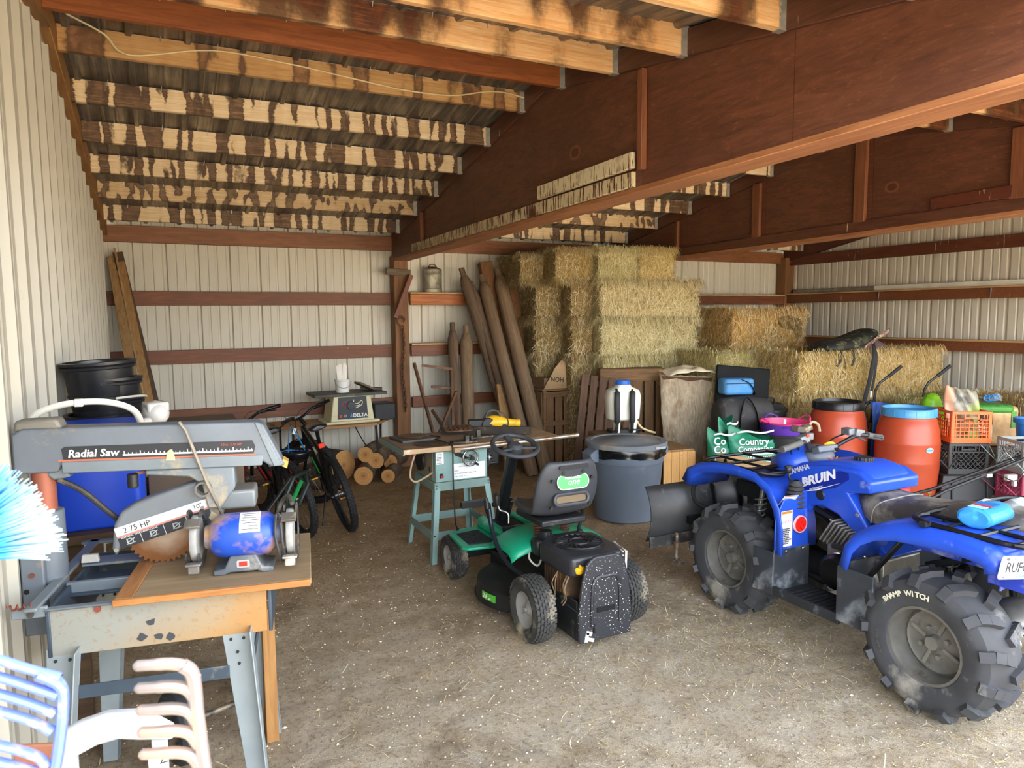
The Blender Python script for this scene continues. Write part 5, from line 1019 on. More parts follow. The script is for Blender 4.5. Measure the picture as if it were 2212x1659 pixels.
# ---------------- small folding table with the old bench saw
ST=thing('folding_table','small wood-topped table with thin black legs against the back wall','table',(0,0,0))
B().prism([(0.98,8.06),(1.05,7.62),(1.34,7.40),(2.02,7.40),(2.34,7.84),(2.34,8.06)],0.618,0.642,'xy').ob('table_top',wood('b98a58','8f6238','x'),ST,bev=0.003)
for x,y,dx,dy in ((1.18,7.6,0.0,0.0),(2.05,7.55,0.03,-0.02),(2.20,7.9,0.02,0.1),(1.10,7.95,0,0)):
    B().tube([(x,y,0.62),(x+dx,y+dy,0.0)],0.013,8).ob('leg',m_blk,ST)
B().tube(smooth_path([(1.80,7.5,0.62),(1.95,7.53,0.36),(2.06,7.55,0.33)],5),0.006,6).ob('brace',m_blk,ST)
DS=thing('old_bench_saw','old cream bench saw with a dark front panel on the small table','saw',(1.79,7.66,0.642),0.03)
m_crm=mt('cfc7a0',0.5,0,0.1,5,'9b8e6a',0.12,8)
b=B().prism([(-0.24,0.0),(0.24,0.0),(0.20,0.30),(-0.20,0.30)],-0.14,0.20,'xz'); b.box((0,0.03,0.015),(0.58,0.40,0.03)); b.ob('cabinet',m_crm,DS,bev=0.01)
FP_=B().prism([(-0.165,0.05),(0.165,0.05),(0.15,0.285),(-0.15,0.285)],-0.148,-0.138,'xz').ob('front_panel',mt('26282c',0.5,0,0.2,8,'6e695e',0.06,9),DS)
text('DELTA',0.052,m_white,FP_,(0.0,-0.150,0.068),(PI/2,0,0),bold=0.0015); B().prism([(-0.035,0.068),(-0.005,0.068),(-0.014,0.11)],-0.151,-0.148,'xz').ob('triangle_mark',mt('3b7fd0',0.4),FP_)
b=B(); b.tube(smooth_path([(0.0,-0.151,0.21),(0.06,-0.151,0.215),(0.09,-0.151,0.24),(0.105,-0.151,0.225),(0.09,-0.151,0.19),(0.03,-0.151,0.165)],5),0.004,5); b.tube(smooth_path([(0.01,-0.151,0.185),(0.06,-0.151,0.19),(0.08,-0.151,0.20)],4),0.004,5); b.box((0.01,-0.151,0.235),(0.008,0.003,0.04)); obs(b,'scale_arc',mt('e6e0c0',0.5),FP_)
b=B().tube(smooth_path([(-0.12,-0.151,0.19),(-0.10,-0.151,0.235),(-0.06,-0.151,0.22),(-0.08,-0.151,0.18)],5),0.005,5); b.ob('red_scale',mt('a8302a',0.5),FP_); B().cyl((-0.02,-0.14,0.195),(-0.02,-0.165,0.195),0.045,18).ob('crank_wheel',mt('2d3038',0.5),FP_,bev=0.004)
b=B(); b.box((-0.13,-0.152,0.085),(0.022,0.006,0.03)); b.ob('switch',m_red,FP_); B().torus(0.012,0.004,14,6,TR((-0.085,-0.15,0.085))@RX(PI/2)).ob('key_ring',mt('b9b09a'),FP_)
b=B().box((-0.02,0.02,0.312),(0.78,0.42,0.03)); b.ob('saw_table',mt('47463f',0.6,0.2,0.25,8,'8c8068',0.15,7),DS,bev=0.004)
BX=bxl('black_box',mt('242527',0.6,0,0.2,8,'77705f',0.1,9),None,(2.16,7.72,0.732),(0.24,0.28,0.18),0.06,bev=0.01); tag(BX,'black metal box on the small table beside the old saw','box')
WBu=thing('white_bucket','small white bucket holding wooden stakes on top of the old saw','bucket',(1.72,7.64,0.969))
b=B().lathe([(0,0.004),(0.068,0.0),(0.07,0.004),(0.078,0.12),(0.086,0.123),(0.086,0.14),(0.076,0.14),(0.068,0.012),(0,0.01)],28); b.ob('bucket_body',m_white,WBu)
B().tube([(0.088*math.cos(a),-0.088*math.sin(a)*0.5-0.035,0.125-0.075*math.sin(a)) for a in [PI*i/12 for i in range(13)]],0.0025,6).ob('bail_handle',m_steel,WBu)
for k,(x,w,h) in enumerate(((-0.045,0.022,0.29),(-0.012,0.045,0.30),(0.03,0.03,0.31),(0.048,0.02,0.29))):
    o=B().beam((x*0.7+1.72,7.645+0.01*k,0.982),(x*1.15+1.72,7.65+0.012*k,0.969+h),w,0.010,upv=(0,1,0)).ob('wooden_stake',wood('f6f2ea','e0d8ca','z'),None); tag(o,['thin bleached stake at the left in the small white bucket','widest bleached stake in the middle of the small white bucket','tallest bleached stake standing in the small white bucket','thin bleached stake at the right in the small white bucket'][k],'stake',group='stakes in the white bucket')
for k,(p,d,r) in enumerate((((1.99,7.60,1.005),(0.20,0.14,0.03),(0.0,-0.5,0.3)),((2.06,7.70,0.985),(0.26,0.12,0.03),(0.1,0.12,-0.2)),((1.60,7.58,0.98),(0.30,0.05,0.02),(0,0,0.15)))):
    pass
o=B().box((0,0,0),(0.20,0.13,0.022)).ob('wood_scrap',wood('7b6c55','5b4d3b','x'),None,(1.955,7.62,1.028),(0.0,0.42,0.35),bev=0.003); tag(o,'grey wood offcut tilted on the old saw table','offcut')
o=B().box((0,0,0),(0.24,0.11,0.02)).ob('wood_scrap',wood('6b5f4d','4b4034','x'),None,(2.06,7.74,0.985),(0.0,0.05,-0.25),bev=0.003); tag(o,'grey wood offcut lying flat at the end of the old saw table','offcut')
# ---------------- firewood
m_bark=mt('5d4c3a',0.9,0,0.35,9,'8a7860',0.2,7,0.5)
n=NT('cut_log_end'); rr_=n('VectorMath',{0:n.map((1,1,0))},operation='LENGTH').outputs['Value']; q=n.noise(14,4,0.6); w=n.math('SINE',n.math('ADD',n.math('MULTIPLY',rr_,260.0),n.math('MULTIPLY',q,5.0)))
m_cut=n.done(n.mix(n.step(w,-1,1),n.mix(n.step(n.math('ADD',rr_,n.math('MULTIPLY',q,0.03)),0.03,0.06),lin('9a6230'),lin('d3a164')),lin('c48a4e')),0.8)
def log(x,y,z,r,L,ang,tilt,label):
    t=thing('firewood_log',label,'log',(x,y,z),rot=(PI/2+tilt,0,ang),group='firewood under the small table'); b=B(); rings=[]
    for i in range(5): rings.append([(r*(1+0.06*noise.noise((math.cos(2*PI*k/18)*2+x*9,math.sin(2*PI*k/18)*2,i*0.7)))*math.cos(2*PI*k/18),r*(1+0.06*noise.noise((math.cos(2*PI*k/18)*2,math.sin(2*PI*k/18)*2+x*9,i*0.7)))*math.sin(2*PI*k/18),-L*i/4) for k in range(18)])
    b.sweep(rings,True).ob('bark',m_bark,t); b=B(); b.v=list(rings[0])+list(rings[-1]); b.f=[tuple(range(18)),tuple(range(18,36))[::-1]]; obs(b,'cut_end',m_cut,t); return t
log(1.70,7.62,0.17,0.165,0.30,0.5,0.0,'biggest log round standing at the back of the firewood pile'); log(1.90,7.45,0.30,0.085,0.40,-0.55,0.0,'small log with a stub resting on the firewood pile')
log(2.00,7.40,0.235,0.085,0.42,-0.5,0.05,'pale round log resting second from the top of the firewood'); log(1.84,7.32,0.10,0.10,0.42,-0.4,0.0,'split log on the ground at the left of the firewood pile')
log(2.10,7.30,0.075,0.075,0.42,-0.5,0.0,'low log on the ground at the right end of the firewood'); log(1.55,7.15,0.06,0.06,0.4,0.7,0.0,'slim log on the ground behind the green bicycle wheel'); log(2.22,7.62,0.16,0.085,0.34,-0.7,0.0,'bark-covered log leaning at the wall end of the firewood')
# ---------------- bits on the first post
o=B().box((0,0,0),(0.29,0.035,0.075)).ob('cross_block',wood('7d6f58','564a3a','x',0.8,1,'a39678',0.1),None,(2.475,7.972,2.283),(0,0.05,0),bev=0.004); tag(o,'weathered grey timber block nailed across the first post','block')
o=B().beam((2.60,7.90,2.25),(2.40,7.90,1.76),0.05,0.07,upv=(0,-1,0)).ob('broken_brace',stained('8a4a2a','5a2c18','cbb89a',-0.05,'z'),None,bev=0.003); tag(o,'broken red-brown brace dangling diagonally on the first post','brace')
CH=thing('chain','rusty chain with a hook hanging down the first post','chain',(2.50,7.955,1.72)); m_rust=mt('6a4d3a',0.6,0.5,0.25,14,'8f5f40',0.2,12)
def link(z,s,odd,x):
    P_=[(0.016*math.cos(a)*s,0,(0.022*math.sin(a)+ (0.012 if math.sin(a)>0 else -0.012))*s) for a in [2*PI*i/12 for i in range(12)]]
    if odd: P_=[(0,p[0],p[2]) for p in P_]
    B().tube([(p[0]+x,p[1],p[2]+z) for p in P_],0.0055*s,6,True).ob('chain_link',m_rust,CH)
for k in range(22): link(-0.08-k*0.045,1.0,k%2,0.012*math.sin(k*0.4)+0.004*k*0.1)
B().tube(smooth_path([(0.0,0,-0.06),(-0.045,0,-0.02),(-0.05,0,0.03),(-0.01,0,0.055),(0.03,0,0.03),(0.02,0,-0.01)],5),[0.007]*8+[0.013]*14+[0.008]*4,8).ob('hook',m_rust,CH)
# rusty trestle, can, leaning posts
TS=thing('steel_trestle','rusty angle-iron trestle between the first post and the old fence posts','trestle',(0,0,0)); b=B()
for a,c in (((2.64,7.70,1.22),(2.98,7.62,1.17)),((2.72,7.60,0.98),(2.98,7.60,0.95)),((2.55,7.70,1.25),(2.73,7.25,0.02)),((2.98,7.62,1.17),(2.84,7.25,0.02)),((2.74,7.45,0.45),(2.98,7.5,0.92)),((2.98,7.5,0.92),(3.05,7.7,0.02)),((2.70,7.55,0.72),(2.90,7.3,0.3))): b.beam(a,c,0.028,0.028)
obs(b,'angle_iron',m_rust,TS)
CN=thing('galvanised_can','dented galvanised can with a rusty lid on the back wall shelf','can',(2.985,7.93+0.0,2.061)); CN.location=(2.93,8.08,2.061)
b=B().lathe([(0,0),(0.132,0.0),(0.136,0.01),(0.132,0.035),(0.137,0.04),(0.132,0.05),(0.132,0.20),(0.137,0.21),(0.132,0.22),(0.134,0.265),(0.125,0.275),(0,0.278)],36); b.ob('can_body',mt('9c9684',0.5,0.5,0.2,12,'77705c',0.25,9,0.3),CN); b=B().lathe([(0.13,0.272),(0.07,0.292),(0.06,0.30),(0,0.302)],28); b.tube(smooth_path([(-0.06,0,0.295),(-0.03,0,0.325),(0.03,0,0.325),(0.06,0,0.295)],4),0.008,6); b.tube([(-0.12,0,0.27),(-0.125,0,0.31)],0.008,6); b.ob('lid',m_rust,CN)
CN.scale=(0.86,0.55,1.0)
m_fp=wood('7a634c','4f3e2f','z',0.85,1.0,'a08a70',0.14,0.6); m_fp2=wood('8f7658','65503c','z',0.85,1.0,'4d3a2a',0.1,0.6)
def fpost(a,c,r,mat,label,neck=True):
    """old fence post; the turned neck is at the top"""
    a,c=Vector(a),Vector(c); d=(c-a); L=d.length; t=thing('fence_post',label,'post',tuple(a),rot=tuple(d.to_track_quat('Z','Y').to_euler()),group='old fence posts leaning on the back wall')
    rings=[]; zs=[0,0.06,0.3,L*0.35,L*0.7,L-0.30,L-0.20]+([L-0.10,L-0.095,L] if neck else [L])
    for i,z in enumerate(zs):
        q=r*(0.80 if i==0 else 1.0)*(0.62 if neck and i==len(zs)-3 else 0.50 if neck and i>=len(zs)-2 else 1)
        rings.append([((q*(1+0.10*noise.noise((k*0.9+a.x*7,z*1.3,2))))*math.cos(2*PI*k/14),(q*(1+0.10*noise.noise((k*0.9,z*1.3+a.x*5,7))))*math.sin(2*PI*k/14),z) for k in range(14)])
    b=B().sweep(rings,True); b.f.append(tuple(range(14))[::-1]); b.f.append(tuple(len(b.v)-14+k for k in range(14))); b.ob('post_body',mat,t,ang=50)
    return t
fpost((3.72,7.30,0.0),(3.24,7.93,2.34),0.070,m_fp,'leftmost long fence post, brown and split, its turned tip against the wall')
fpost((3.66,7.05,0.0),(3.36,7.94,2.18),0.062,m_fp,'shorter brown fence post tucked behind the two long round ones')
fpost((3.62,6.85,0.0),(3.49,7.90,2.26),0.074,m_fp2,'long grey fence post third from the chain, leaning right to left')
fpost((3.78,6.80,0.0),(3.68,7.86,2.33),0.082,m_fp2,'thickest grey fence post leaning in front of the square timber')
fpost((3.04,7.62,0.0),(3.10,7.90,1.70),0.062,m_fp,'short dark fence post nearest the chain post')
fpost((3.15,7.55,0.0),(3.26,7.86,1.66),0.075,m_fp2,'short pale fence post beside the short dark one')
def tim(a,c,w,h,mat,label,name='square_timber'):
    o=B().beam(a,c,w,h,upv=(0,-1,0.2)).ob(name,mat,None,bev=0.006); return tag(o,label,'timber')
tim((3.86,7.55,0.0),(3.56,8.02-0.06,2.42),0.16,0.09,m_post,'square sawn timber leaning behind the thick fence post')
tim((4.12,7.35,0.0),(3.84,7.93,2.40),0.12,0.10,m_post,'square brown timber at the hay end of the leaning posts')
tim((3.42,7.02,0.0),(3.50,7.42,0.98),0.11,0.04,wood('b08a58','86623a','z'),'short tan plank propped against the fence posts','short_plank')
tim((4.06,7.10,0.0),(4.13,7.88,1.68),0.07,0.07,mt('6d3f35',0.6,0.3,0.15,9,'8a5a4a',0.15,9),'reddish steel post leaning beside the cardboard box','steel_post')
for x in (2.72,3.05): pass
# ---------------- crates, pallet, cardboard
m_cr=wood('8d6a45','5f452c','x',0.8,1.2); m_crz=wood('8d6a45','5f452c','z',0.8,1.2); m_pal=wood('6e5240','493527','z',0.85,1.0,'8d7560',0.08); m_pine=wood('d9a862','b8864a','z',0.6,1.2); m_pinex=wood('b08a58','86653e','y',0.7,1)
CT=thing('wooden_crate','tall brown slatted crate standing on end beneath the cardboard box','crate',(4.04,7.18,0),-0.05)
for x in (-0.17,0.17):
    for y in (-0.16,0.16): bxl('corner_post',m_crz,CT,(x,y,0.46),(0.04,0.04,0.92))
for k in range(3): bxl('slat',m_crz,CT,(-0.11+k*0.11,-0.187,0.46),(0.092,0.012,0.90))
for k in range(3): bxl('slat',m_crz,CT,(-0.197,-0.11+k*0.11,0.46),(0.012,0.095,0.90)); bxl('slat',m_crz,CT,(0.197,-0.11+k*0.11,0.46),(0.012,0.095,0.90))
bxl('crate_top',m_cr,CT,(0,0,0.93),(0.42,0.40,0.02)); bxl('rail',m_cr,CT,(0,-0.20,0.55),(0.40,0.014,0.06)); bxl('rail',m_cr,CT,(0,-0.20,0.88),(0.40,0.014,0.06))
CB=thing('cardboard_box','torn cardboard box with upside-down print on the tall crate','box',(4.06,7.16,0.941))
m_cb=mt('a98a62',0.8,0,0.12,4,'8c7050',0.15,5)
B().prism([(-0.21,0.0),(0.09,0.0),(0.07,0.30),(0.02,0.325),(-0.06,0.24)],-0.145,-0.139,'xz').ob('front_flap',m_cb,CB)
b=B(); b.box((0.0,0.1,0.06),(0.36,0.4,0.12)); b.prism([(0.09,-0.14),(0.19,0.0),(0.19,0.20),(0.09,0.2)],0.0,0.26,'xy'); b.ob('box_body',mt('7d6144',0.85,0,0.15,4),CB); B().add([(0.09,-0.141,0.0),(0.22,0.0,0.10),(0.21,0.02,0.345),(0.075,-0.141,0.30)],[(0,1,2,3)]).ob('side_flap',mt('8d6f4d',0.8,0,0.15,4),CB,solid=0.005); B().add([(0.09,-0.16,0.0),(0.22,-0.08,0.0),(0.24,-0.06,0.02),(0.1,-0.14,0.03)],[(0,1,2,3)]).ob('bottom_flap',mt('b9986c',0.8),CB,solid=0.004)
text('HON',0.075,mt('4a3a2c',0.8),CB,(0.055,-0.1465,0.12),(PI/2,PI+0.10,0),bold=0.002,ext=0.0004)
CR2=thing('wooden_crate','wide weathered crate under the front of the hay stack','crate',(4.72,6.58,0),-0.45)
bxl('top_rail',m_cr,CR2,(0,-0.17,1.11),(0.72,0.02,0.13)); 
for k in range(6): bxl('slat',m_crz,CR2,(-0.31+k*0.125,-0.155,0.55),(0.10,0.014,1.06))
bxl('end_panel',wood('c79f6a','9c7545','z'),CR2,(0.33,-0.168,1.08),(0.08,0.03,0.18)); bxl('crate_lid',m_cr,CR2,(0,0.0,1.17),(0.72,0.32,0.02)); bxl('side_board',m_crz,CR2,(-0.36,0,0.57),(0.014,0.30,1.14)); bxl('side_board',m_crz,CR2,(0.36,0,0.57),(0.014,0.30,1.14))
PLT=thing('wooden_pallet','brown slatted pallet leaning beside the sprayer','pallet',(4.12,6.55,0.0),rot=(-0.22,0.13,-0.42))
for k in range(6): bxl('slat',m_pal,PLT,(-0.24+k*0.098,0,0.56),(0.078,0.02,1.12))
for z in (0.08,0.45,0.75,1.04): bxl('stringer',m_pal,PLT,(0.005,0.04,z),(0.58,0.05,0.06))
PLT.location=(4.06,6.22,0.02)
CR3=thing('wooden_crate','small crate serving as a stand under the white sprayer','crate',(3.90,5.60,0),-0.1)
for k in range(3): bxl('slat',m_cr,CR3,(0,-0.21,0.12+k*0.21),(0.44,0.014,0.17))
for k in range(3): bxl('slat',wood('8d6a45','5f452c','y',0.8,1.2),CR3,(-0.222,0,0.12+k*0.21),(0.014,0.42,0.17)); bxl('slat',wood('8d6a45','5f452c','y',0.8,1.2),CR3,(0.222,0,0.12+k*0.21),(0.014,0.42,0.17))
bxl('crate_top',m_cr,CR3,(0,0,0.635),(0.46,0.44,0.02)); 
for x in (-0.2,0.2):
    for y in (-0.19,0.19): bxl('corner_post',m_crz,CR3,(x,y,0.315),(0.03,0.03,0.63))
PC=thing('pine_crate','clean light pine box lying behind the trash can','crate',(4.32,5.55,0),-0.18)
for k in range(4): bxl('front_board',m_pine,PC,(-0.02+k*0.085,-0.235,0.235),(0.083,0.016,0.47))
for k in range(4): bxl('top_board',m_pinex,PC,(-0.165+k*0.125,0.0,0.478),(0.122,0.46,0.016))
for k in range(4): bxl('side_board',m_pinex,PC,(-0.225,0.0,0.06+k*0.115),(0.014,0.46,0.11)); bxl('side_board',m_pinex,PC,(0.275,0.0,0.06+k*0.115),(0.014,0.46,0.11))
b=B()
for k in range(4):
    for q in (0.44,0.40): b.sphere((-0.045+k*0.085,-0.244,q-0.01),(0.004,0.002,0.004),6,4)
obs(b,'nail_head',mt('6d5a40'),PC)
# ---------------- backpack sprayer
SP=thing('backpack_sprayer','white backpack sprayer with black straps and a blue cap','sprayer',(3.90,5.55,0.645),-0.25)
n=NT('milky_plastic'); n.b.inputs['Subsurface Weight'].default_value=0.15; m_milk=n.done(lin('e9e6d6'),0.4)
b=B(); rings=[]
for z,w,d in ((0.13,0.12,0.07),(0.15,0.155,0.10),(0.36,0.168,0.112),(0.42,0.15,0.105),(0.455,0.075,0.075),(0.475,0.065,0.065)): rings.append([(w*math.copysign(abs(math.cos(2*PI*k/32))**0.6,math.cos(2*PI*k/32)),d*math.copysign(abs(math.sin(2*PI*k/32))**0.6,math.sin(2*PI*k/32)),z) for k in range(32)])
b.sweep(rings,True); b.f.append(tuple(range(32))[::-1]); b.prism([(-0.10,0.0),(-0.06,0.0),(-0.055,0.15),(0.055,0.15),(0.06,0.0),(0.10,0.0),(0.12,0.18),(-0.12,0.18)],-0.09,-0.02,'xz'); b.ob('tank',m_milk,SP,bev=0.006)
b=B().lathe([(0,0.045),(0.06,0.045),(0.066,0.04),(0.066,0.0)],24,TR((0,0,0.47))); 
for k in range(20): a=k*PI/10; b.box((0.066*math.cos(a),0.066*math.sin(a),0.49),(0.006,0.008,0.036),a)
b.ob('cap',mt('2468c8',0.4),SP)
for x in (-0.10,0.05):
    b=B().tube(smooth_path([(x+0.01,-0.07,0.44),(x,-0.125,0.40),(x-0.01,-0.145,0.30),(x-0.005,-0.14,0.18),(x,-0.12,0.08),(x+0.005,-0.10,0.02)],5),[0.012]*4+[0.028]*14+[0.016]*6+[0.010]*2,10,flat=0.5); b.ob('shoulder_strap',mt('1f1f21',0.6,0,0.2,20,'6a665c',0.06,12),SP)
b=B().tube(smooth_path([(0.08,-0.02,0.12),(0.16,0.0,0.04),(0.10,-0.12,0.02),(-0.04,-0.14,0.02),(-0.16,-0.10,0.015),(-0.10,-0.05,0.02)],6),0.010,8); b.ob('hose',m_blk,SP); B().tube(smooth_path([(0.12,0.0,0.16),(0.18,-0.02,0.06),(0.26,-0.05,0.02),(0.30,-0.08,0.01)],5),0.010,8).ob('wand_tube',mt('c9b88a',0.5),SP)
b=B().box((0,0.0,0.03),(0.26,0.16,0.03)); b.tube([(0.12,-0.05,0.02),(0.15,-0.12,0.05),(0.05,-0.14,0.06)],0.008,6); b.ob('pump_base',m_blk,SP,bev=0.004)
# ---------------- hide board and canvas sack
n=NT('dried_hide'); q=n.noise(6,6,0.7,n.map((1,1,0.35)),1.5); q2=n.noise(2.6,4,0.6); q3=n.noise(30,4,0.7,n.map((2,1,0.4)))
o=n.mix(n.step(q,0.35,0.68),lin('82705a'),lin('b8a78c')); o=n.mix(n.math('MULTIPLY',n.step(q3,0.5,0.7),0.5),o,lin('d0c2a6')); o=n.mix(n.math('MULTIPLY',n.step(q2,0.56,0.68),0.8),o,lin('74552f')); n.bump(q,0.8,0.02); m_hide=n.done(o,0.9)
HB=thing('hide_board','stiff grey-brown cowhide sheet with dark fur edges standing before the hay','hide',(5.18,5.86,0.0),rot=(-0.16,0,-0.24))
rings=[]
for j in range(15):
    z=0.02+1.12*j/14; rings.append([(-0.44+0.86*i/14+0.012*noise.noise((j*0.6,1.5,0))*(1 if i in(0,14) else 0),0.02*noise.noise((i*0.4,j*0.4,4)),z-0.045*i/14+(0.012*noise.noise((i*0.9,7,1)) if j==14 else 0)) for i in range(15)])
SK=B().sweep(rings,False).ob('hide_sheet',m_hide,HB,solid=0.014,ang=80)
m_fur=mt('4f3322',0.95,0,0.3,20,'8a6a48',0.1,15,0.6)
def furpatch(pts,name): B().prism(pts,-0.022,-0.008,'xz').ob(name,m_fur,SK,bev=0.003)
furpatch([(-0.43,1.125),(0.41,1.075),(0.41,1.04),(0.30,1.06),(0.18,1.045),(0.05,1.075),(-0.10,1.06),(-0.25,1.10),(-0.40,1.085)],'fur_edge'); furpatch([(0.36,0.98),(0.40,0.98),(0.41,0.85),(0.40,0.72),(0.36,0.70),(0.335,0.80)],'fur_patch'); furpatch([(0.36,0.62),(0.405,0.60),(0.405,0.47),(0.375,0.46),(0.34,0.53)],'fur_patch'); furpatch([(0.36,0.36),(0.41,0.35),(0.41,0.05),(0.37,0.06),(0.33,0.2)],'fur_patch')
n=NT('canvas'); q=n.noise(7,4,0.6); n.bump(q,0.5,0.02); m_canvas=n.done(n.mix(n.step(q,0.3,0.7),lin('cbbb9a'),lin('ece0c6')),0.85)
SA=thing('canvas_sack','cream canvas cloth bundled over the hide sheet and the hay','cloth',(5.24,6.14,1.06),-0.25)
rings=[]
for j in range(9):
    v=-0.2+0.4*j/8; rings.append([(-0.38+0.80*i/16,v,max(0.0,(0.17-0.9*v*v*1.6)*(1-((i-6.5)/10)**2)*(0.85+0.35*noise.noise((i*0.55,j*0.5,2))))+0.0) for i in range(17)])
B().sweep(rings,False).ob('cloth',m_canvas,SA,sub=1,ang=80,solid=0.01)
SAb=bxl('support_crate',m_cr,None,(5.28,6.27,0.53),(0.7,0.30,1.04),-0.25); tag(SAb,'brown wooden box behind the hide sheet, under the canvas cloth','box')
# ---------------- trash can
TC=thing('trash_can','grey round trash can with a dusty lid and black liner','trash can',(3.615,5.09,0))
m_can=mt('67727f',0.5,0,0.08,3,'7f8588',0.10,4); m_lid=mt('74797e',0.6,0,0.15,4,'a5937a',0.2,4)
b=B().lathe([(0,0.0),(0.262,0.0),(0.275,0.012),(0.318,0.50),(0.322,0.505),(0.330,0.52),(0.335,0.60),(0.338,0.64),(0.325,0.645),(0.27,0.02),(0,0.015)],48); b.ob('can_body',m_can,TC)
for sg in (-1,1): B().prism([(sg*0.32,0.655),(sg*0.415,0.60),(sg*0.405,0.53),(sg*0.325,0.52)],-0.075,0.075,'xz').ob('handle',m_can,TC,bev=0.012)
b=B(); rings=[]
for q in range(5): rings.append([((0.337+0.004*math.sin(k*1.3+q)+0.005*q*(1 if q<3 else 0.4))*math.cos(2*PI*k/48),(0.337+0.004*math.sin(k*1.3+q)+0.005*q*(1 if q<3 else 0.4))*math.sin(2*PI*k/48),0.655-0.022*q-(0.008*math.sin(k*0.55)+0.004*math.sin(k*1.7))*(q/4)) for k in range(48)])
b.sweep(rings,True).ob('bin_liner',mt('101112',0.2),TC)
b=B().lathe([(0.352,0.640),(0.358,0.642),(0.360,0.672),(0.350,0.684),(0.305,0.686),(0.295,0.678),(0.20,0.684),(0.19,0.692),(0.0,0.696)],48); LD=b.ob('lid',m_lid,TC); B().box((0.10,-0.359,0.66),(0.10,0.006,0.018)).ob('lid_mark',mt('9aa0a2',0.4),LD)
for i,c in enumerate('BRUTE'):
    a=-1.05+0.105*(i-1.0); text(c,0.042,mt('70859a',0.5),TC,(0.3135*math.cos(a),0.3135*math.sin(a),0.44),(PI/2-0.08,0,a+PI/2),ext=0.001,align='CENTER')
# ---------------- cabinet table saw
m_teal=mt('86a5a0',0.45,0.05,0.1,5,'a2957c',0.08,6); m_teald=mt('7f9891',0.45,0.05,0.12,5,'a08a64',0.15,5)
TB=thing('table_saw','teal cabinet table saw on a splayed steel stand in the middle of the barn','saw',(1.93,4.98,0))
b=B()
for sx,sy in ((-1,-1),(1,-1),(1,1),(-1,1)):
    L=B(); p=(sx*0.215,sy*0.215,0.575); q=(sx*0.275,sy*0.285,0.0)
    for dx,dy in ((sx*-0.0225,0),(0,sy*-0.0225)):
        w=0.045; ax=(abs(dx)>0)
        vs=[(p[0],p[1],p[2]),(p[0]-sx*w*(1 if ax else 0),p[1]-sy*w*(0 if ax else 1),p[2]),(q[0]-sx*w*0.9*(1 if ax else 0),q[1]-sy*w*0.9*(0 if ax else 1),0),(q[0],q[1],0)]
        th=0.005; off=(0,-sy*th,0) if ax else (-sx*th,0,0); vs+= [tuple(v[i]+off[i] for i in range(3)) for v in vs]
        L.add(vs,[(0,1,2,3),(7,6,5,4),(0,4,5,1),(1,5,6,2),(2,6,7,3),(3,7,4,0)])
    L.ob('leg',m_teal,TB)
for z,r in ((0.545,0.217),(0.195,0.253)):
    for c,d in (((0,-r,z),(2*r-0.02,0.006,0.062)),((0,r,z),(2*r-0.02,0.006,0.062)),((-r,0,z),(0.006,2*r-0.02,0.062)),((r,0,z),(0.006,2*r-0.02,0.062))): bxl('rail',m_teald,TB,c,d,bev=0.002)
h=B()
for x in (-0.205,0.205):
    for z in (0.555,0.535,0.20): h.cyl((x*(1 if z>0.4 else 1.18),-0.219 if z>0.4 else -0.262,z),(x*(1 if z>0.4 else 1.18),-0.226 if z>0.4 else -0.268,z),0.006,8)
obs(h,'bolt',m_chr,TB)
CBN=B().box((0,-0.01,0.695),(0.41,0.40,0.24)).ob('cabinet',m_teal,TB,bev=0.008)
B().box((-0.2065,0.02,0.70),(0.002,0.34,0.22)).ob('side_panel',mt('8a948a',0.5,0.2,0.15,3,'a08f72',0.3,3),CBN)
b=B(); b.box((-0.208,-0.09,0.655),(0.002,0.03,0.035)); b.ob('vent_hole',mt('30302c'),CBN)
label_plate(CBN,(-0.172,-0.2125,0.755),(PI/2,0,0),0.058,0.09,7,'instruction_label'); LP_=label_plate(CBN,(0.055,-0.2125,0.645),(PI/2,0,0),0.26,0.115,0,'name_label')
text('10" PROFESSIONAL TABLE SAW',0.0125,m_ink,LP_,(-0.118,-0.02,0.0012),ext=0.0003); text('OHIO',0.013,m_ink,LP_,(-0.118,0.0,0.0012),ext=0.0003); text('A  B  C  D  E',0.011,m_ink,LP_,(-0.08,0.03,0.0012),ext=0.0003); text('AMPS 13   RPM 3450   VOLTS 120',0.007,m_ink,LP_,(-0.11,-0.04,0.0012),ext=0.0003)
b=B().box((-0.165,-0.2125,0.625),(0.05,0.003,0.09)); SWP=b.ob('switch_plate',m_teal,CBN,bev=0.001); B().box((-0.165,-0.218,0.625),(0.022,0.012,0.032)).ob('switch_body',m_blk,SWP); B().box((-0.160,-0.226,0.62),(0.018,0.008,0.016)).ob('red_switch',m_red,SWP)
B().prism([(-0.07,0.795),(-0.055,0.80),(0.02,0.765),(0.055,0.735),(0.03,0.73),(-0.05,0.76)],-0.2135,-0.211,'xz').ob('arc_slot',mt('1c1c1c'),CBN)
def handwheel(c,axis,par):
    T=TR(c)@(RX(PI/2) if axis=='y' else RY(PI/2)); b=B().torus(0.058,0.0085,32,8,T); b.lathe([(0,0.03),(0.018,0.03),(0.022,-0.01)],16,T)
    for k in range(3): a=2*PI*k/3+0.5; p=T@Vector((0.015*math.cos(a),0.015*math.sin(a),0.0)); q=T@Vector((0.055*math.cos(a),0.055*math.sin(a),0.0)); b.beam(p,q,0.016,0.006,(0,1,0) if axis=='y' else (1,0,0))
    W_=b.ob('handwheel',m_steel,par); p=T@Vector((0.035,-0.045,0.01)); q=T@Vector((0.035,-0.045,0.055)); B().tube([p,q],0.009,10).ob('crank_knob',m_blk,W_); B().lathe([(0,0.045),(0.016,0.045),(0.018,0.02)],14,T).ob('lock_knob',m_blk,W_)
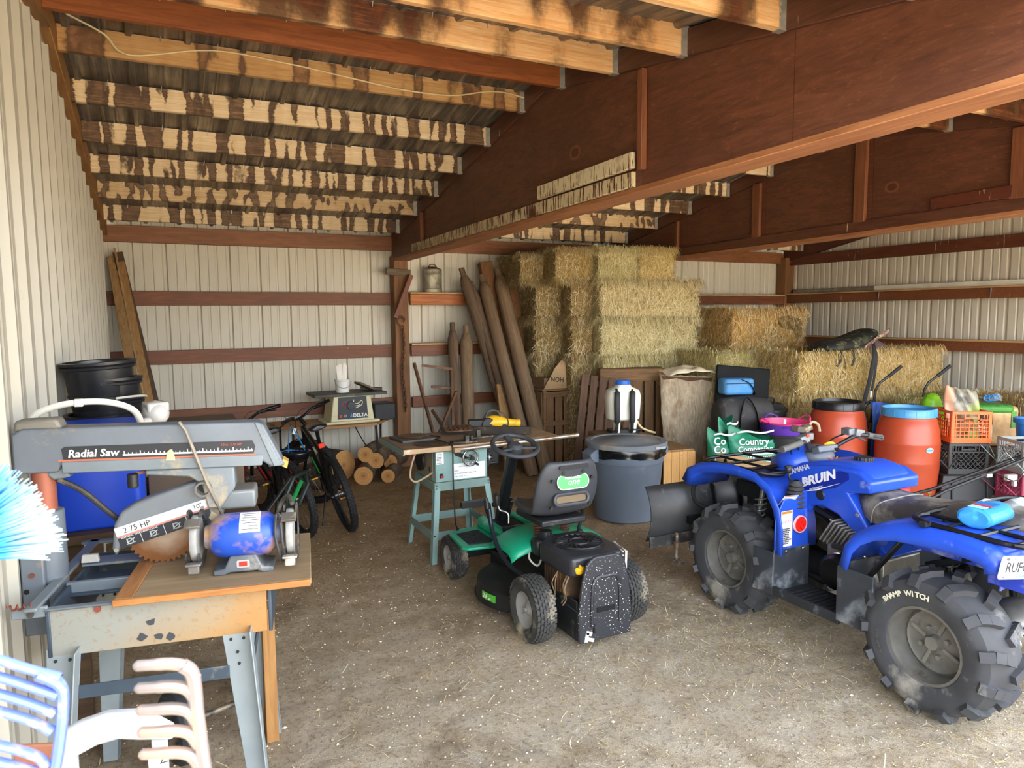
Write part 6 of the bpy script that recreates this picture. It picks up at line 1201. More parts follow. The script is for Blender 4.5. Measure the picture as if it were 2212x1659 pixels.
handwheel((0.055,-0.245,0.745),'y',TB); handwheel((0.245,-0.10,0.70),'x',TB); bxl('motor_housing',m_blkm,TB,(0.30,0.05,0.70),(0.16,0.22,0.16),bev=0.02)
B().cyl((-0.21,0.08,0.70),(-0.235,0.08,0.70),0.085,24).ob('belt_pulley',m_blk,TB,bev=0.004)
m_top=wood('a08468','6b5642','x',0.6,0.5,'8a6a4c',0.2); bxl('table_top',m_top,TB,(-0.03,0.05,0.838),(0.86,0.62,0.018)); bxl('table_front_edge',mt('b39472',0.5,0.2,0.2,6,'d8cbb4',0.15,6),TB,(-0.03,-0.265,0.832),(0.86,0.012,0.036)); 
b=B(); b.box((-0.455,0.05,0.826),(0.012,0.62,0.042)); b.ob('extension_wing_rib',m_teald,TB); bxl('right_wing',wood('b0906c','80664a','x',0.6,0.6),TB,(0.60,0.0,0.838),(0.42,0.46,0.016))
b=B().tube([(-0.10,-0.30,0.823),(0.96,-0.27,0.842)],0.016,10); b.ob('fence_rail',mt('b9b0a2',0.35,0.7,0.2,10,'8d6a4c',0.2,9),TB); B().box((-0.075,-0.30,0.823),(0.05,0.045,0.035)).ob('rail_bracket',mt('b39472',0.5,0.3),TB,bev=0.004)
b=B().beam((0.02,0.27,0.875),(0.62,-0.12,0.885),0.035,0.06); b.ob('rip_fence',mt('3a332c',0.5,0.4,0.3,10,'7d6a52',0.15,9),TB,bev=0.003)
b=B().prism(rrect(0.22,0.10,0.02),0,0.008,'xy'); MG=b.ob('mitre_gauge',mt('6e5240',0.5,0.5,0.25,10,'96785a',0.2,9),TB,(0.10,0.10,0.905),(0.30,0.0,-0.15))
for i in range(5):
    for j in range(2): B().box((0,0,0),(0.010,0.030,0.002)).ob('slot',mt('0f0d0c'),MG,(-0.075+i*0.037,-0.022+j*0.042,0.0085),(0,0,-0.5))
b=B().prism([(-0.09,-0.03),(0.09,-0.05),(0.11,0.02),(0.0,0.06),(-0.10,0.03)],0,0.014,'xy'); b.box((0.02,0,0.03),(0.03,0.05,0.05)); b.cyl((0.06,0.0,0.01),(0.06,0.0,0.05),0.012,10); b.ob('blade_insert',mt('4a453e',0.45,0.6,0.3,12,'b5ad9c',0.15,14),TB,(0.03,-0.18,0.848),(0,0,-0.1),bev=0.003)
b=B().prism([(-0.10,-0.02),(0.10,-0.03),(0.12,0.03),(-0.09,0.04)],0,0.012,'xy'); b.box((-0.02,0,0.035),(0.035,0.02,0.06)); b.ob('splitter_guard',mt('57514a',0.45,0.5,0.3,12,'a59a86',0.15,14),TB,(0.22,-0.05,0.848),(0,0,0.2),bev=0.003)
b=B().tube(smooth_path([(-0.14,0.08,0.855),(-0.10,-0.05,0.852),(-0.09,-0.20,0.852),(-0.10,-0.272,0.852),(-0.10,-0.285,0.80),(-0.095,-0.275,0.55),(-0.085,-0.275,0.30),(-0.07,-0.275,0.235)],6),0.0055,8); b.ob('power_cord',m_blk,TB); B().tube(smooth_path([(-0.30,0.02,0.853),(-0.22,0.16,0.853),(-0.10,0.20,0.853),(-0.05,0.10,0.853),(-0.13,0.03,0.856),(-0.20,0.08,0.853),(-0.12,0.13,0.853)],6),0.005,8).ob('coiled_cord',m_blk,TB); B().box((-0.068,-0.275,0.222),(0.02,0.016,0.03)).ob('plug',m_blk,TB,bev=0.003)
B().tube(smooth_path([(-0.34,-0.20,0.83),(-0.385,-0.22,0.74),(-0.40,-0.22,0.645),(-0.36,-0.22,0.605),(-0.28,-0.20,0.625),(-0.21,-0.15,0.64)],6),0.007,8).ob('dust_hose',mt('a8947a',0.5),TB)
def circblade(x,y,z,r,col,label,teeth=36):
    b=B(); pr=[]
    for k in range(teeth):
        for da,q in ((0,0.94),(0.5,0.95),(0.6,1.0),(0.95,0.99)): a=2*PI*(k+da)/teeth; pr.append((r*q*math.cos(a),r*q*math.sin(a)))
    b.prism(pr,0,0.0025,'xy'); o=b.ob('circular_blade',mt(col,0.5,0.6,0.25,10,'8a6a4c',0.2,9),None,(x,y,z)); return tag(o,label,'blade')
BBX=bxl('blade_case',mt('4c4b4a',0.5,0.2,0.2,10),None,(1.67,5.12,0.857),(0.27,0.26,0.018),0.1); tag(BBX,'flat dark case under the rusty blades on the table saw','case')
circblade(1.68,5.13,0.8675,0.125,'4d3f33','rusty circular blade on the dark case, lower of two'); circblade(1.69,5.14,0.8715,0.105,'6d5842','smaller circular blade topmost on the dark case')
circblade(1.72,4.86,0.8495,0.125,'4a3c30','circular blade lying flat near the front edge of the table saw')
GR=thing('yellow_circular_saw','yellow power tool lying on the right wing of the table saw','power tool',(2.40,5.10,0.905),-0.3)
m_yel=mt('e6b11c',0.45,0,0.08,9,'8a7a50',0.08,12)
b=B().tube([(-0.12,0,0.02),(-0.06,0,0.025),(0.0,0,0.025),(0.05,0,0.02),(0.12,0,0.012),(0.16,0,0.01)],[0.045,0.055,0.05,0.032,0.030,0.030],16); b.ob('tool_body',m_yel,GR); b=B().cyl((-0.10,-0.05,0.01),(-0.10,0.06,0.01),0.055,20); b.box((-0.20,0,0.02),(0.12,0.08,0.06)); b.ob('gear_head',m_blk,GR,bev=0.006)
b=B().tube(smooth_path([(-0.13,0,0.04),(-0.11,0,0.10),(-0.03,0,0.115),(0.03,0,0.09),(0.06,-0.03,0.03),(0.05,-0.06,-0.02)],6),0.005,6); b.torus(0.055,0.006,24,6,TR((-0.06,-0.02,0.07))@RX(1.2)); b.ob('tool_cord',mt('4a463f',0.5),GR); b=B().box((0.03,-0.035,0.0),(0.06,0.012,0.02),(0,0.4,0)); b.cyl((0.05,-0.03,-0.02),(0.05,-0.03,-0.056),0.012,10); b.ob('trigger',m_blk,GR)
# ---------------- hay bales
def hay_mat(name,strand):
    n=NT(name); oc=n('ObjectInfo').outputs['Color']; q=n.noise(3.0,4,0.6); q2=n.noise(55,3,0.75,n.map((1,1,0.35)))
    o=n.mix(n.step(q,0.3,0.72),oc,n.mix(0.4,oc,lin('a08a55')))
    if strand:
        isl=n.island(); o=n.mix(n.step(isl,0.0,0.40),n.mix(0.62,o,lin('6b5128')),o); o=n.mix(n.step(isl,0.66,1.0),o,lin('f6ecc8'))
    else:
        o=n.mix(n.step(q2,0.38,0.62),n.mix(0.75,o,lin('463418')),n.mix(0.25,o,lin('7d6538')))
    return n.done(o,0.8,0,0.15)
m_hay=hay_mat('hay_body',False); m_straw=hay_mat('hay_strand',True); m_twine=mt('d8c9a0',0.7)
BL_,BW_,BH_=1.15,0.54,0.43
def bale_meshes(seed,ns=13000):
    r=random.Random(seed); b=B(); n=[14,7,6]; L,W_,H=BL_,BW_,BH_
    def dsp(p):
        q=noise.noise((p[0]*4+seed,p[1]*4,p[2]*4)); e=1-0.035*((abs(p[0])/(L/2))**6*(abs(p[2])/(H/2))**6+(abs(p[1])/(W_/2))**6*(abs(p[2])/(H/2))**6+(abs(p[0])/(L/2))**6*(abs(p[1])/(W_/2))**6)
        k=math.exp(-((abs(p[0])-0.25)/0.03)**2)*0.012; d=Vector(p).normalized()
        return tuple(Vector((p[0]*e,p[1]*e*(1-k*2),p[2]*e*(1-k*2)))+d*q*0.032)
    for ax in range(3):
        u,v=[i for i in range(3) if i!=ax]; S=[L,W_,H]
        for sg in (-1,1):
            o=len(b.v)
            for i in range(n[u]+1):
                for j in range(n[v]+1):
                    p=[0,0,0]; p[ax]=sg*S[ax]/2; p[u]=S[u]*(i/n[u]-0.5); p[v]=S[v]*(j/n[v]-0.5); b.v.append(dsp(p))
            for i in range(n[u]):
                for j in range(n[v]):
                    a=o+i*(n[v]+1)+j; b.f.append((a,a+1,a+n[v]+2,a+n[v]+1))
    body=b.mesh('hay_body',True,80); NE=ns//5
    s=[];f=[]
    A=[W_*H,W_*H,L*H,L*H,L*W_,L*W_]; faces=[(0,-1),(0,1),(1,-1),(1,1),(2,-1),(2,1)]
    for _ in range(ns):
        ax,sg=r.choices(faces,A)[0]; S=[L,W_,H]; p=[S[i]*(r.random()-0.5) for i in range(3)]; p[ax]=sg*S[ax]/2
        nv=Vector((0,0,0)); nv[ax]=sg; ln=r.uniform(0.06,0.15) if r.random()<0.85 else r.uniform(0.14,0.26)
        t=Vector((r.gauss(0,0.42),r.gauss(0,0.42),r.gauss(0,1.0))); 
        if ax==2: t=Vector((r.gauss(0,1),r.gauss(0,1),r.gauss(0,.15)))
        t-=nv*t.dot(nv)*0.9; t.normalize(); out=r.uniform(-0.05,0.35) if r.random()<0.78 else r.uniform(0.3,1.1)
        edge=max(abs(p[i])/(S[i]/2) for i in range(3) if i!=ax)
        if edge>0.85: out+=r.uniform(0,0.6)
        d=(t+nv*out).normalized(); q=Vector(p)+nv*r.uniform(-0.004,0.008); bend=nv*(-0.25*ln*max(0,out)) + Vector((0,0,-0.12*ln))
        w=d.cross(nv+Vector((0.01,0.02,0.03))).normalized()*r.uniform(0.0010,0.0021); q0=q-d*ln*0.4; q1=q+d*ln*0.1+nv*0.004; q2=q+d*ln*0.6+bend
        k=len(s); s+=[tuple(q0-w),tuple(q0+w),tuple(q1+w),tuple(q1-w),tuple(q2+w*0.4),tuple(q2-w*0.4)]; f+=[(k,k+1,k+2,k+3),(k+3,k+2,k+4,k+5)]
    for _ in range(NE):   # shaggy fringe along the edges
        e=r.choice((0,1,2,3)); p=[L*(r.random()-0.5),W_*(r.random()-0.5),0]
        if e<2: p[1]=(W_/2)*(1 if e else -1)
        else: p[0]=(L/2)*(1 if e==2 else -1)
        p[2]=H/2*r.choice((1,1,-1)); nv=Vector((0,(1 if e==1 else -1) if e<2 else 0,0 if e<2 else 0)); 
        if e>=2: nv=Vector((1 if e==2 else -1,0,0))
        ln=r.uniform(0.08,0.2); sd=Vector((r.gauss(0,.5),r.gauss(0,.5),0)); q=Vector(p); d=(nv*r.uniform(0.2,1.0)+sd*0.5+Vector((0,0,r.uniform(-0.2,0.6)))).normalized()
        q1=q+d*ln*0.4; q2=q1+(d*0.5+Vector((0,0,-0.9))).normalized()*ln*0.6; w=d.cross(Vector((0.1,0.2,1))).normalized()*r.uniform(0.001,0.002)
        k=len(s); s+=[tuple(q-w),tuple(q+w),tuple(q1+w),tuple(q1-w),tuple(q2+w*0.4),tuple(q2-w*0.4)]; f+=[(k,k+1,k+2,k+3),(k+3,k+2,k+4,k+5)]
    me=bpy.data.meshes.new('loose_strands'); me.from_pydata(s,[],f)
    tw=B()
    for x in (-0.25,0.25):
        tw2=[(x,(W_/2-0.004)*a,(H/2-0.004)*c) for a,c in ((-1,-1),(-1,1),(1,1),(1,-1))]; tw.tube(tw2,0.0035,6,True)
    return body,me,tw
BAL=[bale_meshes(s_) for s_ in (11,23,37)]
TWM=[b_[2].mesh('twine') for b_ in BAL]
def bale(x,y,z,rz,label,col='c4a462',grp='bales in the tall hay stack',var=None,sc_=(1,1,1),tilt=0.0,mould=False):
    """x,y,z: centre of the underside"""
    v=(bale.n if var is None else var)%3; bale.n+=1
    q=random.Random(int(x*991+y*77+z*13)); rz+=q.uniform(-0.035,0.035); x+=q.uniform(-0.012,0.012); y+=q.uniform(-0.02,0.02)
    t=thing('hay_bale',label,'hay bale',(x,y,z),group=grp,rot=(0,tilt,rz)); 
    for me,nm,m_ in ((BAL[v][0],'hay_body',m_hay),(BAL[v][1],'loose_strands',m_straw),(TWM[v],'twine',m_twine)):
        o=put(me,nm,m_,t,(0,0,BH_*0.5*sc_[2])); o.scale=sc_; o.color=lin(col)
        if nm=='loose_strands': o['kind']='stuff'
    return t
bale.n=0
G1,G2='bales in the tall hay stack','bales in the low hay wall'
h=BH_; r0=-0.12; cx,cy=5.05,6.90
ex=Vector((math.cos(r0),math.sin(r0),0)); ey=Vector((-math.sin(r0),math.cos(r0),0))
def s1(u,v,k,lab,rz=0,col='d2bd7c',sc_=(1,1,1),dz=0): p=Vector((cx,cy,0))+ex*u+ey*v; return bale(p.x,p.y,k*h+dz,r0+rz,lab,col,G1,sc_=sc_)
LG,BRN='d8cc98','9f8454'
s1(0.04,0,0,'bottom front bale of the tall stack, behind the crates',0,'c9b878',(1.12,1,1)); s1(0.06,0.0,1,'greenish bale at the foot of the visible tall stack face',0,'bfb878',(1.14,1,1))
s1(0.05,0.0,2,'green-tinged bale whose lower edge frays over the wide crate',0,'c6bc84',(1.12,1,1)); s1(0.02,0,3,'broad pale bale in the middle of the tall stack face',0,LG,(1.08,1,1)); s1(0.04,0.02,4,'broad pale bale just under the top row of the tall stack',0,'dccb98',(1.10,1,1))
for k in range(5): s1(-0.58,0.42,k,'%s brown end-on bale at the left side of the tall stack'%(['lowest','second lowest','middle','second highest','highest'][k]),PI/2,BRN,(0.82,1.12,1))
for k in range(2,5): s1(-0.92,0.58,k,'dark brown bale set back against the wall, %s of three'%('lower' if k==2 else 'middle' if k==3 else 'upper'),PI/2,'957c50',(0.60,1.0,1))
s1(-0.36,0.34,5,'green-gold bale in the middle of the top row, end towards the mower',PI/2,'cfc48c',(0.9,0.98,0.85)); s1(0.13,0.32,5,'golden bale at the right end of the top row',PI/2,'d6bd78',(0.9,0.86,0.85)); s1(-0.86,0.42,5,'brownish bale left of the middle in the top row',PI/2,'b39a64',(0.88,0.92,0.82)); s1(-1.20,0.55,5,'brown shaggy bale at the far left of the top row',PI/2,'9f8656',(0.6,0.75,0.72))
WH='c9a862'; h2=BH_*1.04
for k in range(3):
    lv=['bottom','middle','top'][k]
    bale(6.62,5.62+0.03*(k%2),k*h2,0.02,lv+' bale at the left end of the low hay wall front',WH,G2,sc_=(1.06,1,1.03)); bale(7.74,5.60+0.02*(k%2),k*h2,-0.02,lv+' bale at the right end of the low hay wall front',['c2a560','cfae68','d8b46e'][k],G2,sc_=(0.98,1,1.03))
    bale(5.80,6.22,k*h2,0.05,lv+' bale of the set-back column between the two stacks',['b7a25c','bba862','b8aa66'][k],G2,sc_=(0.75,1,1.03))
bale(6.35,6.55,2*h2,0.0,'top bale lying behind the low hay wall under the square bale','b79858',G2,sc_=(1.0,1,1.0)); bale(7.5,6.2,2*h2,0.0,'rear top bale of the low hay wall under the saddle pad','b79858',G2,sc_=(1,1,1))
for k in range(2): bale(6.4,6.62,k*h2,0.0,['bottom','middle'][k]+' rear bale under the square bale in the corner','b79858',G2,sc_=(1.0,1,1.0)); bale(7.5,6.2,k*h2,0.0,['bottom','middle'][k]+' rear bale under the saddle pad','b79858',G2,sc_=(1,1,1))
SQ=bale(6.56,6.58,3*h2-0.01,0.0,'single square bale with a dark mould stain on top of the low hay wall','c59a55',G2,sc_=(1.06,1,1.12))
B().prism([(0.16,0.40),(0.34,0.42),(0.55,0.36),(0.56,0.16),(0.48,0.12),(0.40,0.24),(0.22,0.26),(0.14,0.33)],-0.283,-0.268,'xz').ob('mould_stain',mt('57462c',0.9,0,0.3,14,'8f7442',0.25,18),SQ)
bale(7.55,4.98,0.0,0.25,'low bale under the loose greenish hay by the end wall','a59a58','loose end bales',sc_=(1,1,1)); bale(7.72,4.92,h,0.3,'greenish bale bursting open at the end wall, left of the bags','a8a05c','loose end bales',sc_=(1.05,1,0.95)); bale(8.15,4.15,0.0,1.2,'low bale in the corner behind the stacked crates','a8894e','loose end bales'); bale(8.15,4.2,h,1.25,'brown bale with straw top behind the bag tied with blue twine','b08f58','loose end bales')
# ---------------- camouflage pack and pad on the low hay wall
zt=3*h2
n=NT('camouflage_cloth'); q=n.noise(9,3,0.5,None,0.8); q2=n.noise(14,3,0.5); o=n.mix(n.step(q,0.52,0.55),lin('1f1f1b'),lin('3b3f2b')); o=n.mix(n.step(q2,0.60,0.63),o,lin('6a6348')); m_camo=n.done(o,0.7)
CP=thing('camo_pack','dark camouflage pack with hanging straps on top of the low hay wall','backpack',(6.78,5.46,zt),-0.10)
rings=[]
for x,y0,y1,z0,z1 in ((-0.36,-0.10,0.12,0.02,0.06),(-0.34,-0.16,0.2,0.0,0.12),(-0.1,-0.17,0.22,0.0,0.13),(0.15,-0.16,0.24,0.03,0.18),(0.34,-0.14,0.24,0.12,0.24),(0.44,-0.10,0.22,0.20,0.26)):
    rings.append([(x,y0,z0),(x,y0-0.02,(z0+z1)/2),(x,y0+0.03,z1),(x,(y0+y1)/2,z1+0.01),(x,y1-0.03,z1),(x,y1,(z0+z1)/2),(x,y1,z0)])
b=B().sweep(rings,True); b.f.append(tuple(range(7))); b.f.append(tuple(len(b.v)-7+k for k in range(7))[::-1]); b.ob('pack_body',m_camo,CP,sub=2,ang=80)
B().sweep([[(0.12+0.36*i/6,-0.19+0.02*math.sin(i),0.065+0.22*i/6-0.05*j+0.01*math.sin(i*2+j)) for i in range(7)] for j in (0,1)],False).ob('patterned_flap',mt('b59c86',0.7,0,0.4,40,'5d3a30',0.35,26),CP,solid=0.012,sub=1)
for k,(P_,w) in enumerate((([(-0.20,-0.17,0.03),(-0.22,-0.21,-0.06),(-0.27,-0.20,-0.14)],0.012),([(-0.20,-0.17,0.03),(-0.17,-0.21,-0.07),(-0.15,-0.20,-0.16)],0.010),([(-0.02,-0.17,0.03),(-0.04,-0.21,-0.06),(-0.06,-0.20,-0.14)],0.012),([(0.32,-0.10,0.14),(0.27,-0.19,0.0),(0.20,-0.215,-0.25),(0.14,-0.22,-0.45),(0.08,-0.22,-0.66)],0.022),([(0.33,-0.10,0.14),(0.29,-0.20,-0.05),(0.25,-0.215,-0.30),(0.22,-0.22,-0.42)],0.014))):
    B().tube(smooth_path(P_,5),w,6,flat=0.3).ob('hanging_strap',mt('1c1c1c',0.7),CP)
B().box((0.205,-0.222,-0.46),(0.02,0.01,0.07)).ob('strap_buckle',m_lblw,CP)
PD=thing('saddle_pad','dull purple pad lying behind the camouflage pack on the hay','pad',(7.30,5.62,zt),0.1)
rings=[]
for x,w,hh in ((-0.38,0.05,0.02),(-0.33,0.18,0.12),(-0.1,0.22,0.17),(0.12,0.22,0.15),(0.30,0.16,0.08),(0.38,0.05,0.02)): rings.append([(x,w*math.cos(PI*k/8),hh*math.sin(PI*k/8)) for k in range(9)])
b=B().sweep(rings,False); b.ob('pad',mt('5f4c4e',0.8,0,0.2,7),PD,sub=1,solid=0.01,ang=80)
# ---------------- the pile between the two stacks
BKP=bxl('rubber_sheet',mt('141516',0.7,0,0.3,4,'3a382f',0.08,7,spec=0.2),None,(5.58,5.86,0.79),(0.60,0.03,0.82),-0.30,bev=0.01); BKP.rotation_euler=(-0.12,0.10,-0.35); tag(BKP,'black rubber sheet leaning on the hay behind the blue bag','sheet'); BKP.location=(5.56,5.72,0.80)
BB_=thing('blue_bag','sky blue cooler bag with a black strap lying on the dark duffel','bag',(5.42,5.66,0.93),-0.3)
B().prism(rrect(0.34,0.20,0.05),0,0.17,'xy').ob('bag_body',mt('4f8fc6',0.6,0,0.12,5,'2f86d8',0.2,4),BB_,bev=0.03,seg=3); B().tube(smooth_path([(0.02,-0.10,0.16),(0.10,-0.115,0.12),(0.16,-0.105,0.03),(0.17,-0.05,0.0)],5),0.016,6,flat=0.3).ob('strap',m_blk,BB_); B().tube([(-0.15,-0.101,0.12),(0.15,-0.101,0.12)],0.004,6).ob('zip',m_blk,BB_)
DU=thing('duffel_bag','charcoal duffel bag with looped handles behind the green feed bag','bag',(5.42,5.55,0.42),-0.35)
rings=[]
for x,s_ in ((-0.30,0.7),(-0.28,0.95),(-0.1,1.0),(0.1,1.0),(0.28,0.92),(0.30,0.65)): rings.append([(x,0.19*s_*math.cos(2*PI*k/16),0.25+0.25*s_*math.copysign(abs(math.sin(2*PI*k/16))**0.8,math.sin(2*PI*k/16))) for k in range(16)])
b=B().sweep(rings,True); b.f.append(tuple(range(16))); b.f.append(tuple(len(b.v)-16+k for k in range(16))[::-1]); b.ob('bag_body',mt('3c3a3a',0.75,0,0.2,8,'6a655c',0.12,6),DU,sub=1)
for y in (-0.17,): B().tube(smooth_path([(-0.12,y-0.03,0.12),(-0.10,y-0.02,0.36),(-0.02,y+0.04,0.50),(0.06,y-0.02,0.36),(0.09,y-0.03,0.12)],6),0.018,6,flat=0.3).ob('carry_handle',m_blk,DU)
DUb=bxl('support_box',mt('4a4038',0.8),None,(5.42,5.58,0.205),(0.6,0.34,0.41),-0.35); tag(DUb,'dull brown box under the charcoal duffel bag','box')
PO=thing('black_kettle','black lidded canning kettle beside the dark duffel bag','kettle',(5.74,5.50,0.40))
m_pot=mt('2c2d2f',0.45,0.2,0.2,9,'6a675c',0.1,8)
b=B().lathe([(0,0),(0.15,0.0),(0.17,0.05),(0.175,0.34),(0.185,0.345),(0.185,0.36),(0,0.36)],32); b.ob('kettle_body',m_pot,PO); b=B().lathe([(0.19,0.36),(0.19,0.375),(0.15,0.40),(0.13,0.43),(0.12,0.43),(0.05,0.405),(0,0.41)],32); LDp=b.ob('lid',m_pot,PO); B().tube(smooth_path([(-0.06,-0.02,0.41),(-0.05,-0.02,0.47),(0.0,-0.02,0.49),(0.05,-0.02,0.47),(0.06,-0.02,0.41)],5),0.009,8).ob('lid_handle',m_pot,LDp)
h_=B()
for i in range(12):
    for j in range(3): a=PI*1.1+i*0.14; h_.cyl((0.1755*math.cos(a),0.1755*math.sin(a),0.31-j*0.03),(0.178*math.cos(a),0.178*math.sin(a),0.31-j*0.03),0.007,6)
h_.ob('punched_holes',mt('070707'),PO)['kind']='stuff'
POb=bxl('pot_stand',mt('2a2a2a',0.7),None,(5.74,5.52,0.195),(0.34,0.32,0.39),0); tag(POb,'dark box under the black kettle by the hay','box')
# stacked tubs with the purple tub on top
for k in range(3):
    t=thing('black_tub',['lowest wide black rubber tub under the purple one','middle wide black rubber tub under the purple one','upper wide black rubber tub right under the purple one'][k],'tub',(5.42,4.98,0.16*k),group='black tubs under the purple tub')
    B().lathe([(0,0.004),(0.21,0.0),(0.215,0.006),(0.245,0.275),(0.262,0.28),(0.265,0.295),(0.25,0.30),(0.243,0.295),(0.205,0.012),(0,0.01)],40).ob('tub_body',mt('2e2d2c',0.6,0,0.2,6,'77705f',0.15,6),t)
PT=thing('purple_tub','purple flexible tub with a pink tub nested inside it','tub',(5.33,5.02,0.625))
m_pur=mt('6a3fae',0.4,0,0.06,4); m_pink=mt('e8427e',0.4,0,0.06,4)
PT.location=(5.42,4.98,0.50); PT.scale=(0.93,0.93,0.9)
b=B().lathe([(0,0.004),(0.21,0.0),(0.218,0.008),(0.258,0.235),(0.262,0.24),(0.255,0.242),(0.21,0.014),(0,0.012)],44); b.ob('outer_tub',m_pur,PT)
b=B().lathe([(0,0.02),(0.20,0.018),(0.21,0.02),(0.252,0.248),(0.257,0.255),(0.249,0.256),(0.20,0.03),(0,0.028)],44); PK=b.ob('inner_tub',m_pink,PT)
def lug(a,m_,par,z,hh,rad=0.257):
    P_=[]
    for k in range(13):
        f=k/12; aa=a-0.34+0.68*f; rr_=rad+0.035*math.sin(PI*f); P_.append((rr_*math.cos(aa),rr_*math.sin(aa),z+hh*math.sin(PI*f)**0.7))
    B().tube(P_,0.010,8,flat=0.6).ob('tub_handle',m_,par)
lug(PI*0.95,m_pink,PK,0.245,0.055); lug(-0.12,m_pink,PK,0.245,0.055); lug(PI*0.42,m_pur,PT,0.235,0.06); lug(PI*1.32,m_pur,PT,0.215,0.015)
o=B().beam((5.36,4.94,0.56),(5.39,4.96,0.75),0.03,0.008,upv=(0,-1,0)).ob('white_scraper',m_white,None); tag(o,'white plastic strip standing inside the pink tub','scraper')
# feed bags on cardboard
FBx=thing('cardboard_carton','open brown cardboard carton in front of the tubs, beyond the quad rack','box',(4.86,4.98,0.0),-0.42)
for c,d in (((0,-0.18,0.20),(0.62,0.01,0.40)),((0,0.18,0.20),(0.62,0.01,0.40)),((-0.31,0,0.20),(0.01,0.36,0.40)),((0.31,0,0.20),(0.01,0.36,0.40)),((0,0,0.005),(0.62,0.36,0.01))): bxl('carton_side',m_cb,FBx,c,d,bev=0.002)
B().add([(-0.31,-0.182,0.40),(0.25,-0.182,0.40),(-0.05,-0.22,0.47),(-0.31,-0.25,0.52)],[(0,1,2,3)]).ob('flap',m_cb,FBx,solid=0.005)
m_gbag=mt('1f7d5c',0.35,0,0.15,6,'2f9a78',0.2,5); m_lt=mt('eef4f0',0.45)
def feedbag(loc,rz,label,w,hh,lean,txt):
    t=thing('feed_bag',label,'feed bag',loc,rot=(lean,0.0,rz),group='green feed bags'); rings=[]
    for i in range(11):
        f=i/10; th=0.075*math.sin(PI*min(1,f*1.05+0.08))**0.6 if f<0.96 else 0.012; ww=w*(1+0.03*math.sin(f*9)); top=0.06*math.sin(f*3)
        rings.append([(ww*math.cos(2*PI*k/20)*(1-0.10*max(0,f-0.6)) ,th*math.sin(2*PI*k/20)*(1+0.4*noise.noise((k*0.7,i*0.8,w*9))),hh*f+0.05*max(0,f-0.7)*math.sin(2*PI*k/20*2+1.0)/0.3-(0.12*max(0.0,math.cos(2*PI*k/20))*f if txt and w>0.2 else 0)) for k in range(20)])
    b=B().sweep(rings,True); b.f.append(tuple(range(20))[::-1]); b.f.append(tuple(len(b.v)-20+k for k in range(20))); BO=b.ob('bag_body',m_gbag,t,ang=50)
    B().sweep([[(-w*0.8+w*1.6*i/8,-0.085-0.01*math.sin(i*1.3),z+0.01*math.sin(i*0.9)) for i in range(9)] for z in (hh*0.93,hh*0.975)],False).ob('folded_edge',m_lt,t,solid=0.006)
    if txt:
        for s_,sz,zz,xx in txt: text(s_,sz,m_lt if sz!=0.0501 else m_gbag,t,(xx,-0.096,zz),(PI/2-0.06,0,0),bold=0.0012,ext=0.0008)
    return t,BO
t,BO=feedbag((4.97,4.95,0.31),-0.30,'green feed bag with white lettering slumped before the purple tub',0.235,0.37,-0.10,[('Country',0.088,0.235,-0.175),('Companion',0.075,0.170,-0.185)])
B().prism([(-0.215,0.045),(0.225,0.045),(0.225,0.15),(-0.215,0.15)],-0.094,-0.088,'xz').ob('white_panel',m_lt,t); B().prism([(-0.205,0.075),(0.215,0.075),(0.215,0.142),(-0.205,0.142)],-0.0955,-0.0935,'xz').ob('green_panel',m_gbag,t); text('ALFALFA TIMOTHY',0.052,m_lt,t,(-0.198,-0.0965,0.09),(PI/2,0,0),bold=0.001,ext=0.0006,sx=0.9)
t,BO=feedbag((4.72,5.10,0.30),-0.25,'second green feed bag showing only its left edge beside the hide',0.14,0.36,-0.06,[('Co',0.10,0.25,-0.12),('Co',0.10,0.17,-0.12),('ALF',0.055,0.09,-0.12)])
t,BO=feedbag((4.84,5.16,0.33),0.15,'third green feed bag crumpled between the other two',0.11,0.42,-0.04,None)
o=thing('blue_tote','small blue tub with a yellow handle behind the quad handlebars','tub',(4.92,4.50,0.56)); 
o.location=(5.28,4.60,0.28); b=B().lathe([(0,0),(0.12,0.0),(0.15,0.20),(0.16,0.21),(0.145,0.21),(0.11,0.01),(0,0.01)],28); b.ob('tub_body',mt('2f6fd0',0.4),o); B().tube([(0.155*math.cos(a),-0.155*abs(math.sin(a)),0.22+0.03*abs(math.sin(a))) for a in [PI*i/12 for i in range(13)]],0.010,6).ob('rim_handle',mt('e0b83a',0.4),o)
bxl('tub_block',m_cr,None,(5.28,4.60,0.137),(0.30,0.30,0.274)); tag(bpy.data.objects['tub_block'],'timber block under the small blue tub','block')
# ---------------- red-brown barrels
m_bar=mt('b2482a',0.38,0,0.07,4,'c2684a',0.08,5)
def barrel(loc,label,lidc,s_,tap):
    t=thing('barrel',label,'barrel',loc); b=B().lathe([(0,0),(0.235,0.0),(0.25,0.02),(0.272,0.12),(0.29,0.30),(0.2955,0.41),(0.2975,0.42),(0.296,0.43),(0.295,0.60),(0.297,0.61),(0.294,0.62),(0.28,0.74),(0.258,0.83),(0.235,0.862),(0.235,0.87)],56)
    b.v=[(x*s_,y*s_,z) for x,y,z in b.v]; BD=b.ob('barrel_body',m_bar,t,ang=50)
    ml=mt(lidc,0.35,0,0.08,5,'8a8a84',0.06,8); b=B().lathe([(0.25,0.862),(0.256,0.865),(0.256,0.935),(0.248,0.945),(0.235,0.945),(0.228,0.915),(0.0,0.905)],56); b.v=[(x*s_,y*s_,z) for x,y,z in b.v]
    for k in range(16): a=2*PI*k/16+0.1; b.box((0.2565*s_*math.cos(a),0.2565*s_*math.sin(a),0.90),(0.004,0.006,0.066),a)
    b.ob('lid',ml,t); return t,BD
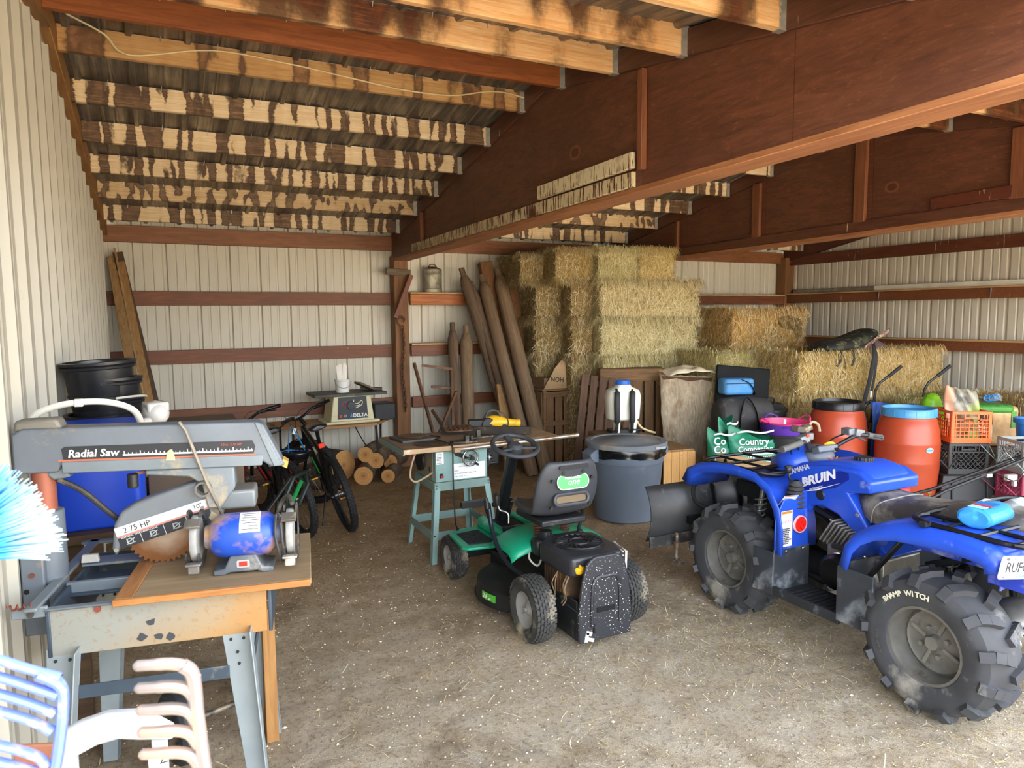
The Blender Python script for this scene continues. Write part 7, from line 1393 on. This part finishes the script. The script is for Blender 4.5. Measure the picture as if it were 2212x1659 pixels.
t1,b1=barrel((5.97,4.83,0),'red-brown barrel with a black screw lid','17181a',0.93,0); t1.scale=(1,1,0.965); t2,b2=barrel((6.26,4.29,0),'red-brown barrel with a sky-blue lid and brass tap','4a95c8',0.93,1); t2.scale=(1,1,0.94)
a=-2.02; L_=B().prism([(0.038*math.cos(2*PI*k/20),0.026*math.sin(2*PI*k/20)) for k in range(20)],-0.002,0.002,'xz').ob('oval_sticker',mt('8fd4ec',0.4),b2,(0.277*math.cos(-1.82),0.277*math.sin(-1.82),0.56),(0,0,-1.82+PI/2)); B().box((0,-0.003,0.0),(0.055,0.002,0.012)).ob('sticker_text',mt('2a7fb8',0.5),L_)
TPp=bpy.data.objects.new('tap',None); COL.objects.link(TPp); TPp.parent=t2; TPp.location=(0.25*math.cos(-1.85),0.25*math.sin(-1.85),0.105); b=B().cyl((0,0.02,0),(0,-0.07,0),0.012,12); b.cyl((0,-0.06,0.005),(0,-0.075,-0.045),0.011,12); b.cyl((0,-0.045,0),(0,-0.045,0.04),0.008,10); b.ob('tap_body',mt('b99a55',0.3,0.85),TPp); B().box((0,-0.045,0.045),(0.055,0.012,0.010)).ob('tap_handle',mt('c8b88a',0.3,0.7),TPp,bev=0.003)
# ---------------- folded blue cart between the barrels and the hay
CA=thing('garden_cart','folded garden cart with a blue cloth tub and two black handles','cart',(6.95,4.93,0),-0.45)
n=NT('blue_tarp'); q=n.noise(5,5,0.65,n.map((1,1,0.6)),1.0); n.bump(q,0.9,0.03); m_tarp=n.done(n.mix(n.step(q,0.3,0.7),lin('123f8e'),lin('2a63c8')),0.35)
rings=[]
for j in range(9):
    z=0.10+0.74*j/8; rings.append([(-0.30+0.60*i/12-0.02*math.sin(j*0.7),-0.10-0.03*math.sin(i*0.9+j*0.5)-0.05*(1-j/8),z-0.05*(i/12)*(j/8)) for i in range(13)])
rings.append([(p[0],p[1]+0.12,p[2]-0.02) for p in rings[-1]])
B().sweep(rings,False).ob('cloth_tub',m_tarp,CA,solid=0.008,ang=70)
b=B().tube(smooth_path([(-0.33,-0.02,0.10),(-0.33,-0.02,0.70),(-0.29,-0.02,0.82),(-0.2,0.0,0.84)],5),0.016,8); b.tube(smooth_path([(0.02,-0.06,0.76),(0.14,-0.08,0.80),(0.28,-0.04,0.80),(0.33,-0.02,0.72),(0.34,0,0.10)],5),0.016,8); b.tube([(-0.33,0.05,0.02),(0.34,0.05,0.02)],0.016,8); b.tube([(-0.33,-0.02,0.10),(-0.33,0.05,0.02)],0.016,8); b.tube([(0.34,0,0.1),(0.34,0.05,0.02)],0.016,8); b.ob('cart_frame',m_blk,CA)
for x,sg in ((-0.22,0),(0.30,1)):
    b=B().tube([(x,0.05,0.60),(x+0.02,0.0,0.96),(x+0.05,-0.01,1.03),(x+0.26,-0.02,1.20)],0.013,8); HN=b.ob('push_handle',m_blk,CA); B().tube([(x+0.14,-0.015,1.10),(x+0.27,-0.02,1.21)],0.019,8).ob('foam_grip',mt('26272a',0.7,0,0.2,60,bump=0.4),HN)
# ---------------- stacked milk crates, totes, bags by the end wall
def crate(loc,rz,label,col,style,w=0.34,hh=0.285,grp=None):
    t=thing('milk_crate',label,'crate',loc,rz,group=grp); m_=mt(col,0.42,0,0.08,5,'8d8068',0.05,8); w2=w/2; th=0.008
    bxl('crate_floor',m_,t,(0,0,0.006),(w-0.02,w-0.02,0.012))
    for k in range(4):
        S=bpy.data.objects.new('crate_side',None); COL.objects.link(S); S.parent=t; S.rotation_euler=(0,0,k*PI/2)
        b=B(); y=-w2+th/2
        b.box((0,y,0.025),(w,th*1.6,0.05)); b.box((0,y,hh-0.012),(w,th*2.2,0.024)); b.box((0,y,hh*0.80),(w*0.32,th,0.012)); b.box((0,y,hh*0.64),(w*0.34,th,0.012)) if style=='grid' else None
        for sx in (-1,1): b.box((sx*(w2-0.012),y,hh/2),(0.024,th*2,hh)); b.box((sx*(w*0.17),y,hh*0.86),(0.012,th,hh*0.22))
        if style=='grid':
            for i in range(1,9): x=-w2+w*i/9; b.box((x,y,hh*0.44 if abs(i-4.5)<2.6 else hh*0.55),(0.007,th,hh*0.55 if abs(i-4.5)<2.6 else hh*0.78))
            for j in range(4): b.box((0,y,0.075+j*0.035),(w,th*0.9,0.006))
            for sx in (-1,1): b.box((sx*w*0.35,y,hh*0.74),(w*0.28,th,0.006))
        else:
            b.box((0,y,hh*0.72),(w,th,0.010))
            for i in range(-4,9):
                for sg in (-1,1):
                    x0=-w2+w*i/8; x1=x0+sg*w*0.42; z0,z1=0.05,hh*0.72
                    # clip the diagonal to the side
                    f0,f1=0.0,1.0
                    for lim in (-w2,w2):
                        if (x0-lim)*(x1-lim)<0:
                            f=(lim-x0)/(x1-x0)
                            if abs(x0)>w2: f0=max(f0,f)
                            else: f1=min(f1,f)
                    if abs(x0)>w2+1e-6 and f0==0.0: continue
                    b.beam((x0+(x1-x0)*f0,y,z0+(z1-z0)*f0),(x0+(x1-x0)*f1,y,z0+(z1-z0)*f1),0.006 if True else 0,0.006,upv=(0,1,0))
            for i in range(-1,2): pass
            for q in (-0.40,-0.33,-0.26,0.26,0.33,0.40): b.box((q*w,y,hh*0.83),(0.007,th,hh*0.24))
        b.ob('lattice',m_,S,smooth=True)
    return t
TO=thing('black_tote','large black plastic tote under the stacked milk crates','tote',(6.66,4.04,0.0),-0.55)
b=B().box((0,0,0.14),(0.52,0.42,0.28),tap=(0.86,0.86)); b.box((0,0,0.285),(0.46,0.37,0.015)); b.ob('tote_body',mt('222427',0.4,0,0.2,6,'6a6a66',0.06,8),TO,bev=0.02,seg=3)
for sx in (-0.15,0.15): B().box((sx,-0.2,0.13),(0.012,0.03,0.22),(-0.1,0,0)).ob('rib',mt('33363a',0.4),TO,bev=0.004)
crate((6.65,4.04,0.294),-0.55,'black milk crate with diamond lattice between tote and orange crate','3a3b3c','dia'); crate((6.66,4.04,0.582),-0.53,'orange grid milk crate on top of the black one','e8682a','grid',0.345,0.29)
PG=thing('printed_bag','crumpled bag printed with a brown animal and leaves, stuffed in the orange crate','bag',(6.66,4.04,0.60),-0.50)
n=NT('printed_bag'); q=n.noise(7,4,0.6,None,0.6); q2=n.noise(4,3,0.5); sx=n('SeparateXYZ',{'Vector':n.co}).outputs[0]
o=n.mix(n.step(q,0.45,0.55),lin('57544a'),lin('8f8a78')); o=n.mix(n.math('MULTIPLY',n.step(q2,0.52,0.6),n.step(sx,-0.02,0.06)),o,lin('9cb84a')); o=n.mix(n.math('MULTIPLY',n.step(sx,-0.06,-0.09),n.step(q2,0.36,0.46)),o,lin('cf9676')); m_pb=n.done(o,0.35)
rings=[]
for j in range(8):
    f=j/7; rings.append([(-0.15+0.30*i/12,-0.06-0.03*math.sin(i*0.8+j)+0.10*f,0.0+0.50*f-0.10*max(0,f-0.4)*i/12+0.015*math.sin(i*1.7+j)) for i in range(13)])
for p_i,p in enumerate(rings): pass
B().sweep(rings,False).ob('bag_sheet',m_pb,PG,solid=0.02,sub=1,ang=80)
b=B().sphere((0.0,0.02,0.12),(0.13,0.11,0.11),12,8); b.ob('bag_lower',mt('b5774a',0.5,0,0.3,14,'5d3a2a',0.3,12),PG)
GBg=thing('green_bag','bright lime green plastic bag crumpled between barrel and orange crate','bag',(6.82,4.44,0.54),0.2); GBg.scale=(1.25,1.2,1.05)
rings=[]
for j in range(7):
    f=j/6; w=0.15*math.sin(PI*(0.25+0.6*f))*(1.0); rings.append([(w*(1+0.3*noise.noise((k*0.8,j,4)))*math.cos(2*PI*k/16),0.6*w*(1+0.3*noise.noise((k*0.8,j,9)))*math.sin(2*PI*k/16),0.42*f) for k in range(16)])
b=B().sweep(rings,True); b.f.append(tuple(range(16))[::-1]); b.f.append(tuple(len(b.v)-16+k for k in range(16))); b.ob('bag_body',mt('7fc022',0.35,0,0.25,9,'3f7a16',0.2,8),GBg,sub=1,ang=80)
GBs=bxl('bag_stand',m_cb,None,(6.88,4.46,0.268),(0.3,0.26,0.535),0.2); tag(GBs,'cardboard carton under the lime green bag','box')
PKB=thing('shavings_bale','plastic-wrapped bag of shavings with green band and blue twine knot','bag',(7.38,4.22,0.45),-0.50)
bxl('wrapped_body',mt('c39a66',0.45,0,0.2,14,'d8b98a',0.2,10),PKB,(0,0,0.20),(0.44,0.30,0.40),bev=0.04); bxl('green_band',mt('3c8a2c',0.35,0,0.2,10,'1f4a18',0.2,10),PKB,(-0.03,-0.005,0.37),(0.39,0.305,0.09),bev=0.03); bxl('black_print',mt('23241f',0.4),PKB,(-0.12,-0.154,0.27),(0.16,0.004,0.10)); bxl('white_print',mt('d6d0c2',0.5,0,0.2,20),PKB,(-0.12,-0.154,0.14),(0.16,0.004,0.15)); bxl('green_edge',mt('3c8a2c',0.35),PKB,(0.16,-0.154,0.27),(0.05,0.004,0.16))
n=NT('clear_film'); n.b.inputs['Transmission Weight'].default_value=0.85; n.b.inputs['IOR'].default_value=1.1; m_film=n.done(lin('eef0ee'),0.25)
b=B()
for i,(a,l) in enumerate(((0.2,0.16),(1.0,0.13),(2.0,0.17),(2.8,0.20),(4.2,0.12),(5.3,0.14))): b.add([(-0.02,0,0.44),(-0.02+l*math.cos(a)*1.1,0.5*l*math.sin(a),0.47+0.05*(i%2)),(-0.02+l*math.cos(a+0.5)*1.1,0.5*l*math.sin(a+0.5),0.52-0.04*(i%3)),(-0.01,0,0.46)],[(0,1,2,3)])
b.ob('gathered_film',m_film,PKB,solid=0.003); b=B()
for k in range(4): b.tube(smooth_path([(-0.02,0,0.45),(-0.05+0.03*k,-0.04,0.50),(-0.08+0.05*k,-0.06,0.46),(-0.02,-0.03,0.44)],4),0.006,6)
b.ob('twine_knot',mt('2f7fc8',0.5),PKB)
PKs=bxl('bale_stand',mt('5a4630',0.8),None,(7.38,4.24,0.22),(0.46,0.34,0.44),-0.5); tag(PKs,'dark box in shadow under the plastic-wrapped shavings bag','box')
PP=thing('low_pallet','small pine pallet under the maroon and grey crates','pallet',(6.92,3.52,0.0),-0.5)
for k in range(4): bxl('slat',wood('c9a06a','97703f','x'),PP,(0.0,-0.19+k*0.125,0.10),(0.60,0.10,0.02))
for x in (-0.26,0,0.26): bxl('bearer',wood('c9a06a','97703f','y'),PP,(x,0,0.045),(0.07,0.48,0.09))
crate((6.80,3.50,0.11),-0.5,'maroon lattice crate on the little pine pallet','9c3a55','dia',0.36,0.26); crate((6.83,3.52,0.372),-0.5,'grey lattice crate stacked on the maroon crate','9aa09c','dia',0.36,0.28)
o=thing('blue_bucket','blue bucket at the right edge behind the grey crate','bucket',(7.22,3.72,0.50)); B().lathe([(0,0),(0.11,0.0),(0.135,0.24),(0.155,0.245),(0.155,0.285),(0.13,0.285),(0.105,0.01),(0,0.01)],32).ob('bucket_body',mt('2f78c8',0.4),o)
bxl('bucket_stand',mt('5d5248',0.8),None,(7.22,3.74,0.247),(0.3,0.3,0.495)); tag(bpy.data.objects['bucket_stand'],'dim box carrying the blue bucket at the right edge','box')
# red tiller / mower with black folded handles
RM=thing('push_mower','red push mower with folded black handlebars behind the quad seat','mower',(5.12,3.66,0.0),-0.25)
m_rm=mt('c8353c',0.4,0,0.1,5,'d98a84',0.12,6)
b=B().lathe([(0,0.22),(0.24,0.22),(0.26,0.12),(0.27,0.12),(0.27,0.20),(0.25,0.24),(0,0.245)],28); b.ob('deck',m_rm,RM); b=B().prism(rrect(0.26,0.30,0.08),0.24,0.42,'xy'); EN2=b.ob('engine_cover',m_rm,RM,bev=0.03,seg=3); b=B()
for k in range(7): b.box((-0.07+k*0.022,0.02,0.423),(0.012,0.16,0.008))
b.ob('air_slots',mt('8a2028',0.5),EN2); b=B().lathe([(0,0.04),(0.03,0.04),(0.032,0.0)],16,TR((0.05,-0.10,0.415))); b.ob('fuel_cap',m_blk,EN2)
for x,y in ((-0.22,-0.22),(0.22,-0.22),(-0.22,0.22),(0.22,0.22)):
    t=bpy.data.objects.new('wheel',None); COL.objects.link(t); t.parent=RM; t.location=(x*1.15,y,0.09); tyre(t,0.09,0.045,0.05,m_rub,0); B().lathe([(0.052,-0.015),(0.02,-0.02),(0,-0.02)],16,RY(PI/2)).ob('hub',m_white,t)
b=B(); b.tube([(0.20,-0.10,0.26),(0.55,0.0,0.33),(1.55,0.05,0.60)],0.014,8); b.tube([(0.20,0.12,0.26),(0.55,0.16,0.30),(1.60,0.22,0.55)],0.014,8); b.tube([(1.55,0.05,0.60),(1.68,0.06,0.62),(1.72,0.14,0.60),(1.60,0.22,0.55)],0.014,8); HB_=b.ob('handlebar',m_blk,RM)
b=B().box((0.98,0.02,0.43),(0.05,0.03,0.03)); b.box((1.20,0.02,0.40),(0.10,0.04,0.05)); b.box((1.25,0.03,0.36),(0.03,0.03,0.08)); b.ob('cable_clamp',mt('c9c6bd',0.5,0.2,0.2,20),HB_,bev=0.004); B().tube(smooth_path([(0.5,0.0,0.34),(0.95,-0.02,0.46),(1.25,0.0,0.38),(1.45,0.02,0.66),(1.6,0.05,0.62)],6),0.004,6).ob('control_cable',m_blk,HB_)
B().sphere((1.70,0.08,0.66),(0.025,0.02,0.05),12,8).ob('throttle_knob',m_blk,HB_)
# trim pieces on the end-wall shelf
o=B().beam((8.72,6.55,2.10),(8.72,4.45,2.10),0.02,0.075).ob('white_trim',mt('dcd4c2',0.5),None,bev=0.004); tag(o,'long off-white trim channel lying on the end wall shelf','trim piece')
b=B().beam((8.745,7.95,2.10),(8.745,1.5,2.10),0.03,0.04); b.beam((8.745,7.95,2.127),(8.745,1.5,2.135),0.03,0.012); o=b.ob('grey_channel',mt('8f887c',0.45,0.3,0.2,8,'b5aa98',0.15,9),None,bev=0.002); tag(o,'long grey metal channel on the end wall shelf behind the white trim','trim piece')
o=B().beam((8.70,4.4,2.09),(8.70,1.5,2.09),0.02,0.06).ob('steel_strip',mt('77746c',0.4,0.5,0.2,10,'c9c4b8',0.12,16),None); tag(o,'dark steel strip with paint marks at the near end of the end wall shelf','trim piece')
# ---------------- loose straw and stones on the floor
r_=random.Random(9)
def scatter(nst,fn,name,mat,lab):
    s=[];f=[]
    for _ in range(nst):
        x,y=fn(); z=fl(x,y)-0.006; a=r_.uniform(0,2*PI); L=r_.uniform(0.006,0.05)*r_.choice((0.4,0.6,1)); w=r_.uniform(0.0007,0.0016); d=Vector((math.cos(a),math.sin(a),r_.gauss(0,0.12))); e=Vector((-d.y,d.x,0))*w; p=Vector((x,y,z+0.003+abs(r_.gauss(0,0.003))))
        k=len(s); c=e.normalized()*r_.gauss(0,0.10)*L; s+=[tuple(p-d*L-e),tuple(p-d*L+e),tuple(p+e+c),tuple(p-e+c),tuple(p+d*L+e),tuple(p+d*L-e)]; f+=[(k,k+1,k+2,k+3),(k+3,k+2,k+4,k+5)]
    me=bpy.data.meshes.new(name); me.from_pydata(s,[],f); o=put(me,name,mat); tag(o,lab,'straw',kind='stuff'); o.color=lin('d8c08a')
def f1():
    while True:
        x=r_.uniform(-0.4,8.0); y=r_.uniform(1.2,7.9)
        p=0.25+0.75*max(0,noise.noise((x*0.8,y*0.8,8.0))*1.8)+ (0.5 if (x-2.9)**2+(y-2.6)**2<0.5 else 0)
        if r_.random()<p: return x,y
scatter(12000,f1,'loose_straw',m_straw,'loose bits of hay scattered over the dirt floor')
def f2(): 
    q=r_.choice(((5.4,5.2,1.2),(4.6,6.2,0.6),(2.95,2.75,0.35),(3.5,4.0,0.8),(2.2,3.2,0.7))); return min(8.0,q[0]+r_.gauss(0,q[2])),min(7.8,q[1]+r_.gauss(0,q[2]*0.7))
scatter(5000,f2,'fallen_hay',m_straw,'thicker drifts of fallen hay beside the quad and the hay stacks')
s=B(); oc=[(1,0,0),(0,1,0),(-1,0,0),(0,-1,0),(0,0,0.8),(0,0,-0.6)]; of=[(0,1,4),(1,2,4),(2,3,4),(3,0,4),(1,0,5),(2,1,5),(3,2,5),(0,3,5)]
for _ in range(12000):
    y=1.3+6.3*r_.random()**1.7; x=r_.uniform(-0.4,7.5); q=r_.uniform(0.002,0.006)*(1.6 if r_.random()<0.04 else 1); a=r_.uniform(0,6.28); z=fl(x,y)-0.005
    s.add([(x+q*(p[0]*math.cos(a)*1.3-p[1]*math.sin(a)),y+q*(p[0]*math.sin(a)+p[1]*math.cos(a)),z+q*p[2]) for p in oc],of)
me=s.mesh('gravel_stones',False); n=NT('gravel'); o=n.mix(n.island(),lin('7d6a52'),lin('e0d2b8')); o=put(me,'gravel_stones',n.done(o,0.9)); tag(o,'small pale stones strewn over the dirt floor','gravel',kind='stuff')
